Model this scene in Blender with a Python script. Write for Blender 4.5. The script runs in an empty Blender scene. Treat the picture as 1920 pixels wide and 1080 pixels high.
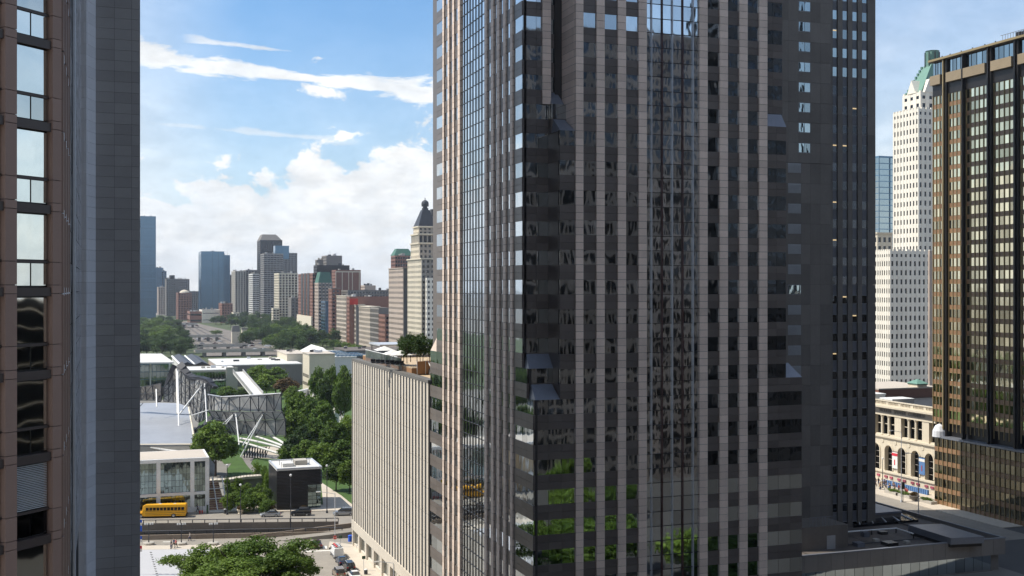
import bpy, bmesh, math, random
from mathutils import Vector, Matrix
random.seed(7)
R = math.radians
S = bpy.context.scene
COL = S.collection
# ---------------------------------------------------------------- camera, sky, sun, exposure
TH = math.atan(760 / 2160.0); CS, SN = math.cos(TH), math.sin(TH); F = 2160.0; HC = 52.0
cam = bpy.data.cameras.new('camera'); co = bpy.data.objects.new('camera', cam); COL.objects.link(co)
co.location = (0, 0, HC); co.rotation_euler = (R(90), 0, -TH)
cam.sensor_width = 36; cam.lens = 36 * F / 1920; cam.clip_start = 1; cam.clip_end = 30000
S.camera = co
SUN_EL, SUN_AZ = R(54), R(20)          # azimuth: south of east (east is -X, south is +Y)
sdir = Vector((-math.cos(SUN_EL) * math.cos(SUN_AZ), math.cos(SUN_EL) * math.sin(SUN_AZ), math.sin(SUN_EL)))
sun = bpy.data.lights.new('sun', 'SUN'); sun.energy = 4.4; sun.angle = R(.53); sun.color = (1, .93, .82)
so = bpy.data.objects.new('sun', sun); COL.objects.link(so); so.rotation_euler = (-sdir).to_track_quat('-Z', 'Y').to_euler()
so.location = (0, 0, 400)
S.view_settings.view_transform = 'Standard'; S.view_settings.look = 'None'
S.view_settings.exposure = 0.38; S.view_settings.gamma = 1; S.view_settings.use_curve_mapping = False
w = bpy.data.worlds.new('World'); S.world = w; w.use_nodes = True


class NT:
    """small node-tree helper"""
    def __init__(s, tree): s.t = tree; s.n = tree.nodes; s.l = tree.links
    def new(s, ty, **kw):
        n = s.n.new(ty)
        for k, v in kw.items():
            if k.startswith('_'): setattr(n, k[1:], v)
        return n
    def put(s, v, sock):
        if isinstance(v, bpy.types.NodeSocket): s.l.new(v, sock)
        elif v is not None: sock.default_value = v
    def m(s, op, a, b=None, c=None, clamp=False):
        n = s.n.new('ShaderNodeMath'); n.operation = op; n.use_clamp = clamp
        s.put(a, n.inputs[0]); s.put(b, n.inputs[1]); s.put(c, n.inputs[2]); return n.outputs[0]
    def mix(s, f, a, b, bl='MIX'):
        n = s.n.new('ShaderNodeMix'); n.data_type = 'RGBA'; n.blend_type = bl
        s.put(f, n.inputs[0]); s.put(a, n.inputs[6]); s.put(b, n.inputs[7]); return n.outputs[2]
    def noise(s, vec, scale, detail=4, rough=.55, dist=0):
        n = s.n.new('ShaderNodeTexNoise'); s.put(vec, n.inputs['Vector']); n.inputs['Scale'].default_value = scale
        n.inputs['Detail'].default_value = detail; n.inputs['Roughness'].default_value = rough
        n.inputs['Distortion'].default_value = dist; return n.outputs[0]
    def ramp(s, v, lo, hi, a=0., b=1.):
        n = s.n.new('ShaderNodeMapRange'); n.interpolation_type = 'SMOOTHSTEP'; s.put(v, n.inputs[0])
        s.put(lo, n.inputs[1]); s.put(hi, n.inputs[2]); n.inputs[3].default_value = a; n.inputs[4].default_value = b
        return n.outputs[0]
    def comb(s, x, y, z):
        n = s.n.new('ShaderNodeCombineXYZ'); s.put(x, n.inputs[0]); s.put(y, n.inputs[1]); s.put(z, n.inputs[2]); return n.outputs[0]
    def sep(s, v):
        n = s.n.new('ShaderNodeSeparateXYZ'); s.put(v, n.inputs[0]); return n.outputs


def build_sky():
    w.node_tree.nodes.clear(); t = NT(w.node_tree)
    sk = t.n.new('ShaderNodeTexSky'); sk.sky_type = 'NISHITA'; sk.sun_disc = False
    sk.sun_elevation = SUN_EL; sk.sun_rotation = math.pi / 2 - (math.pi - SUN_AZ) + 2 * math.pi
    sk.air_density = 1.0; sk.dust_density = .7; sk.ozone_density = 1.6
    tc = t.n.new('ShaderNodeTexCoord'); d = tc.outputs['Generated']; x, y, z = t.sep(d)
    az = t.m('MULTIPLY', t.m('ARCTAN2', x, y), 57.296)          # degrees west of south
    el = t.m('MULTIPLY', t.m('ARCSINE', z), 57.296)
    def line(e0, k, wd, a0, a1, soft=2.):     # a streak: centre elevation e0 + k*az, half width wd, between azimuths a0..a1
        c = t.m('ADD', t.m('MULTIPLY', az, k), e0)
        g = t.m('DIVIDE', t.m('ABSOLUTE', t.m('SUBTRACT', el, c)), wd)
        g = t.m('SUBTRACT', 1., g)
        ea = t.ramp(az, a0 - soft, a0 + soft); eb = t.ramp(az, a1 - soft, a1 + soft, 1., 0.)
        return t.m('MULTIPLY', t.m('MAXIMUM', g, -.6), 1.), t.m('MULTIPLY', ea, eb)
    v1 = t.comb(t.m('MULTIPLY', az, .11), t.m('MULTIPLY', el, .42), 0)
    n1 = t.noise(v1, 1.6, 9, .6, .35)                            # streaks
    v2 = t.comb(t.m('MULTIPLY', az, .16), t.m('MULTIPLY', el, .26), 3.3)
    n2 = t.noise(v2, 1.7, 10, .58, .25)                          # heaps
    n3 = t.noise(t.comb(t.m('MULTIPLY', az, .3), t.m('MULTIPLY', el, .6), 9.), 1.5, 6, .6)
    # bank of heaped clouds near the horizon, thinning upwards
    bank = t.ramp(t.m('SUBTRACT', t.m('ADD', n2, t.m('SUBTRACT', t.ramp(az, 2., 16., -.02, .07), t.ramp(az, 20., 32., 0., .6))), t.ramp(el, 1.6, 9.2, .2, .66)), -.02, .07)
    g1, m1 = line(11.0, -.085, .72, -8., 22.)
    s1 = t.m('MULTIPLY', t.ramp(t.m('ADD', n1, t.m('MULTIPLY', g1, .25)), .55, .68), m1)
    g2, m2 = line(12.0, -.07, .3, 3.5, 8.5, 1.)
    s2 = t.m('MULTIPLY', t.m('MULTIPLY', t.ramp(t.m('ADD', n1, t.m('MULTIPLY', g2, .3)), .56, .72), m2), .8)
    g3, m3 = line(7.9, -.06, .35, -5., 12.)
    s3 = t.m('MULTIPLY', t.m('MULTIPLY', t.ramp(t.m('ADD', n1, t.m('MULTIPLY', g3, .25)), .5, .74), m3), .7)
    wisp = t.m('MULTIPLY', t.m('MULTIPLY', t.ramp(n1, .66, .9), t.ramp(az, 17., 26., 1., .15)), t.ramp(el, 9., 30., .1, .6))
    veil = t.m('ADD', t.ramp(el, -1., 16.0, .62, .05), t.m('ADD', t.m('MULTIPLY', t.ramp(az, 14., 34.), .26), t.m('MULTIPLY', t.ramp(az, 1., 7., 1., 0.), .3)))
    mask = t.m('MAXIMUM', t.m('MAXIMUM', bank, s1), t.m('MAXIMUM', t.m('MAXIMUM', s2, s3), t.m('MAXIMUM', wisp, veil)))
    bright = t.ramp(n3, .3, .7, .87, 1.08)
    ccol = t.mix(t.ramp(n2, .4, .75), (5.9, 6.2, 6.5, 1), (7.2, 7.15, 7.0, 1))
    cc = t.mix(1., ccol, t.comb(bright, bright, bright), 'MULTIPLY')
    base = t.mix(1., sk.outputs[0], (.53, .84, 1.06, 1), 'MULTIPLY')
    out = t.mix(mask, base, cc)
    bg = t.n.new('ShaderNodeBackground'); t.l.new(out, bg.inputs[0]); bg.inputs[1].default_value = .12
    o = t.n.new('ShaderNodeOutputWorld'); t.l.new(bg.outputs[0], o.inputs[0])
build_sky()


# ---------------------------------------------------------------- pixel geometry (places measured in the photograph -> world)
def W(px, py, D):
    L = (px - 960) / F * D
    return Vector((L * CS + D * SN, -L * SN + D * CS, HC - (py - 540) / F * D))
def G(px, py, z=0.):
    p = W(px, py, (HC - z) * F / (py - 540)); p.z = z; return p
def Yx(px, X): r = (px - 960) / F; return X * (CS - SN * r) / (SN + CS * r)
def Xy(px, Y): r = (px - 960) / F; return Y * (SN + CS * r) / (CS - SN * r)
def DP(x, y): return x * SN + y * CS
def Zp(py, x, y): return HC - (py - 540) * DP(x, y) / F
def PX(p):
    D = DP(p[0], p[1])
    if D < 1: return (-9999, -9999, D)
    return (960 + F * (p[0] * CS - p[1] * SN) / D, 540 - F * (p[2] - HC) / D, D)


# ---------------------------------------------------------------- materials
M = {}
def mat(name, col, rough=.8, var=.12, ns=.35, nvar=.18, metal=0., spec=.4, bump=0., bs=8., pos=True, streak=0.):
    m = bpy.data.materials.new(name); m.use_nodes = True; t = NT(m.node_tree); b = t.n['Principled BSDF']
    g = t.n.new('ShaderNodeNewGeometry'); oi = t.n.new('ShaderNodeObjectInfo')
    rnd = t.m('FRACT', t.m('ADD', g.outputs['Random Per Island'], oi.outputs['Random']))
    n = t.noise(g.outputs['Position'], ns, 6, .6)
    n2 = t.noise(g.outputs['Position'], ns * 9, 4, .6)
    f = t.m('ADD', t.m('MULTIPLY', t.m('SUBTRACT', rnd, .5), 2 * var), t.m('MULTIPLY', t.m('SUBTRACT', n, .5), 2.4 * nvar))
    f = t.m('ADD', f, t.m('MULTIPLY', t.m('SUBTRACT', n2, .5), 1.2 * nvar))
    if streak:
        x, y, z = t.sep(g.outputs['Position'])
        s = t.noise(t.comb(t.m('MULTIPLY', x, 1.), t.m('MULTIPLY', y, 1.), t.m('MULTIPLY', z, .04)), 1.3, 5, .6)
        f = t.m('ADD', f, t.m('MULTIPLY', t.m('SUBTRACT', s, .5), 2 * streak))
    f = t.m('MAXIMUM', t.m('ADD', 1., f), .1)
    c = t.mix(1., (*col, 1), t.comb(f, f, f), 'MULTIPLY'); t.l.new(c, b.inputs['Base Color'])
    b.inputs['Roughness'].default_value = rough; b.inputs['Metallic'].default_value = metal
    b.inputs['Specular IOR Level'].default_value = spec
    if bump:
        bn = t.n.new('ShaderNodeBump'); bn.inputs['Strength'].default_value = bump; bn.inputs['Distance'].default_value = .05
        t.l.new(t.noise(g.outputs['Position'], bs, 3), bn.inputs['Height']); t.l.new(bn.outputs[0], b.inputs['Normal'])
    M[name] = m; return m
def glass(name, col, wave=.3, scale=.5, rough=.03, metal=1., var=.25):
    """mirror-coated window glass: slightly buckled panes, each one set a little differently"""
    m = bpy.data.materials.new(name); m.use_nodes = True; t = NT(m.node_tree); b = t.n['Principled BSDF']
    g = t.n.new('ShaderNodeNewGeometry'); oi = t.n.new('ShaderNodeObjectInfo')
    rnd = t.m('FRACT', t.m('ADD', g.outputs['Random Per Island'], oi.outputs['Random']))
    off = t.m('MULTIPLY', rnd, 57.)
    ad = t.n.new('ShaderNodeVectorMath'); t.l.new(g.outputs['Position'], ad.inputs[0]); t.l.new(t.comb(off, off, off), ad.inputs[1])
    sx, sy, sz = t.sep(ad.outputs[0])
    n = t.noise(t.comb(sx, sy, t.m('MULTIPLY', sz, .45)), scale, 1.5, .4)
    bn = t.n.new('ShaderNodeBump'); bn.inputs['Strength'].default_value = wave; bn.inputs['Distance'].default_value = .12
    t.l.new(n, bn.inputs['Height']); t.l.new(bn.outputs[0], b.inputs['Normal'])
    f = t.m('ADD', 1 - var, t.m('MULTIPLY', rnd, 2 * var))
    t.l.new(t.mix(1., (*col, 1), t.comb(f, f, f), 'MULTIPLY'), b.inputs['Base Color'])
    b.inputs['Roughness'].default_value = rough; b.inputs['Metallic'].default_value = metal
    M[name] = m; return m
def leafmat(name, col, col2):
    m = bpy.data.materials.new(name); m.use_nodes = True; t = NT(m.node_tree); b = t.n['Principled BSDF']
    g = t.n.new('ShaderNodeNewGeometry'); oi = t.n.new('ShaderNodeObjectInfo')
    n = t.noise(g.outputs['Position'], .35, 3)
    f = t.m('ADD', t.m('MULTIPLY', g.outputs['Random Per Island'], .5), t.m('MULTIPLY', n, .6))
    f = t.m('ADD', f, t.m('MULTIPLY', t.m('SUBTRACT', oi.outputs['Random'], .6), .55), clamp=True)
    c = t.mix(f, (*col, 1), (*col2, 1)); t.l.new(c, b.inputs['Base Color']); b.inputs['Roughness'].default_value = .6
    b.inputs['Specular IOR Level'].default_value = .25
    tr = t.n.new('ShaderNodeBsdfTranslucent'); t.l.new(c, tr.inputs[0])
    mx = t.n.new('ShaderNodeMixShader'); mx.inputs[0].default_value = .3
    t.l.new(b.outputs[0], mx.inputs[1]); t.l.new(tr.outputs[0], mx.inputs[2])
    t.l.new(mx.outputs[0], t.n['Material Output'].inputs[0]); M[name] = m; return m

m_ = bpy.data.materials.new('lit_window'); m_.use_nodes = True; b_ = m_.node_tree.nodes['Principled BSDF']; b_.inputs['Base Color'].default_value = (.5, .4, .25, 1); b_.inputs['Emission Color'].default_value = (1, .72, .36, 1); b_.inputs['Emission Strength'].default_value = .55; M['lit_window'] = m_
mat('granite_pier', (.74, .6, .5), .55, .13, .5, .14, spec=.4, streak=.06)
mat('granite_spandrel', (.13, .11, .097), .4, .16, .5, .16, spec=.45)
mat('granite_joint', (.05, .045, .042), .9, 0)
mat('cap_metal', (.2, .215, .25), .35, .05, metal=.3)
glass('tower_glass', (.5, .56, .6), .2, .5)
glass('curtain_glass', (.6, .66, .7), .13, .7)
mat('mullion_dark', (.02, .02, .022), .4, 0, metal=.2)
mat('mullion_light', (.55, .57, .6), .4, 0, metal=.3)
mat('mullion_red', (.07, .02, .02), .5, 0)
mat('grey_joint', (.12, .125, .14), .9, 0)
mat('grey_granite', (.35, .335, .32), .6, .09, .4, .07)
mat('light_granite', (.72, .73, .76), .6, .06, .4, .07)  # paler granite copy, also painting faces that look brighter lit
mat('brown_granite', (.31, .215, .175), .5, .05, .8, .08)
mat('brown_spandrel', (.07, .055, .05), .4, .04)
glass('bay_glass', (.66, .68, .64), .26, .45)
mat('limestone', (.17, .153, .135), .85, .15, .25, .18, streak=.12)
mat('ribbed_metal', (.2, .205, .225), .5, .05, metal=.2)
glass('dark_glass', (.05, .055, .065), .4, .8)
glass('fair_glass', (.3, .36, .38), .18, .8)
mat('window_frame', (.32, .33, .34), .5, .03)
mat('cream_stone', (.6, .54, .45), .7, .06, .6, .08, streak=.05)
mat('slab_dark', (.03, .032, .035), .6, .1)
mat('slab_side', (.13, .125, .115), .7, .06, streak=.1)
mat('bronze_dark', (.018, .016, .016), .35, .02)
mat('bronze_spandrel', (.25, .12, .085), .5, .1)
mat('tower_grey', (.24, .23, .22), .7, .08)
mat('green_tile', (.06, .15, .11), .6, .1)
mat('crown_bronze', (.3, .24, .16), .5, .06)
mat('orange_spandrel', (.26, .15, .08), .4, .1, spec=.6)
mat('gold_mullion', (.36, .28, .15), .4, .03, metal=.3)
glass('gold_glass', (.66, .61, .44), .25, .5, var=.4)
glass('podium_glass', (.17, .16, .12), .3, .5, var=.5)
mat('terracotta_white', (.75, .7, .6), .6, .05, .3, .08, streak=.05)
mat('far_beige', (.5, .425, .34), .7, .05, .3, .1)
mat('terracotta_buff', (.45, .365, .3), .7, .05, .3, .08)
mat('limestone_cc', (.62, .55, .43), .8, .05, .5, .08, streak=.06)
mat('limestone_cc_dark', (.27, .245, .215), .8, .05, .5, .08)  # darker limestone, also the painted shade of the spired tower's north side
mat('copper_green', (.13, .25, .2), .6, .1, 1.5, .2)
mat('glass_far', (.1, .2, .3), .15, .2, metal=.4)
mat('concrete', (.42, .39, .34), .85, .05, .2, .1, bump=.3)
mat('concrete_dark', (.2, .185, .17), .85, .08, .2, .15, streak=.1)
mat('pavement', (.5, .44, .36), .85, .05, .3, .16)
mat('asphalt', (.26, .235, .2), .9, .05, .25, .22, streak=.1)
mat('ashen', (.045, .043, .042), .6, .2, 1., .2)
mat('asphalt_dark', (.09, .088, .085), .9, .05, .1, .15)
mat('roof_dark', (.13, .11, .095), .85, .06, .3, .2)
mat('roof_white', (.63, .615, .58), .6, .04, .1, .08)
mat('roof_beige', (.5, .44, .37), .8, .04, .1, .1)
mat('steel_panel', (.4, .39, .37), .5, .2, .3, .25, metal=.3, streak=.15)
mat('steel_roof', (.36, .37, .39), .45, .04, .06, .22, metal=.3)
mat('steel_dark', (.05, .052, .06), .5, .05, metal=.2)
mat('white_paint', (.78, .78, .76), .45, .03)
mat('black_cladding', (.018, .018, .022), .3, .3, 1., .3)
mat('wood', (.28, .15, .07), .7, .15, 1., .2)
mat('wood_light', (.52, .4, .26), .7, .12, 1., .2)
mat('plaza_stone', (.44, .44, .45), .8, .05, .08, .1)
mat('parapet_brown', (.25, .2, .155), .85, .08, .3, .15, streak=.1)
mat('lawn', (.05, .1, .018), .95, 0, .25, .35, bump=.5, bs=3)
mat('park_ground', (.06, .08, .03), .95, 0, .02, .4)
mat('city_ground', (.2, .19, .17), .95, 0, .01, .3)
mat('ballast', (.17, .15, .13), .95, 0, .05, .3)
mat('bark', (.07, .05, .04), .9, .1, 2., .3)
mat('bus_yellow', (.85, .42, .015), .35, .02, 1, .03)
mat('rubber', (.02, .02, .02), .8, 0)
mat('car_black', (.012, .013, .018), .15, 0, 1, 0, spec=.8)
mat('car_navy', (.02, .03, .06), .15, 0, 1, 0, spec=.8)
mat('car_maroon', (.07, .025, .03), .2, 0, 1, 0, spec=.8)
mat('car_white', (.75, .75, .74), .2, 0, 1, 0, spec=.7)
mat('car_silver', (.42, .43, .44), .25, 0, 1, 0, metal=.6)
mat('car_tan', (.3, .24, .18), .25, 0, 1, 0, metal=.4)
mat('car_glass', (.01, .013, .016), .05, 0, 1, 0, spec=1.)
mat('lamp_red', (.5, .02, .02), .3, 0); mat('lamp_clear', (.7, .7, .68), .2, 0)
mat('sign_red', (.5, .03, .02), .4, 0); mat('sign_green', (.03, .07, .04), .5, 0)
mat('paint_line', (.7, .68, .62), .8, .05, .8, .15)
mat('flower_pink', (.35, .08, .12), .8, .2)
mat('flag_blue', (.02, .1, .55), .7, 0); mat('flag_red', (.6, .03, .05), .7, 0)
mat('canvas_white', (.72, .71, .68), .8, .02)
mat('skin', (.42, .26, .19), .6, 0)
for i, c in enumerate([(.03, .04, .09), (.45, .44, .42), (.3, .05, .05), (.02, .02, .02), (.1, .2, .4), (.5, .35, .2)]): mat('cloth%d' % i, c, .8, 0)
leafmat('leaf_mid', (.045, .095, .012), (.16, .24, .035))
leafmat('leaf_dark', (.02, .05, .012), (.075, .125, .025))
leafmat('leaf_bright', (.06, .12, .015), (.2, .29, .04))
leafmat('leaf_brown', (.06, .045, .015), (.16, .1, .04))


# ---------------------------------------------------------------- mesh builders
def tagit(o, label=None, cat=None, group=None, kind=None):
    if label: o['label'] = label
    if cat: o['category'] = cat
    if group: o['group'] = group
    if kind: o['kind'] = kind
    return o
def root(name, loc, label, cat, group=None, rz=0.):
    o = bpy.data.objects.new(name, None); COL.objects.link(o); o.location = loc; o.rotation_euler = (0, 0, rz)
    return tagit(o, label, cat, group)
CUBES = {}
def cube(mt):
    if mt not in CUBES:
        me = bpy.data.meshes.new('block_' + mt)
        v = [(x, y, z) for x in (-.5, .5) for y in (-.5, .5) for z in (-.5, .5)]
        me.from_pydata(v, [], [(0, 1, 3, 2), (4, 6, 7, 5), (0, 4, 5, 1), (2, 3, 7, 6), (0, 2, 6, 4), (1, 5, 7, 3)])
        me.materials.append(M[mt]); CUBES[mt] = me
    return CUBES[mt]
class MB:
    def __init__(s): s.v = []; s.f = []; s.mi = []; s.cur = 0
    def poly(s, pts, faces):
        k = len(s.v); s.v += [tuple(p) for p in pts]
        for f in faces: s.f.append(tuple(i + k for i in f)); s.mi.append(s.cur)
        return s
    def box(s, x0, x1, y0, y1, z0, z1):
        v = [(x, y, z) for x in (x0, x1) for y in (y0, y1) for z in (z0, z1)]
        return s.poly(v, [(0, 1, 3, 2), (4, 6, 7, 5), (0, 4, 5, 1), (2, 3, 7, 6), (0, 2, 6, 4), (1, 5, 7, 3)])
    def prism(s, pts, z0, z1, top=True):
        n = len(pts); a = sum(pts[i][0] * pts[(i + 1) % n][1] - pts[(i + 1) % n][0] * pts[i][1] for i in range(n))
        if a < 0: pts = pts[::-1]
        v = [(p[0], p[1], z0) for p in pts] + [(p[0], p[1], z1) for p in pts]
        return s.poly(v, [tuple(range(n - 1, -1, -1)), tuple(range(n, 2 * n))] + [(i, (i + 1) % n, n + (i + 1) % n, n + i) for i in range(n)])
    def frus(s, r0, z0, r1, z1):      # r = (x0,x1,y0,y1)
        v = [(r0[0], r0[2], z0), (r0[1], r0[2], z0), (r0[1], r0[3], z0), (r0[0], r0[3], z0), (r1[0], r1[2], z1), (r1[1], r1[2], z1), (r1[1], r1[3], z1), (r1[0], r1[3], z1)]
        return s.poly(v, [(3, 2, 1, 0), (4, 5, 6, 7), (0, 1, 5, 4), (1, 2, 6, 5), (2, 3, 7, 6), (3, 0, 4, 7)])
    def tube(s, a, b, r, r2=None, n=6):
        a, b = Vector(a), Vector(b); r2 = r if r2 is None else r2; d = (b - a)
        if d.length < 1e-6: return s
        q = d.to_track_quat('Z', 'Y'); v = []
        for p, rr in ((a, r), (b, r2)):
            for i in range(n): v.append(p + q @ Vector((rr * math.cos(6.2832 * i / n), rr * math.sin(6.2832 * i / n), 0)))
        return s.poly(v, [tuple(range(n - 1, -1, -1)), tuple(range(n, 2 * n))] + [(i, (i + 1) % n, n + (i + 1) % n, n + i) for i in range(n)])
    def plate(s, pts, th):            # a flat panel with thickness, pushed away from the camera side
        pts = [Vector(p) for p in pts]; nrm = (pts[1] - pts[0]).cross(pts[-1] - pts[0]).normalized() * th; n = len(pts)
        return s.poly(pts + [p + nrm for p in pts], [tuple(range(n - 1, -1, -1)), tuple(range(n, 2 * n))] + [(i, (i + 1) % n, n + (i + 1) % n, n + i) for i in range(n)])
    def lathe(s, c, prof, n=12):
        k = len(s.v)
        for r, z in prof:
            for i in range(n): s.v.append((c[0] + r * math.cos(6.2832 * i / n), c[1] + r * math.sin(6.2832 * i / n), c[2] + z))
        for j in range(len(prof) - 1):
            for i in range(n):
                s.f.append((k + j * n + i, k + j * n + (i + 1) % n, k + (j + 1) * n + (i + 1) % n, k + (j + 1) * n + i)); s.mi.append(s.cur)
        s.f.append(tuple(k + i for i in range(n - 1, -1, -1))); s.mi.append(s.cur)
        s.f.append(tuple(k + (len(prof) - 1) * n + i for i in range(n))); s.mi.append(s.cur)
        return s
    def build(s, name, mt, parent=None, origin=None, smooth=False):
        if not s.v: return None
        o0 = Vector(origin) if origin is not None else (Vector(parent_world(parent)) if parent else Vector((0, 0, 0)))
        me = bpy.data.meshes.new(name); me.from_pydata([(a - o0.x, b - o0.y, c - o0.z) for a, b, c in s.v], [], s.f)
        for k in ([mt] if isinstance(mt, str) else mt): me.materials.append(M[k])
        if not isinstance(mt, str): me.polygons.foreach_set('material_index', s.mi)
        if smooth: me.polygons.foreach_set('use_smooth', [True] * len(me.polygons))
        o = bpy.data.objects.new(name, me); COL.objects.link(o)
        if parent: o.parent = parent
        else: o.location = o0
        return o
def parent_world(p):
    v = Vector((0, 0, 0))
    while p: v += p.location; p = p.parent
    return v
def child_box(name, mt, par, b):
    o = bpy.data.objects.new(name, cube(mt)); COL.objects.link(o); o.parent = par; pw = parent_world(par)
    o.location = ((b[0] + b[1]) / 2 - pw.x, (b[2] + b[3]) / 2 - pw.y, (b[4] + b[5]) / 2 - pw.z)
    o.scale = (b[1] - b[0], b[3] - b[2], b[5] - b[4]); return o
def pieces(name, mt, par, boxes, limit=300):
    """alike pieces: those that show largest in the picture as parts, the rest joined"""
    def key(b):
        c = ((b[0] + b[1]) / 2, (b[2] + b[3]) / 2, (b[4] + b[5]) / 2); x, y, D = PX(c)
        vis = -20 < x < 1940 and -20 < y < 1100 and D > 1
        return (0 if vis else 1, D if D > 1 else 1e6)
    bs = sorted(boxes, key=key); vis = [b for b in bs if key(b)[0] == 0][:limit]; rest = bs[len(vis):]
    for b in vis: child_box(name, mt, par, b)
    if rest:
        mb = MB()
        for b in rest: mb.box(*b)
        tagit(mb.build(name, mt, par), kind='stuff')
def sheet(name, pts, z, mt, kind='structure', th=None, label=None):
    mb = MB()
    if th: mb.prism([(p[0], p[1]) for p in pts], z - th, z)
    else:
        n = len(pts); a = sum(pts[i][0] * pts[(i + 1) % n][1] - pts[(i + 1) % n][0] * pts[i][1] for i in range(n))
        if a < 0: pts = pts[::-1]
        mb.poly([(p[0], p[1], z) for p in pts], [tuple(range(n))])
    o = mb.build(name, mt); tagit(o, label, kind=kind); return o


# ---------------------------------------------------------------- general building with real window openings
def bld(name, label, cat, pE, pC, pW, ytop, D=None, X=None, wall='terracotta_buff', glz='dark_glass', fh=3.7, bayE=3., bayN=3., pf=.45, bf=.45,
        base=0., rim=1.0, northwall=True, parapet=None, ybase=None, group=None, depthmax=None, zbot=None, baseH=0., wallN=None):
    if X is not None: xc = X; yc = Yx(pC, X)
    else: p = W(pC, 540, D); xc, yc = p.x, p.y
    y1 = Yx(pE, xc) if pE is not None and pE < pC else yc + 25
    if depthmax: y1 = min(y1, yc + depthmax)
    x1 = max(Xy(pW, yc), xc + 8); z1 = Zp(ytop, xc, yc); z0 = base if zbot is None else zbot
    r = root(name, (xc, yc, z0), label, cat, group)
    core = MB().box(xc + .16, x1, yc + .45, y1, z0, z1 - .6); core.build('glazing', glz, r)
    wl = MB(); nf = max(1, round((z1 - rim - z0 - baseH) / fh)); f = (z1 - rim - z0 - baseH) / nf
    nb = max(1, round((y1 - yc) / bayE)); s = (y1 - yc) / nb
    nn = max(1, round((x1 - xc) / bayN)); sn = (x1 - xc) / nn
    for k in range(nf + 1):
        zc = z0 + baseH + k * f; lo = zc - (f * bf * .35 if k else baseH); hi = zc + f * bf * .65
        if k == nf: lo, hi = zc - f * bf * .35, z1
        wl.box(xc + .04, xc + .5, yc + .04, y1 - .02, lo, hi)
        if northwall: wl.box(xc + .5, x1 - .02, yc + .04, yc + .5, lo, hi)
    for k in range(nb + 1):
        a = yc + k * s - s * pf / 2; wl.box(xc, xc + .46, max(a, yc), min(a + s * pf, y1), z0, z1 - .03)
    wl.build('wall', wall, r)
    wn = MB()
    if northwall:
        for k in range(nn + 1):
            a = xc + k * sn - sn * pf / 2; wn.box(max(a, xc + .47), min(a + sn * pf, x1), yc, yc + .46, z0, z1 - .03)
    else: wn.box(xc + .5, x1 - .03, yc + .02, yc + .44, z0, z1 - .01)
    wn.box(x1 + .0, x1 + .3, yc + .1, y1, z0, z1); wn.box(xc, x1, y1, y1 + .3, z0, z1)
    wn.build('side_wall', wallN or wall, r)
    MB().box(xc + .5, x1, yc + .5, y1, z1 - .6, z1 - .45).build('roof', 'roof_dark', r)
    rr = random.Random(int(xc * 7 + yc))
    if x1 - xc > 9 and y1 - yc > 9 and 'mansard' not in name and 'trapezoid' not in name:
        for i in range(4):
            ux, uy = rr.uniform(xc + 2, x1 - 5), rr.uniform(yc + 2, y1 - 5); MB().box(ux, ux + rr.uniform(1.5, 4), uy, uy + rr.uniform(1.5, 4), z1 - .45, z1 + rr.uniform(.8, 3.)).build('roof_unit', rr.choice(['concrete', 'steel_dark', 'roof_white']), r)
        if rr.random() < .5: ux, uy = rr.uniform(xc + 2, x1 - 2), yc + 3; MB().tube((ux, uy, z1 - .4), (ux, uy, z1 + rr.uniform(4, 8)), .18, .08, 5).build('aerial', 'steel_dark', r)
    if parapet: MB().box(xc - .5, x1 + .5, yc - .5, y1 + .2, z1, z1 + .6).build('cornice', parapet, r)
    return r, (xc, x1, yc, y1, z0, z1)
NG = -1.5          # level of the near street; the road beyond the underpass is at 0
# ================================================================ GROUND
TA = [G(262, 1012, NG), G(660, 1004, NG)]         # near rim of the underpass
TB = [G(262, 988, 0), G(660, 984, 0)]             # far rim, under the viaduct parapet
def ext(l, x): a, b = l; t = (x - a.x) / (b.x - a.x); return Vector((x, a.y + (b.y - a.y) * t, 0))
sheet('ground', [ext(TB, -700), ext(TB, 50), Vector((50, 150, 0)), Vector((9000, 150, 0)), Vector((9000, 14000, 0)), Vector((-9000, 14000, 0)), Vector((-9000, 260, 0))], -.02, 'city_ground')
sheet('street', [ext(TA, -700), ext(TA, 52), Vector((52, -400, 0)), Vector((-700, -400, 0))], NG, 'asphalt')
sheet('pavement', [Vector((52, 150, 0)), Vector((52, -400, 0)), Vector((900, -400, 0)), Vector((900, 150, 0))], NG - .01, 'ashen')
sheet('underpass_floor', [ext(TA, -700), ext(TA, 46), ext(TB, 46) + Vector((0, 30, 0)), ext(TB, -700) + Vector((0, 30, 0))], -6, 'asphalt_dark')
sheet('side_street', [Vector((157, 151, 0)), Vector((188.3, 151, 0)), Vector((188.3, 236, 0)), Vector((157, 236, 0))], .005, 'asphalt_dark')
# ================================================================ CENTRE TOWER
X0, YN = 48.3, 129.5; FP = 3.625; ZW = 54.84
T = root('striped_tower', (X0, YN, NG), 'tall office tower striped with pale granite piers, dark windows and a glass bay', 'tower')
SPW = 1.8
floors = [ZW + FP * k for k in range(-15, 20)]; TOP = floors[-1] + 3
XE, YS = 85.9, 176.4
core = MB(); core.box(X0 + 4.6, XE - .5, YN + 4.6, YS - 1, NG, TOP); core.build('core', 'granite_joint', T)
stone, spand, pane, mull_d, mull_l, mull_r = [], [], [], [], [], []
def pier_n(xa, xb, yf, z0, z1, dep=.7, n=4):
    h = FP / n; k = math.floor((z0 - ZW) / h)
    while ZW + k * h < z1:
        lo, hi = max(ZW + k * h, z0), min(ZW + (k + 1) * h, z1)
        if hi - lo > .1: stone.append((xa, xb, yf, yf + dep, lo + .022, hi - .022))
        k += 1
    back.box(xa + .03, xb - .03, yf + .07, yf + dep + .5, z0, z1)
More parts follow.
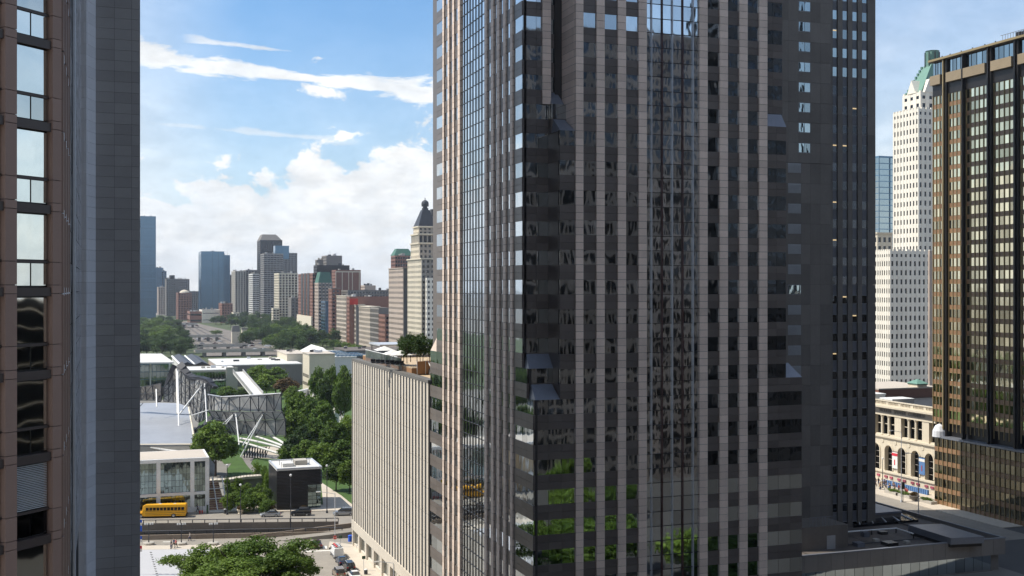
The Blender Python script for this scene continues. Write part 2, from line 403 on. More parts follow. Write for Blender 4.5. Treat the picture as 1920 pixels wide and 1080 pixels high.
def pier_e(ya, yb, xf, z0, z1, dep=.7, n=4):
    h = FP / n; k = math.floor((z0 - ZW) / h)
    while ZW + k * h < z1:
        lo, hi = max(ZW + k * h, z0), min(ZW + (k + 1) * h, z1)
        if hi - lo > .1: stone_e.append((xf, xf + dep, ya, yb, lo + .022, hi - .022))
        k += 1
    back.box(xf + .07, xf + dep + .5, ya + .03, yb - .03, z0, z1)
back = MB(); stone_e = []
def bands_n(xa, xb, yf, z0, z1, nw=1, rows=2):
    """window strip and two-course spandrel on a north-facing plane"""
    w_ = (xb - xa) / nw
    for fz in floors:
        if fz + SPW > z1 + .01 or fz < z0 - .01: 
            if not (fz - (FP - SPW) >= z0 - .01 and fz <= z1 + .01): continue
        if fz >= z0 - .01 and fz + SPW <= z1 + .01:
            for i in range(nw): pane.append((xa + i * w_ + .02, xa + (i + 1) * w_ - .02, yf + .07, yf + .3, fz, fz + SPW))
        lo = fz - (FP - SPW); h = (FP - SPW) / rows
        if lo >= z0 - .01 and fz <= z1 + .01:
            for j in range(rows):
                for i in range(nw): spand.append((xa + i * w_ + .012, xa + (i + 1) * w_ - .012, yf, yf + .3, lo + j * h + .014, lo + (j + 1) * h - .014))
    back.box(xa, xb, yf + .31, yf + .6, z0, z1)
def bands_e(ya, yb, xf, z0, z1, nw=1, rows=2):
    w_ = (yb - ya) / nw
    for fz in floors:
        if fz >= z0 - .01 and fz + SPW <= z1 + .01:
            for i in range(nw): pane_e.append((xf + .05, xf + .2, ya + i * w_ + .02, ya + (i + 1) * w_ - .02, fz, fz + SPW))
        lo = fz - (FP - SPW); h = (FP - SPW) / rows
        if lo >= z0 - .01 and fz <= z1 + .01:
            for j in range(rows):
                for i in range(nw): spand_e.append((xf, xf + .3, ya + i * w_ + .012, ya + (i + 1) * w_ - .012, lo + j * h + .014, lo + (j + 1) * h - .014))
    back.box(xf + .31, xf + .6, ya, yb, z0, z1)
pane_e, spand_e = [], []
xn = lambda p: Xy(p, YN)
NP = [(1080, 1094), (1119, 1134), (1159, 1174), (1198, 1213), (1312, 1327), (1350, 1365), (1387, 1402), (1424, 1439)]
for a, b in NP: pier_n(xn(a), xn(b), YN, NG, TOP)
YP = YN + .2
for a, b in ((1094, 1119), (1134, 1159), (1174, 1198), (1327, 1350), (1365, 1387), (1402, 1424)):
    bands_n(xn(a), xn(b), YP, NG, TOP)
fl = lambda k: ZW + FP * k             # window sill heights
# west corner: the low part steps out
bands_n(xn(1439), XE, YP, NG, fl(-4), 3); bands_n(xn(1439), xn(1476), YP, fl(-4), fl(5), 2); bands_n(xn(1439), xn(1476), YP + .9, fl(5), TOP, 2)
# north-east corner, filled in step by step towards the ground
xc1, xc2, xc3 = Xy(1018, 133.5), Xy(1040, 133.), xn(1080)
ZA, ZB, ZC, ZD = fl(-5) + SPW, fl(-4) + SPW, fl(4) + SPW, fl(5) + SPW
bands_n(X0 + .3, xc3, YP, NG, ZA, 3)
yB = 131.9
bands_n(X0 + .3, xc2 - .6, yB, ZA, ZB, 2); bands_n(xc2 - .6, xc3, YP, ZA, ZC, 1)
yC = 133.6
bands_n(X0 + .3, xc2 - .6, yC, ZB, ZC, 2)
bands_n(X0 + .3, xc2 - .6, yC, ZC, TOP, 2); bands_n(xc2 - .6, xc3, yC - 1.0, ZC, ZD, 1); bands_n(xc1 + 1., xc3, yC + .8, ZD, TOP, 2)
pier_n(xc1 - .1, xc1 + 1., yC - .3, ZD, TOP); pier_e(YN + .72, yC + 1.2, xn(1080) - .02, ZC, TOP, .35)
bands_e(YP + .3, yC, xc2 - .62, ZB, ZC, 1); bands_e(YP + .3, yB, xc2 - .62, ZA, ZB, 1); bands_e(yC - 1., yC + .1, xc2 - .62, ZC, ZD, 1)
# steps seen side on
for (a, b, z0, z1, xx) in ((YP, yB, NG, ZA, X0 + .3), (yB, yC, NG, ZB, X0 + .3)):
    bands_e(a, b, X0, z0, z1, 1)
step = MB(); step.box(X0 + .35, xc3, YP + .35, yC + 1, NG, ZA - .1); step.box(X0 + .35, xc2 - .6, yB + .35, yC + 1, ZA - .2, ZB - .1)
step.box(xc2 - .6, xc3, YP + .35, yC + 1, ZA - .2, ZC - .1); step.box(xc2 - .55, xc3, yC - .7, yC + 2, ZC - .2, ZD - .1)
step.box(X0 + .35, XE - .3, yC + 1.6, YS - .5, NG, TOP - .3); step.box(xc3, XE - .3, YP + .6, yC + 1.8, NG, fl(-4)); step.box(xc3, xn(1439), YP + .6, yC + 1.8, NG, TOP - .3); step.box(xn(1439) - .02, xn(1476) - .1, YP + 1.4, yC + 1.8, NG, TOP - .3)
step.build('setback', 'granite_spandrel', T)
def cap(xa, xb, ya, yb, z, h=1.7):
    mb = MB(); mb.poly([(xa, ya, z), (xb, ya, z), (xb, yb, z), (xa, yb, z), (xa + .25, yb - .1, z + h), (xb - .25, yb - .1, z + h), (xb - .25, yb, z + h), (xa + .25, yb, z + h)],
            [(3, 2, 1, 0), (4, 5, 6, 7), (0, 1, 5, 4), (1, 2, 6, 5), (2, 3, 7, 6), (3, 0, 4, 7)])
    mb.build('setback_cap', 'cap_metal', T)
cap(X0 + .3, xc2 - .6, YP, yB, ZA); cap(X0 + .3, xc1 + 1, yB, yC, ZB); cap(xc2 - .6, xc3, YP, yC - 1, ZC); cap(xc1 + .9, xc3 - .3, yC - 1, yC + .9, ZD)
cap(xn(1476), XE, YP, YP + 3, fl(-4)); cap(xn(1439), xn(1476), YP, YP + .9, fl(5))
# curtain bay, north
xa, xb = xn(1213), xn(1312); cp = []
vx = [xn(p) for p in (1213.5, 1223, 1243, 1262, 1281.5, 1301, 1312)]
hz = [ZW + FP / 2 * k for k in range(-30, 40)]
for i in range(6):
    for z in hz: cp.append((vx[i] + .03, vx[i + 1] - .03, YP + .12, YP + .25, z + .03, z + FP / 2 - .03))
back.box(xa, xb, YP + .27, YP + .6, NG, TOP)
for i, x in enumerate(vx[1:6]):
    (mull_l if i in (0, 2, 4) else mull_r).append((x - .035, x + .035, YP - .16, YP + .12, NG, TOP))
# east face
ye = lambda p: Yx(p, X0)
EPg = [(956, 963), (943, 950), (931, 938), (920, 927), (908, 914.5)]; EPc = [(858, 864), (848, 853), (839, 844), (829.5, 834)]
for a, b in EPg + EPc: pier_e(ye(b), max(Yx(a, X0 - .17), ye(b) + .35), X0 - .17, NG, TOP, .5)
XP = X0
prev = 964
for a, b in EPg:
    if b < prev: bands_e(ye(prev), ye(b), XP, NG, TOP, 1) if prev < 964 else None
    prev = a
bands_e(yC, ye(963), XP, NG, TOP, 1)
seg = [(956, 950), (943, 938), (931, 927), (920, 914.5), (858, 853), (848, 844), (839, 834)]
for a, b in seg[4:]: bands_e(ye(a), ye(b), XP, NG, TOP, 1)
for a, b in seg[:4]: pass
y0c, y1c = ye(908), ye(864.5); n = 8; s_ = (y1c - y0c) / n
for i in range(n):
    for z in hz: cp.append((XP + .1, XP + .22, y0c + i * s_ + .04, y0c + (i + 1) * s_ - .04, z + .03, z + FP / 2 - .03))
    if i: mull_d.append((XP + .02, XP + .1, y0c + i * s_ - .07, y0c + i * s_ + .07, NG, TOP))
for z in hz: mull_d.append((XP + .03, XP + .1, y0c, y1c, z - .05, z + .05))
back.box(XP + .24, XP + .6, y0c, y1c, NG, TOP)
zfl = fl(-4) + SPW
bands_e(ye(829.5), 172.6, XP, NG, TOP, 1); bands_e(172.6, YS, XP, NG, zfl, 1)
step2 = MB().box(X0 + .35, X0 + 6, 172.3, YS - .05, NG, zfl - .1); step2.build('setback', 'granite_spandrel', T)
mb = MB(); mb.poly([(X0 + .1, 172.6, zfl), (X0 + 6, 172.6, zfl), (X0 + 6, YS, zfl), (X0 + .1, YS, zfl), (X0 + .3, 172.65, zfl + 2.6), (X0 + 6, 172.65, zfl + 2.6)], [(3, 2, 1, 0), (0, 1, 5, 4), (2, 3, 4, 5), (1, 2, 5), (0, 4, 3)]); mb.build('setback_cap', 'granite_pier', T)
back.build('backing', 'granite_joint', T)
pieces('pier_stone', 'granite_pier', T, stone, 300)
tagit(None, None) if False else None
mbx = MB(); [mbx.box(*b) for b in stone_e]; tagit(mbx.build('east_pier_stone', 'granite_pier', T), kind='stuff')
pieces('spandrel_panel', 'granite_spandrel', T, spand + spand_e, 300)
pieces('window_pane', 'tower_glass', T, pane + pane_e, 300)
pieces('curtain_pane', 'curtain_glass', T, cp, 300)
pieces('dark_mullion', 'mullion_dark', T, mull_d, 80); pieces('light_mullion', 'mullion_light', T, mull_l); pieces('red_mullion', 'mullion_red', T, mull_r)
# north bay transoms
pieces('transom', 'mullion_dark', T, [(xa, xb, YP + .04, YP + .16, z - .035, z + .035) for z in hz], 70)
MB().box(X0, XE, YP, YS, TOP, TOP + 1).build('roof', 'roof_dark', T)

# ================================================================ GRANITE TOWER ON THE LEFT (its narrow end)
A = root('granite_tower', (-1, 122, NG), 'slim end of a grey granite tower with coursed stone, right of the brown bay windows', 'tower')
yA = 122.2; xA, xB = -1.02, 3.2; AT = 190
p147, p162 = W(147, 540, 112.6), W(162, 540, 112.4)
MB().prism([(xA - .35, yA + .3), (xB - .1, yA + .26), (xB - .1, 167), (-52, 167), (-52, 122), (p147.x - 1.2, p147.y + 1.2), (p147.x - .1, p147.y + .5), (p162.x - .35, p162.y + .5)], NG, AT).build('core', 'grey_joint', A)
st = []; nC = 4; cw = (xB - xA) / 2.5
z = NG; k = 0; H = 1.06
while z < AT - 1:
    offs = [xA, xA + 1.75, xA + 3.4, xB]
    for i in range(3): st.append((offs[i] + .012, offs[i + 1] - .012, yA, yA + .24, z + .01, z + H - .01))
    z += H
pieces('stone_panel', 'grey_granite', A, st, 300)
def slant(name, mt, par, a, b, z0, z1, th, H, limit):    # coursed stones between two plan points
    a, b = Vector((a.x, a.y, 0)), Vector((b.x, b.y, 0)); d = b - a; ang = math.atan2(d.y, d.x); L = d.length; pw = parent_world(par); z = z0; rest = MB(); cnt = 0
    nrm = Vector((-d.y, d.x, 0)).normalized() * th / 2
    while z < z1 - H / 2:
        c = (a + b) / 2 + nrm; zc = z + H / 2; X = PX((c.x, c.y, zc))
        if cnt < limit and -20 < X[1] < 1100:
            o = bpy.data.objects.new(name, cube(mt)); COL.objects.link(o); o.parent = par; o.location = (c.x - pw.x, c.y - pw.y, zc - pw.z); o.rotation_euler = (0, 0, ang); o.scale = (L - .01, th, H - .02); cnt += 1
        z += H
slant('corner_stone', 'light_granite', A, p162, Vector((xA, yA, 0)), NG, AT, .24, H, 90)  # corner faces paler than the north face: brighter skylight painted into the stone
slant('corner_stone', 'light_granite', A, p147, p162, NG, AT, .24, H, 90)
# dark recessed glazing between the brown building and the granite tower
Bn = root('bay_window_building', (-2, 58, NG), 'brown granite building with large buckled bay windows at the picture edge', 'building')
# 45 degree face: point (-3.2, 57.3) + s * (1, 1)
rt2 = math.sqrt(2)
def s_at(px):
    r = (px - 960) / F; a0 = CS * -3.2 - SN * 57.3; d0 = SN * -3.2 + CS * 57.3; ka = CS - SN; kd = SN + CS
    return (r * d0 - a0) / (ka - r * kd)
def bayobj(name, mt, sa, sb, z0, z1, depth0, depth1, par=None):
    """a block on the slanted face, from depth0 to depth1 behind it"""
    par = par or Bn; pw = parent_world(par); sm = (sa + sb) / 2; dm = (depth0 + depth1) / 2
    o = bpy.data.objects.new(name, cube(mt)); COL.objects.link(o); o.parent = par
    o.location = (-3.2 + sm - dm / rt2 - pw.x, 57.3 + sm + dm / rt2 - pw.y, (z0 + z1) / 2 - pw.z); o.rotation_euler = (0, 0, R(45)); o.scale = (max((sb - sa) * rt2, .01), depth1 - depth0, z1 - z0); return o
FB = 3.85; z00 = 63.17 - 2.28 - 1.15     # bottom of a window unit
zs = [z00 + FB * k for k in range(-7, 5)]
sW = [(s_at(-45), s_at(8)), (s_at(30.5), s_at(97))]; sP = [(s_at(8), s_at(30.5)), (s_at(97), s_at(114))]
for (a, b) in sP:
    for z in zs:
        for (lo, hi) in ((z - .3, z + .1), (z + .1, z + 1.17), (z + 1.17, z + 3.55)): bayobj('pier_stone', 'brown_granite', a + .008, b - .008, lo + .015, hi - .015, -.06, .5)
    bayobj('pier_backing', 'granite_joint', a + .02, b - .02, NG, 120, .05, 1.)
blind_k = -5 + 0
for (a, b) in sW:
    wd = b - a
    for z in zs:
        bayobj('spandrel_beam', 'brown_spandrel', a, b, z - .42, z - .02, .03, .5)
        X = PX((-3.2 + (a + b) / 2, 57.3, z + 1.7)); isbl = 860 < X[1] < 960 and a > -2 and (a, b) == sW[1]
        bayobj('window_frame', 'bronze_dark', a + .01, b - .01, z, z + 3.42, .3, .5)
        fw = .03
        bayobj('window_pane', 'bay_glass', a + wd * .04, b - wd * .04, z + 1.28, z + 3.36, .24, .3)
        m_ = a + wd * .5
        bayobj('window_pane', 'bay_glass' if not isbl else 'dark_glass', a + wd * .04, m_ - wd * .02, z + .07, z + 1.1, .24, .3)
        bayobj('window_pane', 'bay_glass' if not isbl else 'dark_glass', m_ + wd * .02, b - wd * .04, z + .07, z + 1.1, .24, .3)
        bayobj('transom', 'brown_spandrel', a + .01, b - .01, z + 1.12, z + 1.24, .16, .3)
        if isbl:
            for j in range(26): bayobj('blind_slat', 'mullion_light', a + wd * .05, b - wd * .05, z + 1.3 + j * .08, z + 1.33 + j * .08, .2, .235)
# the building turns: a run of narrow piers seen almost edge on, then dark glazing
xk = -2.05 ; yk0 = 57.3 + s_at(114); 
pb = []; gl = []; bits = []
for i in range(4):
    y0 = yk0 + .4 + i * 3.3
    for z in zs: pb.append((xk - .6, xk + .12, y0, y0 + .5, z - .28, z + 3.5)); bits.append((xk - .3, xk + .06, y0 + .5, y0 + 2.9, z - .42, z - .02)); gl.append((xk - .3, xk - .02, y0 + .52, y0 + 3.3, z, z + 3.4))
pieces('side_pier', 'brown_granite', Bn, pb); pieces('side_spandrel', 'light_granite', Bn, bits); pieces('side_pane', 'tower_glass', Bn, gl)  # side spandrels near white: their lit look is put into the colour
MB().prism([(-40, 40), (-3.2 + s_at(-60) - .5, 57.3 + s_at(-60) + .5), (xk - .7, yk0 + .6), (xk - .7, 112), (-40, 112)], NG, 120).build('core', 'granite_joint', Bn)
dk = []; 
for z in zs:
    for j in range(6): dk.append((xk - .6, xk - .08, 72.2 + j * 6.3, 72.2 + j * 6.3 + 6.1, z - .3, z + 1.5)); dk.append((xk - .6, xk - .08, 72.2 + j * 6.3, 72.2 + j * 6.3 + 6.1, z + 1.55, z + 3.5))
pieces('dark_pane', 'dark_glass', Bn, dk); MB().tube((xk + .05, 80, NG), (xk + .05, 80, 120), .12).build('light_mullion', 'mullion_light', Bn)

# ================================================================ LIMESTONE TOWER right of the striped tower
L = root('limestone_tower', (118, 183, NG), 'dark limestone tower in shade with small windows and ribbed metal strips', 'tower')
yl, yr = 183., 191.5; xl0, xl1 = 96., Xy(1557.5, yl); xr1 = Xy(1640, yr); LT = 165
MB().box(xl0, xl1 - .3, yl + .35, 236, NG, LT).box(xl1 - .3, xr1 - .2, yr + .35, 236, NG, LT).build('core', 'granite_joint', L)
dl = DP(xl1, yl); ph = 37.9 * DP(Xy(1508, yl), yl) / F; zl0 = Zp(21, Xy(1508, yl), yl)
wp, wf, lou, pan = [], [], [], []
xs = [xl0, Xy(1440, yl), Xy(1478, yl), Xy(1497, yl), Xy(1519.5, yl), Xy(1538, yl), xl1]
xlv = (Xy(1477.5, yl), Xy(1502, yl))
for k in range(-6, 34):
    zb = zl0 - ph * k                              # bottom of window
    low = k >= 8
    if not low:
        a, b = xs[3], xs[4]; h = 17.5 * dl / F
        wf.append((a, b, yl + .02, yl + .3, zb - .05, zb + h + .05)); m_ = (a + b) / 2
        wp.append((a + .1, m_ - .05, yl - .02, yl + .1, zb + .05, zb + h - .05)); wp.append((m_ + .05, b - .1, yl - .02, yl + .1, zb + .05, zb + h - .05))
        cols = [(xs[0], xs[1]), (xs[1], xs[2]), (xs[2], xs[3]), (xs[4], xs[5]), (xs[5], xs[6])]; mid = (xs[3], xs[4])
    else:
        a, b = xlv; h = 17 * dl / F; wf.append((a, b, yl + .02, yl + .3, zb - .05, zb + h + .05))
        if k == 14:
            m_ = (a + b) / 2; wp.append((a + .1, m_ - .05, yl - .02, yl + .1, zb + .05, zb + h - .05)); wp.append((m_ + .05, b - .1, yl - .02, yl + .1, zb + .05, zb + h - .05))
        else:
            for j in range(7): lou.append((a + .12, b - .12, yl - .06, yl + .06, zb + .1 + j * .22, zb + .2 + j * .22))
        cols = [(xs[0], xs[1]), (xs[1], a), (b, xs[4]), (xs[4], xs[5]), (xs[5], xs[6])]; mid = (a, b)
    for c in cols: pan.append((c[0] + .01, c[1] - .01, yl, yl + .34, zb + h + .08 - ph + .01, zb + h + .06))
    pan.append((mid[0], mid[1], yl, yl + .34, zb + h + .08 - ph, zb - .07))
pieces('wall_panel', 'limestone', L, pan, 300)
pr, ribs, wp2, wf2 = [], [], [], []
pc = [(1560, 1569.5), (1578.5, 1588.5), (1597, 1607), (1615, 1625.5)]; dr = DP(Xy(1600, yr), yr); pr_h = 35.3 * dr / F; zr0 = Zp(181, Xy(1600, yr), yr)
edges = [1556] + [v for p in pc for v in p] + [1640]
for i in range(0, len(edges), 2):
    a, b = Xy(edges[i], yr), Xy(edges[i + 1], yr)
    for k in range(-8, 36): zb = zr0 - pr_h * k; pr.append((a, b, yr - .25, yr + .34, zb - .01, zb + pr_h - .03))
for a_, b_ in pc:
    a, b = Xy(a_, yr), Xy(b_, yr)
    for k in range(-8, 36):
        zb = zr0 - pr_h * k; hw = 15.5 * dr / F * (1.15 if k < 1 else 1)
        wf2.append((a, b, yr + .06, yr + .3, zb - .06, zb + hw + .06)); wp2.append((a + .09, b - .09, yr - .02, yr + .1, zb + .06, zb + hw - .05))
        lo, hi = zb + hw + .08, zb + pr_h - .07; nr = 5
        ribs.append((a, b, yr + .1, yr + .33, lo, hi))
        for j in range(nr):
            xx = a + (b - a) * (j + .5) / nr; ribs.append((xx - .04, xx + .04, yr + .02, yr + .09, lo, hi))
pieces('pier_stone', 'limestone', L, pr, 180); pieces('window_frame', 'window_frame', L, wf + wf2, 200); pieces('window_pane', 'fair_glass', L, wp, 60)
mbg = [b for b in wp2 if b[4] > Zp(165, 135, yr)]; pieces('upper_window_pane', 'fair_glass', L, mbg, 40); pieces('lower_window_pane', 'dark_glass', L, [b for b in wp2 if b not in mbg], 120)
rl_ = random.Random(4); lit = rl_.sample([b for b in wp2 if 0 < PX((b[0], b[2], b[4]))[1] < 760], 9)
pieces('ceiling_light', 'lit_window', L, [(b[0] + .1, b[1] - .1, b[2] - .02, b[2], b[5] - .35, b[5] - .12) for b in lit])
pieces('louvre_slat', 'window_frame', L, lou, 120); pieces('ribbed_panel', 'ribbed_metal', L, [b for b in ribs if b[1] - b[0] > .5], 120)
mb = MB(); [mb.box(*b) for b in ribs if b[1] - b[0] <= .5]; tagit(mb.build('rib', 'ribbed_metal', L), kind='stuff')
MB().box(xl0, xr1, yl, 236, LT, LT + 1).build('roof', 'roof_dark', L)
# its low block with a door on the terrace
yb = 175.6; xb0, xb1 = Xy(1500, yb), Xy(1590, yb); zt = Zp(983, xb1, yb)
MB().box(xb0, xb1, yb, yl, 4, zt).build('low_block', 'limestone', L)
MB().box(Xy(1550, yb), Xy(1566, yb), yb - .08, yb, 5.3, Zp(1004, Xy(1558, yb), yb)).build('door', 'window_frame', L)
mb = MB(); [mb.tube((Xy(p, yb) , yb + .3, zt), (Xy(p, yb), yb + .3, zt + 1.6), .05) for p in range(1520, 1572, 6)]; mb.box(Xy(1519, yb), Xy(1571, yb), yb + .26, yb + .34, zt + 1.55, zt + 1.65); mb.build('roof_railing', 'ribbed_metal', L)

# ================================================================ LOW BUILDING WITH THE DARK ROOF TERRACE
yv = 170.; dv = DP(Xy(1508, yv), yv)
V = root('low_terrace_building', (86, yv, NG), 'low concrete building with a dark flat roof and a long window strip', 'building')
zp = Zp(1042, Xy(1508, yv), yv); x0v, x1v = 86.2, Xy(1885, yv); yv1 = 231.; zb_ = zp - 3.0; zw_ = zb_ - 2.9
MB().box(x0v, x1v - .5, yv + 1.2, yv1, NG, zp - .9).build('core', 'concrete_dark', V)
fas = []; n = 26; s_ = (x1v - x0v) / n
for i in range(n): fas.append((x0v + i * s_ + .02, x0v + (i + 1) * s_ - .02, yv, yv + .5, zb_, zp - .12))
pieces('fascia_panel', 'concrete_dark', V, fas)
MB().box(x0v, x1v + .05, yv - .05, yv + .6, zp - .12, zp + .05).box(x1v - .5, x1v + .05, yv + .6, yv1, zp - .12, zp + .05).build('parapet_coping', 'cap_metal', V)
MB().box(x1v - .5, x1v, yv + .5, yv1, zb_, zp - .13).build('side_parapet', 'concrete_dark', V)
wv = []; n = 34; s_ = (x1v - 2.5 - x0v) / n
for i in range(n): wv.append((x0v + i * s_ + .04, x0v + (i + 1) * s_ - .04, yv + .9, yv + 1.1, zw_, zb_))
pieces('window_pane', 'tower_glass', V, wv)
MB().box(x0v, x1v - 2.4, yv + .6, yv + 1.25, NG, zw_).build('lower_wall', 'limestone', V)
MB().box(x0v, x1v - .5, yv + .6, yv1, zp - .9, zp - .75).build('roof', 'roof_dark', V)
rz = zp - .75
a = G(1703, 984, rz + 1.8); b = G(1783, 1009, rz + 1.8); c = G(1845, 1006, rz + 1.8); d = G(1765, 982, rz + 1.8)
MB().prism([a, b, c, d], rz + .6, rz + 1.8).build('roof_housing', 'cap_metal', V)
MB().prism([a.lerp(c, .03), b.lerp(d, .03), c.lerp(a, .03), d.lerp(b, .03)], rz, rz + .6).build('roof_housing_base', 'bronze_dark', V)
mb = MB(); q = [G(1588, 997, rz + .9), G(1680, 990.5, rz + .9), G(1713, 1001, rz + .9)]
mb.tube(q[0], q[1], .14).tube(q[1], q[2], .14); mb.build('light_strip', 'white_paint', V)
mb = MB(); [mb.tube(p, (p.x, p.y, rz), .12) for p in (q[0], q[1], q[2], (q[0] + q[1]) / 2)]; mb.build('strip_post', 'bronze_dark', V)
mb = MB(); mb.tube((100, 176.5, rz + .25), (148, 176.5, rz + .25), .1, n=5).tube((148, 176.5, rz + .25), (148, 190, rz + .25), .1, n=5); mb.build('roof_pipe', 'steel_dark', V)
for i, (px, py, w_, h_) in enumerate(((1610, 1024, .8, .7), (1642, 1015, .5, .5), (1668, 1022, 1.1, .6), (1622, 1006, .6, .9), (1700, 1018, .45, .4), (1655, 1001, .7, .5))):
    p = G(px, py, rz); MB().box(p.x - w_, p.x + w_, p.y - w_, p.y + w_, rz, rz + h_).build('roof_vent', ['cap_metal', 'concrete', 'bronze_dark'][i % 3], V)
for i in range(7):
    a = Vector((100 + i * 8, 172, rz + .01)); MB().box(a.x, a.x + .18, 171, 186, rz - .02, rz + .025).build('roof_seam', 'bronze_dark', V)
can = [G(1636, 958, 9), G(1688, 962, 9), G(1683, 953, 9), G(1636, 941, 9)]
can = root('canopy_block', (0, 0, 0), 'grey flat roofed block behind the terrace roof by the avenue', 'building'); 
q0 = W(1636, 540, 205); 
yk_ = G(1660, 960, 6.9).y; MB().box(Xy(1600, yk_), Xy(1689, yk_), yk_, yk_ + 18, 0, 6.5).build('body', 'concrete_dark', can); MB().box(Xy(1600, yk_) - .2, Xy(1689, yk_) + .2, yk_ - .2, yk_ + 18.2, 6.5, 6.9).build('roof', 'cap_metal', can)
g_ = root('skylight_roof', (0, 0, 0), 'dark skylight roof with pale bars beyond the terrace roof', 'roof'); zz = 5.75
pts = [G(1600, 985, zz), G(1722, 974, zz), G(1700, 963, zz), G(1600, 964, zz)]
MB().prism(pts, NG, zz).build('glazing', 'dark_glass', g_)
for i in range(5):
    t = i / 5.; a1 = pts[0].lerp(pts[1], t + .1); a2 = pts[3].lerp(pts[2], t + .05); MB().tube(a1 + Vector((0, 0, .12)), a2 + Vector((0, 0, .12)), .12, n=4).build('glazing_bar', 'white_paint', g_)

# ================================================================ BRONZE TOWER AT THE RIGHT EDGE
XR = 190.
Q = root('bronze_tower', (XR, 240, 0), 'bronze and brown glass office tower, half sunlit, at the right edge of the picture', 'tower')
yr_ = lambda p, X=XR: Yx(p, X)
ztop = Zp(115, XR, yr_(1750)); zpod = Zp(815, XR, yr_(1750)); FH = 3.03
MB().box(XR + .5, XR + 60, 150, yr_(1750) - .1, 0, ztop - .5).build('core', 'bronze_dark', Q)
bays = [(1750, 1769, 3), (1780, 1809, 4), (1812, 1853, 5), (1864, 1903, 4), (1915, 1980, 5)]
zlo = zpod + 1.5; zhi = Zp(180, XR, yr_(1760)); nf = int((zhi - zlo) / FH)
pn, sp, mu = [], [], []
for a, b, n in bays:
    y0, y1 = yr_(b), yr_(a); s_ = (y1 - y0) / n
    for k in range(nf):
        z = zhi - FH * (k + 1)
        for i in range(n):
            pn.append((XR, XR + .2, y0 + i * s_ + .06, y0 + (i + 1) * s_ - .06, z + 1.08, z + FH - .06)); sp.append((XR - .03, XR + .2, y0 + i * s_ + .06, y0 + (i + 1) * s_ - .06, z, z + 1.02))
    for i in range(n + 1): mu.append((XR - .2, XR + .1, y0 + i * s_ - .06, y0 + i * s_ + .06, zlo, zhi))
    for k in range(nf + 1): mu.append((XR - .1, XR + .1, y0, y1, zhi - FH * k - .05, zhi - FH * k + .02))
pieces('window_pane', 'gold_glass', Q, pn, 300); pieces('spandrel_panel', 'orange_spandrel', Q, sp, 300); pieces('mullion', 'gold_mullion', Q, mu, 120)
for a, b in ((1769, 1780), (1809, 1812), (1853, 1864), (1903, 1915)):
    MB().box(XR - .7, XR + .2, yr_(b) + .2, yr_(a) - .2, zpod, ztop - .3).build('column', 'bronze_dark', Q)
    MB().box(XR - 1.1, XR - .72, (yr_(b) + yr_(a)) / 2 - .15, (yr_(b) + yr_(a)) / 2 + .15, zpod, ztop - .3).build('column_fin', 'gold_mullion' if a < 1800 else 'bronze_dark', Q)  # sun and shade in the fin colour: gold where lit, dark elsewhere
# crown: setback wall, beige band, clerestory windows, roof line
MB().box(XR - .2, XR + .3, 150, yr_(1750), zhi, zhi + 2.6).build('crown_wall', 'bronze_dark', Q)
bb = []; cw_ = []
for a, b, n in bays:
    y0, y1 = yr_(b), yr_(a); bb.append((XR - 1.1, XR + .3, y0, y1, zhi + 2.65, zhi + 4.9)); s_ = (y1 - y0) / 4
    for i in range(4): cw_.append((XR - .1, XR + .3, y0 + i * s_ + .12, y0 + (i + 1) * s_ - .12, zhi + 5.0, ztop - .6))
pieces('balcony_band', 'crown_bronze', Q, bb); pieces('clerestory_pane', 'fair_glass', Q, cw_)
MB().box(XR - 1.2, XR + 60, 150, yr_(1750) + .3, ztop - .5, ztop).build('roof', 'roof_dark', Q); MB().box(XR - 1.4, XR - 1.2, 150, yr_(1750) + .3, ztop - .4, ztop + .1).build('roof_edge', 'gold_mullion', Q)
mb = MB(); y = yr_(1915) - 8
while y < yr_(1876): mb.tube((XR, y, ztop), (XR, y, ztop + 1.6), .05); y += .8
mb.box(XR - .04, XR + .04, yr_(1915) - 8, yr_(1876), ztop + 1.55, ztop + 1.65); mb.build('roof_railing', 'ribbed_metal', Q)
for p in (1895, 1908): MB().box(XR + 2, XR + 4, yr_(p) - .7, yr_(p) + .7, ztop, ztop + 2).build('roof_vent', 'bronze_dark', Q)
mb = MB(); [mb.tube((XR + 1, yr_(p), ztop), (XR + 1, yr_(p), ztop + 1.), .15) for p in (1760, 1775, 1796, 1817, 1840, 1860)]; mb.build('roof_light', 'bronze_dark', Q)
# podium
XQ = XR - 1.5; zpt = zpod; y0p, y1p = 176., yr_(1752, XQ)
MB().box(XQ + .4, XR + 60, y0p, y1p, 0, zpt - .2).build('podium_core', 'bronze_dark', Q); MB().box(XQ - .3, XR + 1, y0p, y1p + .1, zpt - .2, zpt + .25).build('podium_roof', 'cap_metal', Q)
pn, sp, mu = [], [], []; n = 34; s_ = (y1p - y0p) / n; nf = 5; fh = (zpt - .3) / nf
for i in range(n):
    for k in range(nf):
        z = k * fh; pn.append((XQ, XQ + .2, y0p + i * s_ + .07, y0p + (i + 1) * s_ - .07, z + 1.2, z + fh - .05)); sp.append((XQ - .03, XQ + .2, y0p + i * s_ + .07, y0p + (i + 1) * s_ - .07, z, z + 1.12))
    mu.append((XQ - .22, XQ + .1, y0p + i * s_ - .06, y0p + i * s_ + .06, 0, zpt - .25))
pieces('podium_pane', 'podium_glass', Q, pn, 170); pieces('podium_spandrel', 'orange_spandrel', Q, sp, 170); pieces('podium_mullion', 'gold_mullion', Q, mu, 40)
for a in (1753,): MB().lathe((XQ + .5, yr_(a, XQ) - 1, zpt), [(1.7, 0), (1.6, 1.4), (1.0, 2.6), (.1, 3.1)], 14).build('roof_duct', 'light_granite', Q)

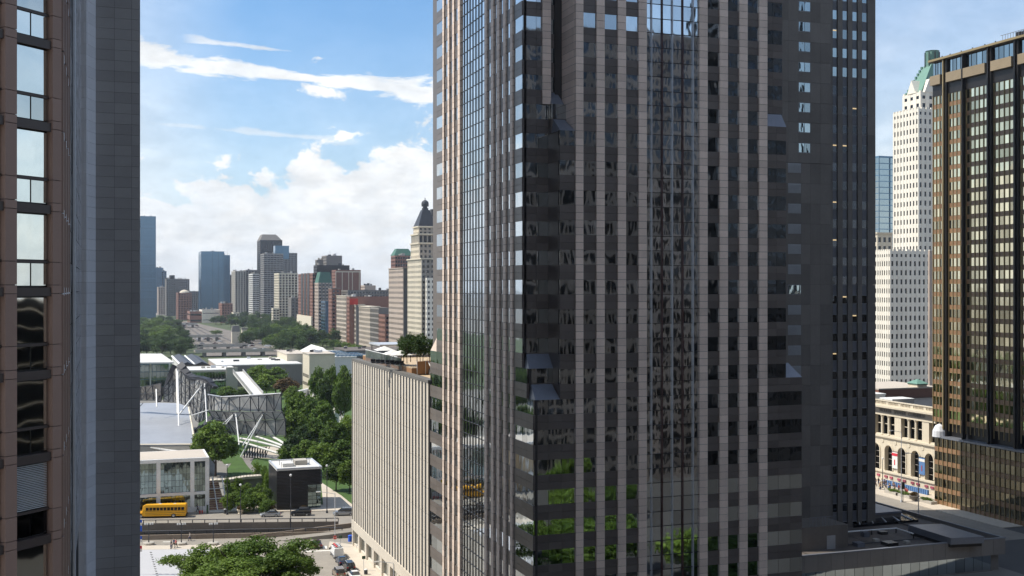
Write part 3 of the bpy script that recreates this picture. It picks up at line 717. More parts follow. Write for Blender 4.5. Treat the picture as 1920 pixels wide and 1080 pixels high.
# ================================================================ STRIPED SLAB (cream piers) WITH ROOF TERRACE
XS_ = 48.05; ys0, ys1 = 176.6, Yx(660, XS_); zs1 = 37.4; zf = 4.0
Bs = root('cream_fin_building', (XS_, ys0, NG), 'mid-rise slab building with tall sunlit cream fins over a shop base', 'building')
MB().box(XS_ + .9, XS_ + 26, ys0 + .02, ys1, NG, zs1 - .6).build('core', 'slab_dark', Bs)
fins, win = [], []; n = 29; s_ = (ys1 - ys0 - .3) / n
for i in range(n + 1): y = ys0 + .02 + i * s_; fins.append((XS_, XS_ + .5, y, min(y + s_ * .5, ys1), zf, zs1 - .5))
fs = []; 
for b in fins:
    fs.append(b)
pieces('fin', 'cream_stone', Bs, fs)
jo = MB()
for b in fins:
    for k in range(8): z = zf + (k + .95) * 4.1; jo.box(b[0] - .008, b[0] + .3, b[2] - .008, b[3] + .008, z, z + .03)
tagit(jo.build('fin_joint', 'slab_side', Bs), kind='stuff')
gw = []
for i in range(n):
    y = ys0 + i * s_ + s_ * .52
    for k in range(8): z = zf + k * 4.15; gw.append((XS_ + .04, XS_ + .9, y + .02, y + s_ * .5 - .02, z + .06, z + 4.08))
pieces('window_pane', 'slab_dark', Bs, gw, 240)
MB().box(XS_ - .05, XS_ + 1.4, ys0 - .05, ys1 + .05, zs1 - .5, zs1).build('parapet', 'slab_side', Bs)
MB().box(XS_ + .1, XS_ + 26, ys0 - .1, ys0, NG, zs1 - .5).build('end_wall', 'slab_side', Bs)
MB().box(XS_ + 1.4, XS_ + 26, ys0, ys1, zs1 - .6, zs1 - .35).build('roof', 'wood_light', Bs)
MB().box(XS_ - .1, XS_ + .9, ys0, ys1, zf - 1.9, zf).build('fascia', 'cream_stone', Bs)
cols, shop = [], []; nb = 9; s_ = (ys1 - ys0) / nb
for i in range(nb + 1): y = ys0 + i * s_; cols.append((XS_, XS_ + .9, max(y - .6, ys0), min(y + .6, ys1), NG, zf - 1.9))
pieces('shop_column', 'cream_stone', Bs, cols)
for i in range(nb):
    y = ys0 + i * s_ + .6; w_ = s_ - 1.2
    for j in range(4): shop.append((XS_ + .5, XS_ + .8, y + j * w_ / 4 + .05, y + (j + 1) * w_ / 4 - .05, NG + .7, zf - 1.95))
pieces('shop_pane', 'tower_glass', Bs, shop); MB().box(XS_ + .3, XS_ + .9, ys0, ys1, NG, NG + .65).build('shop_sill', 'cream_stone', Bs)
# terrace: platform, railing, pergola, parasols, stair, beds, trees
zd = zs1 + .9
dk = root('roof_deck', (XS_ + 4, 205, zs1), 'raised timber deck with railings on the cream fin building roof', 'deck')
xd0 = XS_ + 1.2; xd1 = XS_ + 20; yd0, yd1 = 192., 232.
MB().box(xd0 + .1, xd1, yd0 + .1, yd1, zs1 - .3, zd - .1).build('base', 'wood', dk)
bds = [(xd0 + .1, xd1, y, y + .95, zd - .1, zd) for y in [yd0 + i for i in range(int(yd1 - yd0))]]
pieces('board', 'wood_light', dk, bds)
rl = MB(); y = 197.
rail = [(xd0, yy) for yy in [199 + .9 * i for i in range(34)]]
pieces('railing_post', 'mullion_light', dk, [(xd0 - .05, xd0 + .05, yy - .05, yy + .05, zs1 - .3, zd + 1.25) for _, yy in rail])
MB().box(xd0 - .06, xd0 + .06, 199, 229, zd + 1.25, zd + 1.35).build('handrail', 'white_paint', dk)
pieces('glass_panel', 'fair_glass', dk, [(xd0 - .02, xd0 + .02, yy + .07, yy + .8, zd - .2, zd + 1.2) for _, yy in rail[:-1]])
tim = [(xd0 + 1 + i * 1.5, xd0 + 2.45 + i * 1.5, yd0 - .15, yd0 + .05, zs1 - .2, zd + 1.1) for i in range(11)]
pieces('timber_panel', 'wood', dk, tim); pieces('panel_post', 'mullion_light', dk, [(b[0] - .05, b[0] + .05, yd0 - .2, yd0 - .1, zs1 - .3, zd + 1.2) for b in tim])
st_ = root('deck_stair', (xd0 + 3.4, yd0 - 2, zs1), 'short steel stair with white handrails up to the roof deck', 'stairs')
for i in range(5): MB().box(xd0 + 3, xd0 + 4.6, yd0 - .4 - i * .42, yd0 - i * .42, zs1 - .3, zd - .2 - i * .26).build('step', 'slab_side', st_)
for sx in (3., 4.6): MB().tube((xd0 + sx, yd0 - 2.2, zs1 + .7), (xd0 + sx, yd0, zd + 1.1), .07).tube((xd0 + sx, yd0 - 2.2, zs1 - .2), (xd0 + sx, yd0 - 2.2, zs1 + .75), .05).build('handrail', 'white_paint', st_)
pg = root('roof_pergola', (60, 228, zd), 'flat white pergola on thin posts at the far end of the roof deck', 'pergola')
a, b, c = W(684, 650, 236), W(740, 649, 230), W(722, 652, 222)
for (x, y) in ((51, 231), (58, 231), (66, 229), (51, 222), (66, 222)): MB().tube((x, y, zd), (x, y, 40.6), .09).build('post', 'steel_dark', pg)
MB().box(50.5, 66.5, 221.5, 231.5, 40.6, 40.9).build('top', 'mullion_light', pg)
for i, (px, D, h) in enumerate(((721, 214, 2.9), (738, 205, 2.7), (752, 203, 2.7))):
    p = W(px, 540, D); u = root('parasol', (p.x, p.y, zd), ['pale square parasol farthest along the roof deck', 'pale parasol in the middle of the roof deck', 'pale parasol nearest the roof trees'][i], 'parasol', 'parasols on the roof deck')
    MB().tube((p.x, p.y, zd), (p.x, p.y, zd + h), .05).build('pole', 'steel_dark', u); MB().frus((p.x - 1.7, p.x + 1.7, p.y - 1.7, p.y + 1.7), zd + h - .75, (p.x - .1, p.x + .1, p.y - .1, p.y + .1), zd + h).build('canopy', 'canvas_white', u)
for i in range(7):
    p = W(700 + i * 9, 540, 208 - i * .8); o = root('roof_chair', (p.x, p.y, zd), 'low dark lounge chair among the parasols on the roof deck', 'chair', 'lounge chairs on the roof deck')
    MB().box(p.x - .4, p.x + .4, p.y - .4, p.y + .4, zd + .15, zd + .4).build('seat', 'steel_dark', o); MB().box(p.x - .4, p.x + .4, p.y + .3, p.y + .45, zd + .4, zd + .85).build('backrest', 'steel_dark', o)
pl = root('roof_planter', (57, 197, zd), 'long timber planter with rusty grass and green plants under the roof trees', 'planter')
MB().box(XS_ + 5.4, XS_ + 17, 194.5, 199.5, zd, zd + .7).build('box', 'wood', pl)
# ================================================================ ARCADED LIMESTONE LIBRARY BUILDING (Michigan Avenue side)
XC = 196.; C = root('arcaded_library', (XC, 250, 0), 'cream stone civic building with arched windows, columns and a balustrade', 'building')
yc0, yc1 = 222., 285.; zc = Zp(770, XC, Yx(1700, XC)); ycx = lambda p: Yx(p, XC)
zA1, zA2, zA3, zA4 = 5.6, 14.2, 22.4, 25.6     # string courses: base, arches, columns, entablature
dC = lambda p: DP(XC, ycx(p)); 
zA1 = Zp(893, XC, ycx(1692)); zA2 = Zp(826, XC, ycx(1692)); zA3 = Zp(784, XC, ycx(1692)); zA4 = Zp(765, XC, ycx(1692))
MB().box(XC + 2.2, XC + 30, yc0, yc1, 0, zA4).build('core', 'slab_dark', C)
MB().box(XC + 1.2, XC + 2.4, yc0, yc1, 0, zA4 - .1).build('back_wall', 'slab_dark', C)
# base with paired windows
b1 = MB(); wy = []
cent = [ycx(p) for p in (1643, 1666, 1692, 1717, 1743)]; pitch = (cent[0] - cent[-1]) / 4
cs = [cent[-1] + pitch * i for i in range(-2, 8)]
ylast = yc0
for c in cs:
    for s in (-1, 1): wy.append((c + s * pitch * .2 - pitch * .13, c + s * pitch * .2 + pitch * .13))
wy.sort(); y = yc0
for a, b in wy:
    if a > y: b1.box(XC + .02, XC + 1.2, y, a, 0, zA1)
    b1.box(XC + .03, XC + 1.2, a, b, 0, 1.6); b1.box(XC + .03, XC + 1.2, a, b, zA1 - 1.1, zA1 - .02); y = b
b1.box(XC + .02, XC + 1.2, y, yc1, 0, zA1); b1.build('base_wall', 'limestone_cc', C)
pieces('base_window', 'dark_glass', C, [(XC + .7, XC + .8, a, b, 1.6, zA1 - 1.1) for a, b in wy])
pieces('flower_box', 'flower_pink', C, [(XC - .25, XC + .4, a + .1, b - .1, 1.5, 2.05) for a, b in wy])
MB().box(XC - .4, XC + .5, yc0, yc1, zA1, zA1 + .5).build('string_course', 'limestone_cc', C)
# arch storey
hw = pitch * .3; zsp = zA1 + (zA2 - zA1) * .62; zs0 = zA1 + .5
for i, c in enumerate(cs):
    mb = MB(); n = 10; a0, a1 = c - pitch / 2, c + pitch / 2; ztp = zA2
    mb.box(XC, XC + 1.2, a0 + .01, c - hw, zs0, zsp); mb.box(XC, XC + 1.2, c + hw, a1 - .01, zs0, zsp)
    rr = min(hw, ztp - zsp - .3)
    pts = [(c - hw * math.cos(math.pi * k / n), zsp + rr * math.sin(math.pi * k / n)) for k in range(n + 1)]
    for k in range(n):
        (ya, za), (yb_2, zb_2) = pts[k], pts[k + 1]
        mb.poly([(XC, ya, za), (XC, yb_2, zb_2), (XC, yb_2, ztp), (XC, ya, ztp), (XC + 1.2, ya, za), (XC + 1.2, yb_2, zb_2), (XC + 1.2, yb_2, ztp), (XC + 1.2, ya, ztp)], [(0, 3, 2, 1), (4, 5, 6, 7), (0, 1, 5, 4), (3, 7, 6, 2)])
    mb.box(XC, XC + 1.2, a0 + .01, c - hw, zsp, ztp); mb.box(XC, XC + 1.2, c + hw, a1 - .01, zsp, ztp); mb.build('arch_wall', 'limestone_cc', C)
    ar = MB(); 
    for k in range(n):
        (ya, za), (yb_2, zb_2) = pts[k], pts[k + 1]; e = 1.22
        q = [(XC - .2, ya, za), (XC - .2, yb_2, zb_2), (XC - .2, c + (yb_2 - c) * e, zsp + (zb_2 - zsp) * e), (XC - .2, c + (ya - c) * e, zsp + (za - zsp) * e)]
        ar.poly(q + [(p[0] + .2, p[1], p[2]) for p in q], [(0, 3, 2, 1), (4, 5, 6, 7), (0, 1, 5, 4), (1, 2, 6, 5), (2, 3, 7, 6), (3, 0, 4, 7)])
    ar.box(XC - .2, XC, c - hw * 1.22, c - hw, zs0 + .4, zsp).box(XC - .2, XC, c + hw, c + hw * 1.22, zs0 + .4, zsp); ar.build('arch_trim', 'limestone_cc', C)
    aw = root('arched_window', (XC + .9, c, zs0), None, None); aw.parent = C; aw.location = (.9, c - 250, zs0)
    MB().box(XC + 1.05, XC + 1.15, c - hw, c + hw, zs0, zsp + rr).build('pane', 'dark_glass', aw)
    g2 = MB(); 
    for t in (-.33, .33): g2.box(XC + .95, XC + 1.04, c + t * hw - .05, c + t * hw + .05, zs0, zsp + rr * .9)
    g2.build('mullion', 'bronze_dark', aw)
    g3 = MB(); [g3.box(XC + .9, XC + 1.03, c - hw, c + hw, zs0 + (zsp + rr - zs0) * u - .07, zs0 + (zsp + rr - zs0) * u + .07) for u in (.2, .45, .68)]; g3.build('transom', 'limestone_cc_dark', aw)
    MB().tube((XC - .12, c + pitch / 2, (zA2 + zsp) / 2 + .8), (XC + .02, c + pitch / 2, (zA2 + zsp) / 2 + .8), pitch * .11, n=12).build('roundel', 'limestone_cc', C)
MB().box(XC - .5, XC + .6, yc0, yc1, zA2, zA2 + .45).build('string_course', 'limestone_cc', C)
# colonnade storey: piers, columns, tall windows
zt0 = zA2 + .45
bayc = [ycx(1683), ycx(1735)]; bp = bayc[0] - bayc[1]
bays_ = [bayc[1] + bp * i for i in range(-1, 4)]
for pc_ in bays_: MB().box(XC + .05, XC + 1.2, pc_ - bp * .12, pc_ + bp * .12, zt0, zA3).build('pier', 'limestone_cc', C)
for i in range(len(bays_) - 1):
    a = bays_[i] + bp * .12; b = bays_[i + 1] - bp * .12; w_ = (b - a) / 3
    for j in (1, 2): MB().lathe((XC + .45, a + w_ * j, zt0), [(.55, 0), (.55, .3), (.4, .5), (.36, zA3 - zt0 - .6), (.5, zA3 - zt0 - .3), (.62, zA3 - zt0)], 10).build('column', 'limestone_cc', C, smooth=False)
    for j in range(3):
        MB().box(XC + 1.02, XC + 1.12, a + w_ * j + .35, a + w_ * (j + 1) - .35, zt0 + .3, zA3 - .2).build('tall_window', 'dark_glass', C)
        MB().box(XC + .92, XC + 1.01, a + w_ * j + .35, a + w_ * (j + 1) - .35, zt0 + (zA3 - zt0) * .55, zt0 + (zA3 - zt0) * .55 + .18).build('window_bar', 'limestone_cc', C)
        MB().box(XC + .3, XC + 1.2, a + w_ * j + .2, a + w_ * (j + 1) - .2, zt0, zt0 + .35).build('window_sill', 'limestone_cc', C)
MB().box(XC - .1, XC + 1.2, yc0, yc1, zA3, zA3 + .35).build('architrave', 'limestone_cc', C)
MB().box(XC + .05, XC + 1.2, yc0, yc1, zA3 + .35, zA4 - .5).build('frieze', 'limestone_cc_dark', C)
MB().box(XC - 1.1, XC + 2.2, yc0, yc1, zA4 - .5, zA4).build('cornice', 'limestone_cc', C)
MB().box(XC - .6, XC + .1, yc0, yc1, zA4, zA4 + .4).box(XC - .6, XC + .1, yc0, yc1, zA4 + 1.2, zA4 + 1.45).build('balustrade_rail', 'limestone_cc', C)
bal = []; y = yc0
while y < yc1: bal.append((XC - .45, XC - .05, y, y + .22 if int(y) % 5 else y + 1., zA4 + .4, zA4 + 1.2)); y += .55 if int(y) % 5 else 1.1
pieces('baluster', 'limestone_cc', C, bal, 110)
MB().box(XC + 2, XC + 40, yc0, yc1, zA4 - .4, zA4 - .1).build('roof', 'roof_dark', C)
def text(body, loc, size, rot, mt, par=None, name='lettering', ext=.03):
    c = bpy.data.curves.new('outline', 'FONT'); c.body = body; c.size = size; c.extrude = ext; c.align_x = 'CENTER'; c.align_y = 'CENTER'; c.materials.append(M[mt])
    q_ = bpy.data.objects.new('outline', c); COL.objects.link(q_); dg = bpy.context.evaluated_depsgraph_get(); me = bpy.data.meshes.new_from_object(q_.evaluated_get(dg)); bpy.data.objects.remove(q_); me.name = name
    o = bpy.data.objects.new(name, me); COL.objects.link(o)
    if par: o.parent = par; loc = Vector(loc) - parent_world(par)
    o.location = loc; o.rotation_euler = rot; return o
text('MOLIERE   SPENSER   CORNEILLE', (XC - .02, (ycx(1640) + ycx(1745)) / 2, (zA3 + .35 + zA4 - .5) / 2), 1.25, (R(90), 0, R(-90)), 'slab_side', C, ext=.06)
for p, m1, m2, lb in ((1680, 'canvas_white', 'flag_red', 'white banner with a red top band hanging between two arches'), (1731, 'cloth4', 'canvas_white', 'blue banner with pale bands hanging between two arches')):
    y = ycx(p); o = root('banner', (XC - .4, y, zsp - 4), lb, 'banner'); h0 = zs0 + 1.2; h1 = zsp + .3
    MB().box(XC - .4, XC - .3, y - 1.1, y + 1.1, h0, h1).build('cloth', m1, o); MB().box(XC - .46, XC - .41, y - 1.1, y + 1.1, h1 - 1.1, h1 - .4).build('band', m2, o)
    MB().box(XC - .46, XC - .41, y - .14, y + .22, h0 + .9, h0 + 2.3).build('emblem', 'flag_red' if p == 1680 else 'flower_pink', o)
    MB().tube((XC - .4, y - 1.2, h1), (XC - .4, y + 1.2, h1), .08).build('rod', 'bronze_dark', o)
# penthouses behind the balustrade
def blk(name, label, cat, pa, pb, D, y_top, y_bot, depth, mt, top=None, group=None):
    p = W(pa, 540, D); x1 = Xy(pb, p.y); z1 = Zp(y_top, p.x, p.y); z0 = Zp(y_bot, p.x, p.y)
    o = root(name, (p.x, p.y, z0), label, cat, group); MB().box(p.x, x1, p.y, p.y + depth, z0, z1).build('body', mt, o)
    MB().box(p.x - .15, x1 + .15, p.y - .15, p.y + depth + .15, z1, z1 + .35).build('roof', top or mt, o); return o, (p.x, x1, p.y, z0, z1)
o, q = blk('brick_penthouse', 'brown brick penthouse on the arcaded building roof', 'building', 1648, 1760, 325, 731, 775, 20, 'bronze_spandrel', 'roof_beige')
MB().box(q[0] + 4, q[1], q[2] - 6, q[2] - .2, q[3], q[4] - 2.6).build('lower_wing', 'concrete_dark', o)
o, q = blk('roof_unit', 'white boxy roof unit behind the balustrade, left one', 'air conditioner', 1638, 1660, 313, 741, 765, 5, 'white_paint')
o, q = blk('roof_unit', 'wider white roof unit behind the balustrade, right one', 'air conditioner', 1673, 1714, 306, 751, 775, 5, 'white_paint')
o, q = blk('cupola_house', 'small square stone cupola with a green pyramid roof', 'cupola', 1720, 1738, 330, 722, 745, 4, 'limestone_cc', 'copper_green')
MB().frus((q[0] - .4, q[1] + .4, q[2] - .4, q[2] + 4.4), q[4] + .35, ((q[0] + q[1]) / 2 - .2, (q[0] + q[1]) / 2 + .2, q[2] + 1.8, q[2] + 2.2), q[4] + 1.5).build('pyramid_roof', 'copper_green', o)

# ================================================================ WHITE TERRACOTTA TOWER
P = root('white_tower', (290, 360, 0), 'white terracotta tower with stepped gables and a steep green copper roof', 'tower')
def block(par, pE, pC, pW, D, yt, z0, wall, fh, nbE, nbN, pf=.5, bf=.45, glz='dark_glass', dentil=True, yE=None):
    p = W(pC, 540, D); xc, yc = p.x, p.y; y1 = Yx(pE, xc); x1 = Xy(pW, yc); z1 = Zp(yt, xc, yc)
    MB().box(xc + .2, x1, yc + .3, y1, z0, z1 - .4).build('glazing', glz, par)
    wl = MB(); n = max(1, round((z1 - z0) / fh)); f = (z1 - z0) / n
    for k in range(n + 1):
        lo = z0 + k * f - f * bf * .3; hi = min(z0 + k * f + f * bf * .7, z1)
        if k == n: lo, hi = z1 - f * .35, z1
        wl.box(xc + .08, xc + .55, yc + .08, y1 - .02, max(lo, z0), hi).box(xc + .55, x1 - .02, yc + .08, yc + .55, max(lo, z0), hi)
    s = (y1 - yc) / nbE
    for k in range(nbE + 1): a = yc + k * s - s * pf / 2; wl.box(xc, xc + .5, max(a, yc), min(a + s * pf, y1), z0, z1 + (.6 if dentil else 0))
    s = (x1 - xc) / nbN
    for k in range(nbN + 1): a = xc + k * s - s * pf / 2; wl.box(max(a, xc + .51), min(a + s * pf, x1), yc, yc + .5, z0, z1 + (.6 if dentil else 0))
    wl.build('wall', wall, par); MB().box(xc, x1, y1, y1 + .3, z0, z1).box(x1, x1 + .3, yc, y1, z0, z1).build('back_wall', wall, par)
    MB().box(xc + .4, x1, yc + .4, y1, z1 - .4, z1 - .2).build('roof', 'roof_beige', par); return xc, x1, yc, y1, z1
FH2 = 3.55
q1 = block(P, 1640, 1669, 1745, 440, 470, 0, 'terracotta_white', FH2, 7, 9, .56)
q2 = block(P, 1675, 1722, 1800, 462, 203, q1[4] - .5, 'terracotta_white', FH2, 8, 9, .58)
q3 = block(P, 1693, 1726, 1790, 468, 172, q2[4] - .3, 'terracotta_white', 4.6, 3, 5, .55)
for (cx, cy) in ((q3[0], q3[2] + (q3[3] - q3[2]) * .5), (q3[0] + (q3[1] - q3[0]) * .25, q3[2])):
    mb = MB()
    if cx == q3[0]: mb.poly([(cx - .2, cy - 2.6, q3[4]), (cx - .2, cy + 2.6, q3[4]), (cx - .2, cy, q3[4] + 5.5), (cx + 5, cy - 2.6, q3[4]), (cx + 5, cy + 2.6, q3[4]), (cx + 5, cy, q3[4] + 5.5)], [(0, 2, 1), (3, 4, 5), (0, 3, 5, 2), (1, 2, 5, 4), (0, 1, 4, 3)])
    else: mb.poly([(cx - 2.4, cy - .2, q3[4]), (cx + 2.4, cy - .2, q3[4]), (cx, cy - .2, q3[4] + 5.5), (cx - 2.4, cy + 5, q3[4]), (cx + 2.4, cy + 5, q3[4]), (cx, cy + 5, q3[4] + 5.5)], [(0, 1, 2), (3, 5, 4), (0, 2, 5, 3), (1, 4, 5, 2), (0, 3, 4, 1)])
    mb.build('gable', 'terracotta_white', P)
mx, my = (q3[0] + q3[1]) / 2 - 2, (q3[2] + q3[3]) / 2; zt = Zp(122, mx, my)
mx = Xy(1748, my)
MB().frus((q3[0] + 1, 2 * mx - q3[0] - 1, q3[2] + 1, q3[3] - 1), q3[4], (mx - 2.4, mx + 2.4, my - 2.4, my + 2.4), zt).build('green_roof', 'copper_green', P)
mb = MB()
for i in range(9): t = i / 9; y = (q3[3] - 1) * (1 - t) + (my + 2.4) * t; z = q3[4] * (1 - t) + zt * t; x = (q3[0] + 1) * (1 - t) + (mx - 2.4) * t; mb.box(x - .3, x + .3, y - .3, y + .5, z, z + 1.1)
mb.build('roof_crest', 'copper_green', P)
MB().lathe((mx, my, zt - 1), [(2.9, 0), (2.7, 2), (2.6, 6.5), (2.9, 7)], 8).build('lantern', 'copper_green', P)
mb = MB(); [mb.tube((mx + 3 * math.cos(a), my + 3 * math.sin(a), zt - 1), (mx + 3 * math.cos(a), my + 3 * math.sin(a), zt + 5.3), .25) for a in (.4, 1.2, 2, 2.8, 3.6, 4.4, 5.2, 6)]; mb.build('lantern_post', 'bronze_dark', P)
# neighbours
bld('glass_office', 'pale blue glass office block behind the white tower', 'building', 1640, 1648, 1690, 292, D=760, wall='glass_far', glz='fair_glass', fh=4, bayE=6, bayN=9, pf=.06, bf=.12)
bld('slim_office', 'thin grey striped office edge beside the limestone tower', 'building', 1630, 1639, 1646, 325, D=800, wall='concrete_dark', fh=4, bayE=3, bayN=3, pf=.4, bf=.2)
bld('pink_stone_building', 'narrow pink stone building edge between white and bronze towers', 'building', 1741, 1743, 1760, 470, D=395, wall='terracotta_buff', fh=9, bayE=3, bayN=4, pf=.7, bf=.3)
bld('domed_block', 'low grey stone block with small domed corner near the white tower', 'building', 1628, 1645, 1662, 438, D=520, wall='limestone_cc', fh=4, parapet='limestone_cc')
# ================================================================ MICHIGAN AVENUE STREET WALL
XM = 205.
SW = [
 ('white_hotel', 'white terracotta block nearest the striped tower, small regular windows', 798, 800, 840, 521, 'terracotta_white', 3.6, 3., 3., .5, .5, None),
 ('cornice_office', 'tall beige office block with a heavy flat cornice and shaded side', 729, 756, 775, 503, 'terracotta_buff', 3.9, 3.6, 3.6, .45, .55, 'terracotta_buff'),
 ('red_brick_building', 'short red brick building beside the tall beige office block', 710, 722, 731, 590, 'bronze_spandrel', 3.8, 3.5, 3.6, .45, .5, None),
 ('bay_front_building', 'dark bay fronted building with white pinnacles between beige and red fronts', 694, 710, 714, 577, 'limestone_cc_dark', 4, 2.4, 3, .3, .3, None),
 ('beige_loft', 'beige loft building with a light sunny front in the street wall', 673, 694, 700, 576, 'far_beige', 4, 2.6, 3, .45, .4, 'limestone_cc'),
 ('narrow_beige_building', 'narrow beige building under the red roof sign', 654, 667, 673, 572, 'far_beige', 4.2, 3.5, 3, .3, .4, 'limestone_cc'),
 ('wide_beige_building', 'wide beige building with large paired windows and a pale cornice', 631, 649, 655, 556, 'far_beige', 4, 3.6, 3, .35, .4, 'limestone_cc'),
 ('dark_brick_hotel', 'dark brick building with a pale top storey in the street wall', 616, 622, 634, 541, 'bronze_spandrel', 3.6, 3.5, 3.2, .5, .5, 'limestone_cc_dark'),
 ('narrow_glass_building', 'thin blue grey glass building between brick fronts', 602, 610, 616, 565, 'glass_far', 3.3, 4, 4, .1, .3, None),
 ('mansard_hotel', 'brick building with a green mansard roof', 590, 597, 623, 530, 'terracotta_buff', 3.6, 3., 3.2, .5, .45, None),
 ('grand_brick_hotel', 'long brick hotel with deep vertical light courts and a pale base', 559, 586, 592, 512, 'bronze_spandrel', 3.6, 3.2, 3.2, .5, .5, None)]
info = {}
for nm, lb, a, b, c, yt, wl_, fh, be, bn, pf, bf, par in SW:
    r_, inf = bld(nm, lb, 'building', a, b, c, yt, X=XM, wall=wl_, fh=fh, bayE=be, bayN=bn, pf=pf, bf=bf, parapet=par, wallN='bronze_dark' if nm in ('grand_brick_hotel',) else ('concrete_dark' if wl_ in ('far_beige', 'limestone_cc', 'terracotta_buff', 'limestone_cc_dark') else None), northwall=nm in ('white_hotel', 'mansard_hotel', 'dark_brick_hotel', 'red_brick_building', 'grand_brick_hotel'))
    info[nm] = (r_, inf)
r_, q = info['mansard_hotel']; MB().frus((q[0], q[1], q[2], q[3]), q[5], (q[0] + 2.5, q[1] - 2, q[2] + 2.5, q[3] - 2), q[5] + 11).build('mansard_roof', 'green_tile', r_)
r_, q = info['grand_brick_hotel']; cts = [(q[0] - .1, q[0] + .1, q[2] + (q[3] - q[2]) * t, q[2] + (q[3] - q[2]) * (t + .1), 22, q[5] + .5) for t in (.2, .42, .64)]
for b in cts: MB().box(b[0] - .3, b[1], b[2], b[3] + 3, b[4], b[5]).build('court_shade', 'bronze_dark', r_)  # near-black strips on the face, painting the shade of recessed courts
MB().box(q[0] - 1.5, q[0], q[2], q[3], 0, 22).build('stone_base', 'limestone_cc', r_)
# the spired insurance tower
U = root('spired_tower', (XM, 700, 0), 'tall stone tower with a steep pyramid roof and a beehive lantern', 'tower')
def tier(pE, pC, yt, z0, xo, wall='limestone_cc', fh=3.6, pf=.5, bf=.5, nbE=None, wN='limestone_cc_dark', wide=45, yr=None):  # north walls in darker stone: their shade is put into the colour
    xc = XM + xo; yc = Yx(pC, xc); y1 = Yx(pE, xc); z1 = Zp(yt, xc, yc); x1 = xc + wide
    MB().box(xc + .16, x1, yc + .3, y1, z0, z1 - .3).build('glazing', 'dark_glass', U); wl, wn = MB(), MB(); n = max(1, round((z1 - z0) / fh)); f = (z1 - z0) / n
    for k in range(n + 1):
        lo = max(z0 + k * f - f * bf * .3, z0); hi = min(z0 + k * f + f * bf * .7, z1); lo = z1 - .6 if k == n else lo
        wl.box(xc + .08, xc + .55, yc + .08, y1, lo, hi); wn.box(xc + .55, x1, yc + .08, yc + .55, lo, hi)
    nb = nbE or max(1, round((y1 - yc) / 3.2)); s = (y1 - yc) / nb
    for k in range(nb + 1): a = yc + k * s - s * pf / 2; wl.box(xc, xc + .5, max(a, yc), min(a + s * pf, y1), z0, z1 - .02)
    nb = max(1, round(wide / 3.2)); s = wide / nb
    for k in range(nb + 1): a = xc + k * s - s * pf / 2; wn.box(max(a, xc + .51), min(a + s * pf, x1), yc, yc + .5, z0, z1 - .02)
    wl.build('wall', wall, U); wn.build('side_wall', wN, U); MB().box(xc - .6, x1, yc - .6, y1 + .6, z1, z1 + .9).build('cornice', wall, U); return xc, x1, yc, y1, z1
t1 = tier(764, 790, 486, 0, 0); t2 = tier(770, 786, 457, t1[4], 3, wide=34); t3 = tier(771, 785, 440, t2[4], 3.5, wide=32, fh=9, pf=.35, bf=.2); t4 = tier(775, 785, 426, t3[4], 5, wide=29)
mxu, myu = (t4[0] + t4[1]) / 2 - 4, (t4[2] + t4[3]) / 2; mxu = Xy(797, myu); zr = Zp(394, mxu, myu)
MB().frus((t4[0], 2 * mxu - t4[0], t4[2], t4[3]), t4[4] + .9, (mxu - 2.6, mxu + 2.6, myu - 2.6, myu + 2.6), zr).build('pyramid_roof', 'steel_dark', U)
MB().lathe((mxu, myu, zr), [(2.4, 0), (2.4, 1.5), (1.6, 1.6), (1.6, 2.5), (2.6, 2.6), (2.8, 4.5), (2.4, 6), (1.2, 7), (.3, 7.4), (.2, 9)], 12).build('lantern', 'steel_dark', U)
bld('dark_slab_tower', 'plain dark tower edge rising behind the pyramid roof', 'building', 806, 809, 840, 392, D=1150, wall='bronze_dark', fh=4)
bld('green_capped_tower', 'brick and glass tower with a green hipped roof behind the cornice office', 'building', 733, 741, 769, 479, D=1250, wall='bronze_spandrel', fh=4, pf=.3, bf=.4)
p = W(739, 540, 1260); MB().frus((p.x, p.x + 22, p.y, p.y + 18), Zp(479, p.x, p.y), (p.x + 4, p.x + 17, p.y + 4, p.y + 14), Zp(466, p.x, p.y)).build('green_hipped_roof', 'green_tile', [o for o in bpy.data.objects if o.name.startswith('green_capped_tower')][0])
# blocks behind the street wall
for nm, lb, a, b, c, yt, D, wl_, nw in (
 ('dark_office_slab', 'wide dark office slab above the mid street wall', 640, 652, 760, 544, 1180, 'concrete_dark', True),
 ('brown_loft_wall', 'brown brick loft with a blank side under the dark slab', 650, 655, 735, 556, 1010, 'bronze_spandrel', False),
 ('maroon_hotel_wing', 'maroon brick block with pale vertical strips high behind', 622, 630, 676, 506, 1330, 'bronze_spandrel', False),
 ('brick_tower_block', 'stepped dark masonry block crowning the brick hotels', 603, 612, 641, 479, 1420, 'concrete_dark', False),
 ('water_tank_block', 'small dark masonry block left of the stepped crown', 591, 594, 612, 487, 1440, 'concrete_dark', False),
 ('hotel_attic', 'low dark attic range on the brick hotels', 588, 594, 655, 497, 1400, 'bronze_dark', False),
 ('grey_rear_block', 'grey rear block left of the chimney near the beige tower', 676, 680, 730, 548, 1200, 'concrete_dark', False),
 ('far_low_block', 'far pale low block right of the maroon wing', 676, 684, 704, 535, 1500, 'terracotta_buff', False)):
    r_, q = bld(nm, lb, 'building', a, b, c, yt, D=D, wall=wl_, northwall=nw, bf=.5)
    if nm == 'maroon_hotel_wing':
        pieces('pale_strip', 'limestone_cc', r_, [(Xy(px, q[2]), Xy(px, q[2]) + .9, q[2] - .2, q[2], q[5] - 40, q[5] - 2) for px in (629, 641, 653, 660, 673)])
        MB().box(q[0] - .3, q[1], q[2] - .25, q[2], q[5] - 2.8, q[5] - 1.4).build('pale_course', 'limestone_cc', r_)
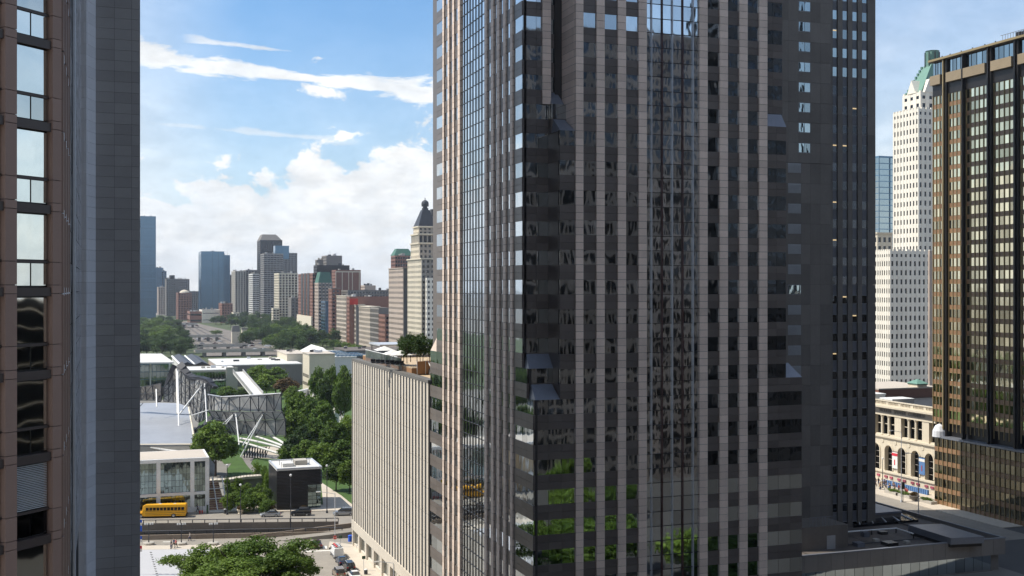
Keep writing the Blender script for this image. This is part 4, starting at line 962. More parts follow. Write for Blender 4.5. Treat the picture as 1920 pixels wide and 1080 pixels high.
sg = root('roof_sign', W(656, 575, 990), 'red roof sign board on the brown loft', 'sign'); p = W(656, 574, 985); x1 = Xy(671, p.y)
MB().box(p.x, x1, p.y, p.y + .5, p.z + 1.2, p.z + 6.5).build('board', 'sign_red', sg); MB().tube((p.x + 1, p.y + .3, p.z - 3), (p.x + 1, p.y + .3, p.z + 1.2), .2).tube((x1 - 1, p.y + .3, p.z - 3), (x1 - 1, p.y + .3, p.z + 1.2), .2).build('post', 'steel_dark', sg)
# ================================================================ FAR SKYLINE (about two kilometres away)
far = [
 ('round_glass_tower', 'tall slim blue glass tower right beside the grey granite tower', 250, 263, 292, 405, 1960, 'glass_far', 3.2, 5, .12, .35, True),
 ('stepped_glass_tower', 'pale stepped tower partly behind the slim blue glass tower', 285, 291, 306, 502, 2400, 'glass_far', 4, 5, .2, .3, True),
 ('stepped_pale_block', 'pale grey tower just right of the stepped tower', 298, 303, 312, 508, 2380, 'glass_far', 4, 4, .3, .3, True),
 ('white_condo_tower', 'low white striped tower at the foot of the blue glass tower', 293, 297, 310, 538, 2250, 'terracotta_buff', 3.4, 4, .4, .4, True),
 ('brown_far_tower', 'dark brown flat topped tower among the far left group', 305, 312, 329, 523, 2120, 'concrete_dark', 3.6, 4, .5, .5, True),
 ('brown_far_stair_tower', 'thin dark stair shaft topping the brown far tower', 317, 319, 327, 516, 2125, 'bronze_dark', 5, 4, .6, .6, True),
 ('grey_far_slab', 'grey slab behind the brick building, far left group', 322, 328, 355, 523, 2300, 'concrete_dark', 3.6, 4, .4, .4, True),
 ('brick_arch_building', 'red brick building with an arched top near the far road', 324, 334, 359, 549, 1850, 'bronze_spandrel', 3.6, 4, .45, .5, True),
 ('grey_far_block', 'grey block between brick building and dark blue tower', 335, 343, 374, 546, 2250, 'concrete_dark', 3.6, 4, .35, .35, True),
 ('pale_far_block', 'pale small block peeking above the grey far block', 331, 336, 344, 538, 2420, 'terracotta_buff', 3.6, 4, .4, .4, True),
 ('dark_blue_tower', 'broad dark blue glass tower in the middle of the skyline', 371, 377, 420, 471, 2000, 'glass_far', 3.4, 9, .1, .12, True),
 ('blue_grid_tower', 'lower glass tower with a pale grid attached to the dark blue tower', 405, 411, 431, 478, 2040, 'glass_far', 3.6, 5, .3, .25, True),
 ('grey_pair_tower', 'slim grey tower just right of the blue grid tower', 424, 429, 438, 515, 2080, 'concrete_dark', 3.5, 4, .4, .4, True),
 ('ribbed_tower_west', 'ribbed concrete tower with flat top, left of a close pair', 433, 441, 461, 508, 1900, 'concrete', 3.2, 4, .5, .3, True),
 ('ribbed_tower_east', 'ribbed grey tower with flat top, right of a close pair', 455, 461, 482, 506, 1920, 'tower_grey', 3.2, 5, .35, .3, True),
 ('white_balcony_tower', 'narrow tower with bright stacked balconies', 466, 474, 486, 513, 1800, 'roof_white', 3.2, 5, .1, .5, True),
 ('trapezoid_crown_tower', 'dark brown tower with a sloped trapezoid crown, tallest of its group', 482, 488, 529, 450, 1850, 'bronze_dark', 3.4, 4, .45, .4, True),
 ('banded_slab_tower', 'banded grey slab in front of the trapezoid crowned tower', 488, 495, 531, 475, 1700, 'tower_grey', 3.1, 4.5, .15, .5, True),
 ('banded_slab_wing', 'banded grey slab wing stepping right', 522, 528, 557, 474, 1760, 'tower_grey', 3.1, 4.5, .2, .45, True),
 ('white_grid_building', 'pale grid fronted building below the banded slab', 514, 523, 558, 512, 1500, 'limestone_cc', 3.5, 4, .4, .35, True),
 ('plain_grey_wall_building', 'blank grey brown building left of the long brick hotel', 541, 546, 560, 558, 1420, 'concrete_dark', 3.6, 4, .6, .6, True),
 ('low_arts_building', 'low building with a maroon left half behind the trees', 347, 356, 379, 584, 1720, 'bronze_spandrel', 8, 30, .1, .7, True),
 ('low_white_hall', 'low blank white hall behind the far trees', 372, 379, 412, 581, 1720, 'terracotta_white', 12, 60, .1, .9, True),
 ('low_brick_block', 'low brick block right of the white hall', 410, 416, 436, 569, 1700, 'bronze_spandrel', 3.6, 4, .5, .5, True),
 ('tan_low_block', 'low tan block at the foot of the ribbed tower pair', 434, 438, 446, 586, 1650, 'limestone_cc', 4, 4, .5, .5, True),
 ('small_white_block', 'small white striped block beside the white grid building', 509, 512, 521, 578, 1480, 'limestone_cc', 3.3, 4, .3, .5, True)]
for nm, lb, a, b, c, yt, D, wl_, fh, bay, pf, bf, nw in far:
    r_, q = bld(nm, lb, 'building', a, b, c, yt, D=D, wall=wl_, fh=fh, bayE=bay, bayN=bay, pf=pf, bf=bf, northwall=nw, depthmax=60, glz='glass_far' if 'glass' in nm or 'blue' in nm else 'dark_glass', rim=5 if nm in ('dark_blue_tower', 'round_glass_tower') else 1.5, zbot=-2)
    if nm == 'trapezoid_crown_tower': MB().frus((q[0], q[1], q[2], q[3]), q[5], (q[0] + 4.5, q[1] - 9, q[2] + 6, q[3] - 6), Zp(439, q[0], q[2])).build('sloped_crown', 'concrete_dark', r_)
    if nm == 'banded_slab_tower': MB().box(Xy(516, q[2] + 5), Xy(542, q[2] + 5), q[2] + 5, q[2] + 25, q[5] - 8, Zp(460, q[0], q[2])).build('penthouse', 'glass_far', r_)
    if nm == 'brick_arch_building': MB().lathe(((q[0] + q[1]) / 2, q[2] + 8, q[5]), [(8, 0), (7, 2), (4, 4), (.5, 5)], 12).build('arched_top', 'limestone_cc', r_)
# far shore of low city behind everything
random.seed(3); mb = MB()
for i in range(160):
    px = random.uniform(240, 560); D = random.uniform(2500, 5200); p = W(px, 540, D); h = random.uniform(8, 26) * (1.2 if random.random() < .2 else 1); mb.box(p.x, p.x + random.uniform(20, 60), p.y, p.y + 40, -2, h)
tagit(mb.build('far_low_city', 'concrete_dark'), 'low hazy mass of far city blocks on the horizon', kind='stuff')
# ================================================================ TREES
def crown_mesh(name, mt, seed, n_cl, per, leaf, shape='round', cl_r=.17, flat=1.0):
    """unit crown (radius 1, height 0..2*flat) of leaf clumps"""
    rnd = random.Random(seed); v, f = [], []
    lobes = []
    for i in range(13 if shape == 'round' else 22):
        a = rnd.uniform(0, 6.283); rr = rnd.uniform(.3, .62) if shape == 'round' else rnd.uniform(.1, .82); h = rnd.uniform(.45, 1.45) if shape == 'round' else rnd.uniform(.7, 1.5)
        lobes.append((rr * math.cos(a), rr * math.sin(a), h, rnd.uniform(.3, .5) if shape == 'round' else rnd.uniform(.22, .36)))
    lobes.append((0, 0, 1.5, .42))
    for i in range(n_cl):
        lx, ly, lz, lr = rnd.choice(lobes); d = Vector((rnd.gauss(0, 1), rnd.gauss(0, 1), rnd.gauss(.25, 1))).normalized()
        rad = lr * (rnd.random() ** .25)
        c = Vector((lx, ly, lz)) + d * rad * (Vector((1, 1, .8 if shape == 'round' else .45)).length / 1.73)
        if shape != 'round': c.z = lz + (c.z - lz) * .5
        for j in range(per):
            p = c + Vector((rnd.gauss(0, 1), rnd.gauss(0, 1), rnd.gauss(0, .6))) * cl_r * .5; p.z = max(.12, p.z)
            nrm = (d * .5 + Vector((rnd.gauss(0, .6), rnd.gauss(0, .6), rnd.gauss(.5, .5)))).normalized(); u = nrm.orthogonal().normalized(); u = Matrix.Rotation(rnd.uniform(0, 6.28), 3, nrm) @ u; w2 = nrm.cross(u); s = leaf * rnd.uniform(.6, 1.3)
            k = len(v); v += [p + u * s, p + w2 * s * .6, p - u * s, p - w2 * s * .6]; f.append((k, k + 1, k + 2, k + 3))
    me = bpy.data.meshes.new(name); me.from_pydata([(a.x, a.y, a.z * flat) for a in v], [], f); me.materials.append(M[mt]); return me
def trunk_mesh(name, seed, limbs=6):
    rnd = random.Random(seed); mb = MB(); mb.tube((0, 0, 0), (.02, .01, .35), .055, .042, 7).tube((.02, .01, .34), (0, .03, .95), .042, .02, 6)
    for i in range(limbs):
        a = i * 6.283 / limbs + rnd.uniform(-.4, .4); z0 = rnd.uniform(.28, .6); e = (.5 * math.cos(a), .5 * math.sin(a), z0 + rnd.uniform(.3, .55)); mb.tube((.01, .02, z0), e, .026, .01, 5)
        for j in range(2): b = a + rnd.uniform(-.7, .7); mb.tube(e, (e[0] + .28 * math.cos(b), e[1] + .28 * math.sin(b), e[2] + rnd.uniform(.1, .3)), .011, .004, 4)
    me = bpy.data.meshes.new(name); me.from_pydata(mb.v, [], mb.f); me.materials.append(M['bark']); return me
CR = {}
for k, mt in (('mid', 'leaf_mid'), ('dark', 'leaf_dark'), ('bright', 'leaf_bright'), ('brown', 'leaf_brown')):
    CR[k] = [crown_mesh('crown_' + k, mt, 10 + i, 700, 12, .07, cl_r=.15) for i in range(3 if k != 'brown' else 1)]
CR['far'] = [crown_mesh('crown_far', 'leaf_dark', 40 + i, 200, 12, .075, cl_r=.22) for i in range(3)]
CR['farmid'] = [crown_mesh('crown_farmid', 'leaf_mid', 50 + i, 200, 12, .075, cl_r=.22) for i in range(2)]
CR['airy'] = [crown_mesh('crown_airy', 'leaf_mid', 70 + i, 1100, 15, .03, shape='airy', cl_r=.1, flat=.62) for i in range(2)]
CR['airyb'] = [crown_mesh('crown_airyb', 'leaf_mid', 77, 1100, 15, .03, shape='airy', cl_r=.1, flat=.62)]
CR['roof'] = [crown_mesh('crown_roof', 'leaf_dark', 80 + i, 150, 14, .07, cl_r=.2) for i in range(2)]
CR['shrub'] = [crown_mesh('crown_shrub', 'leaf_bright', 90, 260, 14, .06, flat=.7), crown_mesh('crown_shrub', 'leaf_mid', 91, 260, 14, .06, flat=.7)]
TR = [trunk_mesh('trunk', i) for i in range(3)]
tn = 0
def tree(x, y, z, rad, h, kind, label, group=None, name='tree', cz=None, trunk=True):
    """trunk plus crown; rad crown radius, h overall height"""
    global tn; tn += 1; o = root(name, (x, y, z), label, 'tree' if trunk else 'shrub', group)
    ms = CR[kind]; c = bpy.data.objects.new('crown', ms[tn % len(ms)]); COL.objects.link(c); c.parent = o
    ch = h * (.78 if trunk else 1.); flat = {'airy': .62, 'airyb': .62, 'shrub': .7}.get(kind, 1.)
    c.location = (0, 0, h - ch); c.scale = (rad, rad, ch / (2 * flat) * 1.02); c.rotation_euler = (0, 0, tn * 2.4)
    if trunk:
        t = bpy.data.objects.new('trunk', TR[tn % 3]); COL.objects.link(t); t.parent = o; t.scale = (rad * .8, rad * .8, h * .62) if kind.startswith('airy') else (rad * .9, rad * .9, h * .7); t.rotation_euler = (0, 0, tn * 1.3)
    return o
def tree_px(px, ytop, wpx, D, kind, label, group=None, z=0., name='tree', trunk=True):
    p = W(px, ytop, D); return tree(p.x, p.y, z, wpx / 2 * D / F, p.z - z, kind, label, group, name, trunk=trunk)
rnd = random.Random(5)
# far woods of the park on both sides of the railway
GL, GR = 'trees of the far park left of the railway', 'trees of the far park right of the railway'
for D in (860, 900, 950, 1000, 1060, 1130, 1210, 1300, 1400, 1520, 1650):
    lim = 368 - (D - 860) * .055; px = 240
    while px < lim:
        r = rnd.uniform(6, 9.5); h = rnd.uniform(10, 15); w_ = r * 2 * F / D
        p = W(px + rnd.uniform(-3, 3), 540, D + rnd.uniform(-20, 20)); tree(p.x, p.y, 0, r, h, rnd.choice(['far', 'far', 'farmid']), 'dark green crown in the far park wood left of the railway', GL); px += w_ * .8
for D, lo, hi in ((900, 520, 590), (950, 508, 590), (1005, 505, 640), (1060, 468, 600), (1100, 474, 600), (1150, 476, 575), (1230, 480, 570), (1320, 470, 565), (1420, 455, 556), (1520, 430, 548), (1640, 402, 530), (1760, 380, 505)):
    px = lo
    while px < hi:
        r = rnd.uniform(7, 10); h = rnd.uniform(13, 18); p = W(px + rnd.uniform(-3, 3), 540, D + rnd.uniform(-25, 25))
        if D > 1050 or px > 505: tree(p.x, p.y, 0, r, h, rnd.choice(['far', 'far', 'farmid']), 'dark green crown in the far park wood right of the railway', GR)
        px += r * 2 * F / D * .62
tree_px(461, 620, 30, 1000, 'far', 'single dark round tree beside the stone ventilation pylon'); tree_px(405, 618, 26, 1250, 'farmid', 'pale green tree by the railway, left of the stone pylon')
# hedge-like lines in front of the street wall
for i in range(10): p = W(600 + i * 13, 540, 1020 - i * 25); tree(p.x, p.y, 0, 6, 9, 'farmid', 'small street tree in front of the avenue buildings', 'street trees along the avenue')
# far park ground and railway
sheet('lawn', [Vector((-300, 560, 0)), Vector((196, 560, 0)), Vector((196, 2300, 0)), Vector((-300, 2300, 0))], .02, 'park_ground')
rw = [G(385, 668, 0), G(560, 668, 0), G(470, 628, 0), G(395, 612, 0), G(352, 602, 0), G(322, 602, 0), G(345, 628, 0)]
sheet('railway_yard', rw, .06, 'ballast')
for i, (px0, py0, px1, py1) in enumerate(((400, 662, 330, 604), (425, 662, 338, 604), (450, 660, 346, 604), (480, 660, 352, 604))):
    a, b = G(px0, py0), G(px1, py1); d = (b - a).normalized(); n = Vector((-d.y, d.x, 0)); mb = MB()
    for s in (-.8, .8): mb.poly([a + n * (s - .15) + Vector((0, 0, .3)), a + n * (s + .15) + Vector((0, 0, .3)), b + n * (s + .15) + Vector((0, 0, .3)), b + n * (s - .15) + Vector((0, 0, .3)), a + n * (s - .15), a + n * (s + .15), b + n * (s + .15), b + n * (s - .15)], [(0, 1, 2, 3), (0, 4, 5, 1), (3, 2, 6, 7), (0, 3, 7, 4), (1, 5, 6, 2)])
    tagit(mb.build('railway_track', 'steel_dark'), ['railway track nearest the left wood', 'second railway track from the left wood', 'third railway track from the left wood', 'railway track nearest the stone pylon'][i], 'railway track')
def bridge(name, label, pxa, pxb, py, z, wid, mt, par=1.0, piers=4):
    a, b = G(pxa, py, z), G(pxb, py, z); b.y = a.y; o = root(name, (a.x, a.y, 0), label, 'bridge')
    MB().box(a.x, b.x, a.y, a.y + wid, z - 1, z).build('deck', mt, o); MB().box(a.x, b.x, a.y - .3, a.y, z - 1.1, z + par).build('parapet', 'concrete', o); MB().box(a.x, b.x, a.y + wid, a.y + wid + .3, z - 1., z + par).build('parapet', 'concrete', o)
    for i in range(piers): x = a.x + (b.x - a.x) * (i + .5) / piers; MB().box(x - 1, x + 1, a.y + 1, a.y + wid - 1, 0, z - 1).build('pier', 'concrete_dark', o)
    return a, b
bridge('road_bridge', 'road bridge over the railway just behind the museum roofs', 366, 520, 659, 4.5, 16, 'asphalt')
bridge('road_bridge', 'second road bridge over the railway, by the stone pylon', 366, 470, 649, 4.5, 10, 'asphalt_dark')
bridge('road_bridge', 'third narrow road bridge, beyond the stone pylon', 350, 418, 631, 5, 12, 'concrete_dark')
bridge('road_bridge', 'farthest flat road bridge below the brick arch building', 306, 372, 608, 5, 20, 'concrete_dark')
for i in range(46):
    px = rnd.choice([rnd.uniform(370, 515), rnd.uniform(470, 515), rnd.uniform(320, 375)]); py = rnd.choice([656.5, 650, 645, 641, 637]) if px > 370 else rnd.choice([608.5, 612])
    if px <= 370: z = 5
    else: z = 4.5 if py > 648 else 0.
    p = G(px, py, z); mb = MB().box(p.x - 2.3, p.x + 2.3, p.y - .9, p.y + .9, z + .35, z + .95).box(p.x - 1.2, p.x + 1.1, p.y - .8, p.y + .8, z + .95, z + 1.5)
    tagit(mb.build('distant_car', rnd.choice(['car_white', 'car_silver', 'car_black', 'car_maroon', 'car_white']), origin=(p.x, p.y, z)), 'tiny car on the roads by the railway behind the museum', 'car', 'tiny cars around the railway bridges')
p = W(435, 540, 1080); o = root('stone_pylon', (p.x, p.y, 0), 'pale square stone pylon with a dark cap, left one of two', 'tower'); x1 = Xy(450, p.y)
MB().box(p.x, x1, p.y, p.y + 7, 0, Zp(622, p.x, p.y)).build('shaft', 'limestone_cc', o); MB().frus((p.x - .2, x1 + .2, p.y - .2, p.y + 7.2), Zp(622, p.x, p.y), (p.x + .6, x1 - .6, p.y + .6, p.y + 6.4), Zp(611, p.x, p.y)).build('cap', 'concrete_dark', o)
p = W(454, 540, 1130); o = root('stone_pylon', (p.x, p.y, 0), 'second stone pylon, mostly hidden behind the dark round tree', 'tower'); x1 = Xy(466, p.y)
MB().box(p.x, x1, p.y, p.y + 7, 0, Zp(618, p.x, p.y)).build('shaft', 'limestone_cc', o); MB().box(p.x - .3, x1 + .3, p.y - .3, p.y + 7.3, Zp(618, p.x, p.y), Zp(615, p.x, p.y)).build('cap', 'concrete_dark', o)

# ================================================================ MUSEUM ROOFS
def rbox(name, label, pa, pb, D, yfront, yback, ybot, wall, roof, dep=None, over=0.3, cat='building', th=.5):
    p = W(pa, 540, D); x1 = Xy(pb, p.y); z1 = Zp(yfront, (p.x + x1) / 2, p.y); pm = (pa + pb) / 2
    if dep is None: dep = G(pm, yback, z1).y - p.y
    z0 = Zp(ybot, (p.x + x1) / 2, p.y); o = root(name, (p.x, p.y, 0), label, cat)
    MB().box(p.x, x1, p.y, p.y + dep, 0, z1 - th).build('walls', wall, o); MB().box(p.x - over, x1 + over, p.y - over, p.y + dep + over, z1 - th, z1).build('roof', roof, o)
    rq = random.Random(int(pa))
    for k in range(5):
        ux, uy = rq.uniform(p.x + 2, x1 - 4), rq.uniform(p.y + dep * .35, p.y + dep - 4)
        if 'dark_roof' not in name and 'glass_museum' not in name: MB().box(ux, ux + rq.uniform(1, 2.5), uy, uy + rq.uniform(1, 3), z1, z1 + rq.uniform(.5, 1.3)).build('roof_unit', rq.choice(['concrete', 'steel_dark', 'mullion_light']), o)
    return o, (p.x, x1, p.y, p.y + dep, z1)
# glass hall with the flat white roof
o, q = rbox('glass_museum_wing', 'glass museum wing under a wide flat white roof at the left', 235, 322, 600, 680, 664, 725, 'glass_far', 'roof_white', dep=40, over=0); oo = o
dx = (q[1] - q[0]) / 12
pieces('facade_pane', 'fair_glass', o, [(q[0] + i * dx + .06, q[0] + (i + 1) * dx - .06, q[2] - .15, q[2] - .03, z, z + 3.6) for i in range(12) for z in (.4, 4.3, 8.2)])
pieces('roof_post', 'white_paint', o, [(Xy(px, q[2] - 3) - .35, Xy(px, q[2] - 3) + .35, q[2] - 3.4, q[2] - 2.8, 0, 14.6) for px in (282, 318)])
a, b, c, d = G(240, 680, 15.5), G(326, 679, 15.5), G(303, 663, 15.5), G(240, 663, 15.5); MB().prism([a, b, c, d], 14.8, 15.5).build('flying_roof', 'roof_white', o)
o, q = rbox('dark_roof_hall', 'museum hall with twin dark pitched roofs and white gable ends', 338, 392, 640, 684, 668, 700, 'roof_white', 'roof_dark', dep=85)
mb = MB(); z = q[4]
for (u0, u1) in ((q[0], (q[0] + q[1]) / 2), ((q[0] + q[1]) / 2, q[1])):
    m_ = (u0 + u1) / 2; mb.poly([(u0, q[2], z), (u1, q[2], z), (m_, q[2], z + 1.6), (u0, q[3], z), (u1, q[3], z), (m_, q[3], z + 1.6)], [(0, 1, 2), (3, 5, 4), (0, 2, 5, 3), (1, 4, 5, 2)])
mb.build('pitched_roof', 'steel_dark', o); MB().tube(((q[0] + q[1]) / 2, q[2], z + .3), ((q[0] + q[1]) / 2, q[3], z + .3), .5).tube((q[0], q[2], z + .2), (q[0], q[3], z + .2), .6).build('white_gutter', 'white_paint', o)
o, q = rbox('glass_gallery', 'glass gallery with a white roof and pale terrace below the dark roofs', 352, 443, 560, 693, 679, 742, 'concrete', 'roof_white', dep=26)
n = 16; dx = (q[1] - q[0]) / n; pieces('facade_pane', 'fair_glass', o, [(q[0] + i * dx + .06, q[0] + (i + 1) * dx - .06, q[2] - .15, q[2] - .02, z, z + 3.2) for i in range(n) for z in (q[4] - 4.4, q[4] - 8.6, q[4] - 12)])
MB().box(q[0] + 1, q[1] - 6, q[2] - 4, q[2] - .2, q[4] - 5.2, q[4] - 4.8).build('terrace', 'roof_white', o)
pieces('terrace_table', 'steel_dark', o, [(q[0] + 2 + i * 1.7, q[0] + 3 + i * 1.7, q[2] - 3, q[2] - 2.2, q[4] - 4.8, q[4] - 4) for i in range(9)])
MB().box(q[1] - 5, q[1] + .5, q[2] - 1.5, q[2], 0, q[4] + 1).build('lift_tower', 'concrete', o)
o, q = rbox('long_museum_wing', 'long museum wing with a blank brown wall and flat white roof', 408, 566, 606, 683, 671, 722, 'terracotta_buff', 'roof_white')
zz = q[4]; MB().box(q[0], q[1], q[2] - .2, q[2], 0, zz - .5).build('wall_facing', 'concrete_dark', o)
pieces('roof_hatch', 'steel_dark', o, [(Xy(px, q[2] + 30) - 1.5, Xy(px, q[2] + 30) + 1.5, q[2] + 29, q[2] + 32, zz, zz + .8) for px in (443, 520)])
pieces('dark_window', 'dark_glass', o, [(Xy(px, q[2]), Xy(px + 10, q[2]), q[2] - .3, q[2] - .2, 1, 5) for px in (458, 470)])
o, q = rbox('beige_museum_block', 'beige museum block with a flat roof at the right end', 538, 577, 640, 663, 656, 672, 'limestone_cc', 'roof_beige')
o, q = rbox('parapet_museum_block', 'beige stepped museum block with a parapet behind the park trees', 580, 628, 560, 663, 659, 710, 'limestone_cc', 'roof_beige', dep=20)
pieces('small_window', 'dark_glass', o, [(q[0] - .1, q[0] + .02, q[2] + 2 + i * 3, q[2] + 3.4 + i * 3, z, z + 1.6) for i in range(6) for z in (4, 8)])
o, q = rbox('skylight_museum_hall', 'white museum hall with sloped white roofs and rows of skylights', 596, 668, 650, 669, 652, 680, 'roof_white', 'roof_white', dep=70)
z = q[4]; MB().frus((q[0], (q[0] + q[1]) / 2 - 1, q[2] + 3, q[3] - 2), z, (q[0] + 6, (q[0] + q[1]) / 2 - 5, q[2] + 16, q[3] - 12), z + 4.5).build('hipped_roof', 'roof_white', o)
pieces('skylight', 'glass_far', o, [((q[0] + q[1]) / 2 + i * 2.3, (q[0] + q[1]) / 2 + 1.6 + i * 2.3, q[2] + 2 + j * 9, q[2] + 9 + j * 9, z, z + .7) for i in range(8) for j in range(6)])
o, q = rbox('grey_museum_shed', 'long dark sided shed with skylights behind the roof deck', 650, 800, 690, 656, 652, 668, 'concrete_dark', 'roof_dark', dep=40)
pieces('skylight', 'glass_far', o, [(q[0] + 2 + i * 3.4, q[0] + 4.6 + i * 3.4, q[2] - 12, q[2] - 4, q[4] - 3, q[4] - 2.3) for i in range(14)])
br = root('museum_footbridge', (0, 0, 0), 'narrow white footbridge climbing to the museum over the trees', 'bridge')
a, b = W(446, 697, 548), W(483, 741, 470); d = (b - a); n = Vector((-d.y, d.x, 0)).normalized() * 2.3
pts = [a - n, a + n, b + n, b - n]; mb = MB(); up = Vector((0, 0, 1)); mb.poly([p for p in pts] + [p - up * .9 for p in pts], [(0, 1, 2, 3), (7, 6, 5, 4), (0, 4, 5, 1), (1, 5, 6, 2), (2, 6, 7, 3), (3, 7, 4, 0)]); mb.build('deck', 'roof_white', br)
for s in (-1, 1): q0, q1_ = a + n * s, b + n * s; k = n * .05; MB().poly([q0 - k, q0 + k, q1_ + k, q1_ - k, q0 - k + up * 1.3, q0 + k + up * 1.3, q1_ + k + up * 1.3, q1_ - k + up * 1.3], [(0, 1, 2, 3), (4, 7, 6, 5), (0, 4, 5, 1), (1, 5, 6, 2), (2, 6, 7, 3), (3, 7, 4, 0)]).build('side_panel', 'steel_panel', br)
MB().box(-1 + b.x, 1 + b.x, b.y, b.y + 2, 0, b.z - .9).build('pier', 'concrete', br)

# ================================================================ BAND SHELL seen from behind
PV = root('band_shell', (10, 380, 0), 'curving steel band shell seen from behind, grey panels on dark trusses and pale struts', 'pavilion')
def surf(cols, name='shell_panel', mt='steel_panel', th=.25, gap=.04):
    """cols: list of columns of 3-D points, top to bottom -> separate panels plus truss members in front"""
    for i in range(len(cols) - 1):
        for j in range(len(cols[i]) - 1):
            q = [cols[i][j], cols[i][j + 1], cols[i + 1][j + 1], cols[i + 1][j]]; c = sum(q, Vector((0, 0, 0))) / 4; q = [p + (c - p) * gap for p in q]
            MB().plate(q, -th).build(name, mt, PV)
def trs(cols, off, r=.13, diag=True):
    mb = MB(); P = [[p + off for p in c] for c in cols]
    for c in P:
        for a, b in zip(c, c[1:]): mb.tube(a, b, r * 1.3)
    for c0, c1 in zip(P, P[1:]):
        for a, b in zip(c0, c1): mb.tube(a, b, r)
    if diag:
        for i, (c0, c1) in enumerate(zip(P, P[1:])):
            for j in range(len(c0) - 1): mb.tube(c0[j + (i % 2)], c1[j + 1 - (i % 2)], r * .8)
    for i in range(0, len(cols)):
        for a, b in ((cols[i][0], P[i][0]), (cols[i][-1], P[i][-1])): mb.tube(a, b, r * .7)
    mb.build('truss', 'steel_dark', PV)
def lerpcurve(pts, t):
    t = t * (len(pts) - 1); i = min(int(t), len(pts) - 2); u = t - i; return tuple(pts[i][k] * (1 - u) + pts[i + 1][k] * u for k in range(len(pts[0])))
def cols_px(top, bot, D0, D1, n, rows, bulge=0.):
    cs_ = []
    for i in range(n + 1):
        t = i / n; a, b = lerpcurve(top, t), lerpcurve(bot, t); D = D0 + (D1 - D0) * t + bulge * math.sin(math.pi * t)
        cs_.append([W(a[0] + (b[0] - a[0]) * j / rows, a[1] + (b[1] - a[1]) * j / rows, D) for j in range(rows + 1)])
    return cs_
off = Vector((-.2, -1.3, 0))
c1 = cols_px([(391, 739), (402, 743), (430, 744), (470, 742), (500, 740), (527, 737)], [(391, 769), (402, 770), (430, 771), (470, 771.5), (500, 771), (528, 770)], 368, 352, 10, 1, -4); surf(c1); trs(c1, off)
c2 = cols_px([(391, 770), (430, 772), (480, 772), (529, 771)], [(402, 786), (435, 788), (485, 788), (535, 785)], 366, 350, 8, 1, -4); surf(c2, mt='steel_roof' if 0 else 'steel_panel'); trs(c2, off)
c3 = cols_px([(402, 786), (435, 788), (485, 788), (535, 785)], [(425, 812), (447, 815), (485, 816), (536, 817)], 364, 350, 8, 1, -3); surf(c3); trs(c3, off)
MB().tube(c1[0][0] + off, c1[3][0] + off, .25).tube(c1[3][0] + off, c1[-1][0] + off, .25).build('top_rail', 'steel_roof', PV)
# central shell
c4 = cols_px([(308, 728), (322, 706), (331, 686), (345, 697), (356, 708)], [(308, 752), (322, 753), (333, 753), (345, 757), (356, 760)], 392, 384, 6, 3, 3); surf(c4); trs(c4, off * 1.3, .12)
c5 = cols_px([(356, 708), (372, 711), (384, 715), (396, 722)], [(358, 762), (366, 786), (376, 792), (388, 782)], 384, 376, 5, 4, -3); surf(c5); trs(c5, off * 1.3, .12)
c6 = cols_px([(240, 718), (262, 725), (275, 724), (303, 718)], [(240, 748), (262, 750), (280, 750), (303, 750)], 400, 392, 5, 2, 0); surf(c6, mt='bronze_spandrel' if 0 else 'concrete_dark'); trs(c6, off, .14)
c7 = cols_px([(331, 685), (346, 702), (358, 707), (372, 706), (385, 710), (401, 724)], [(337, 692), (350, 711), (360, 714), (372, 713), (385, 718), (397, 729)], 386, 374, 10, 1, 0)
surf(c7, 'shell_lip', 'steel_dark', 2.2)
c8 = cols_px([(331, 686), (325, 700), (315, 722), (300, 752)], [(329, 690), (320, 706), (311, 726), (302, 754)], 389, 394, 8, 1, 0); surf(c8, 'shell_edge', 'steel_dark', 1.5)
c9 = cols_px([(388, 782), (380, 795), (362, 808), (357, 815)], [(390, 786), (382, 800), (366, 812), (358, 817)], 374, 362, 6, 1, 0); surf(c9, 'shell_edge', 'steel_dark', 3)
for (x0_, y0_, D0_), (x1_, y1_, D1_), r, mt in (
  ((331, 692, 384), (333, 776, 372), .5, 'steel_panel'), ((333, 694, 384), (335.5, 803, 362), .4, 'white_paint'), ((379, 722, 377), (336, 777, 370), .4, 'white_paint'), ((384, 720, 376), (388, 792, 366), .45, 'steel_roof'),
  ((336, 777, 369), (355, 777, 368), .15, 'steel_dark'), ((391, 769, 366), (359, 779, 365), .25, 'white_paint'), ((293, 730, 388), (294, 763, 382), .35, 'white_paint'), ((262, 762, 380), (268, 756, 386), .2, 'steel_dark'),
  ((440, 774, 356), (417, 796, 352), .22, 'white_paint'), ((441, 774, 356), (422, 797, 352), .22, 'white_paint'), ((442, 774, 356), (447, 820, 350), .35, 'white_paint'), ((447, 820, 350), (448, 834, 346), .3, 'white_paint'),
  ((495, 775, 351), (455, 836, 344), .25, 'white_paint'), ((495, 775, 351), (451, 857, 348), .35, 'white_paint')):
    MB().tube(W(x0_, y0_, D0_), W(x1_, y1_, D1_), r * .62, n=8).build('strut', mt, PV)
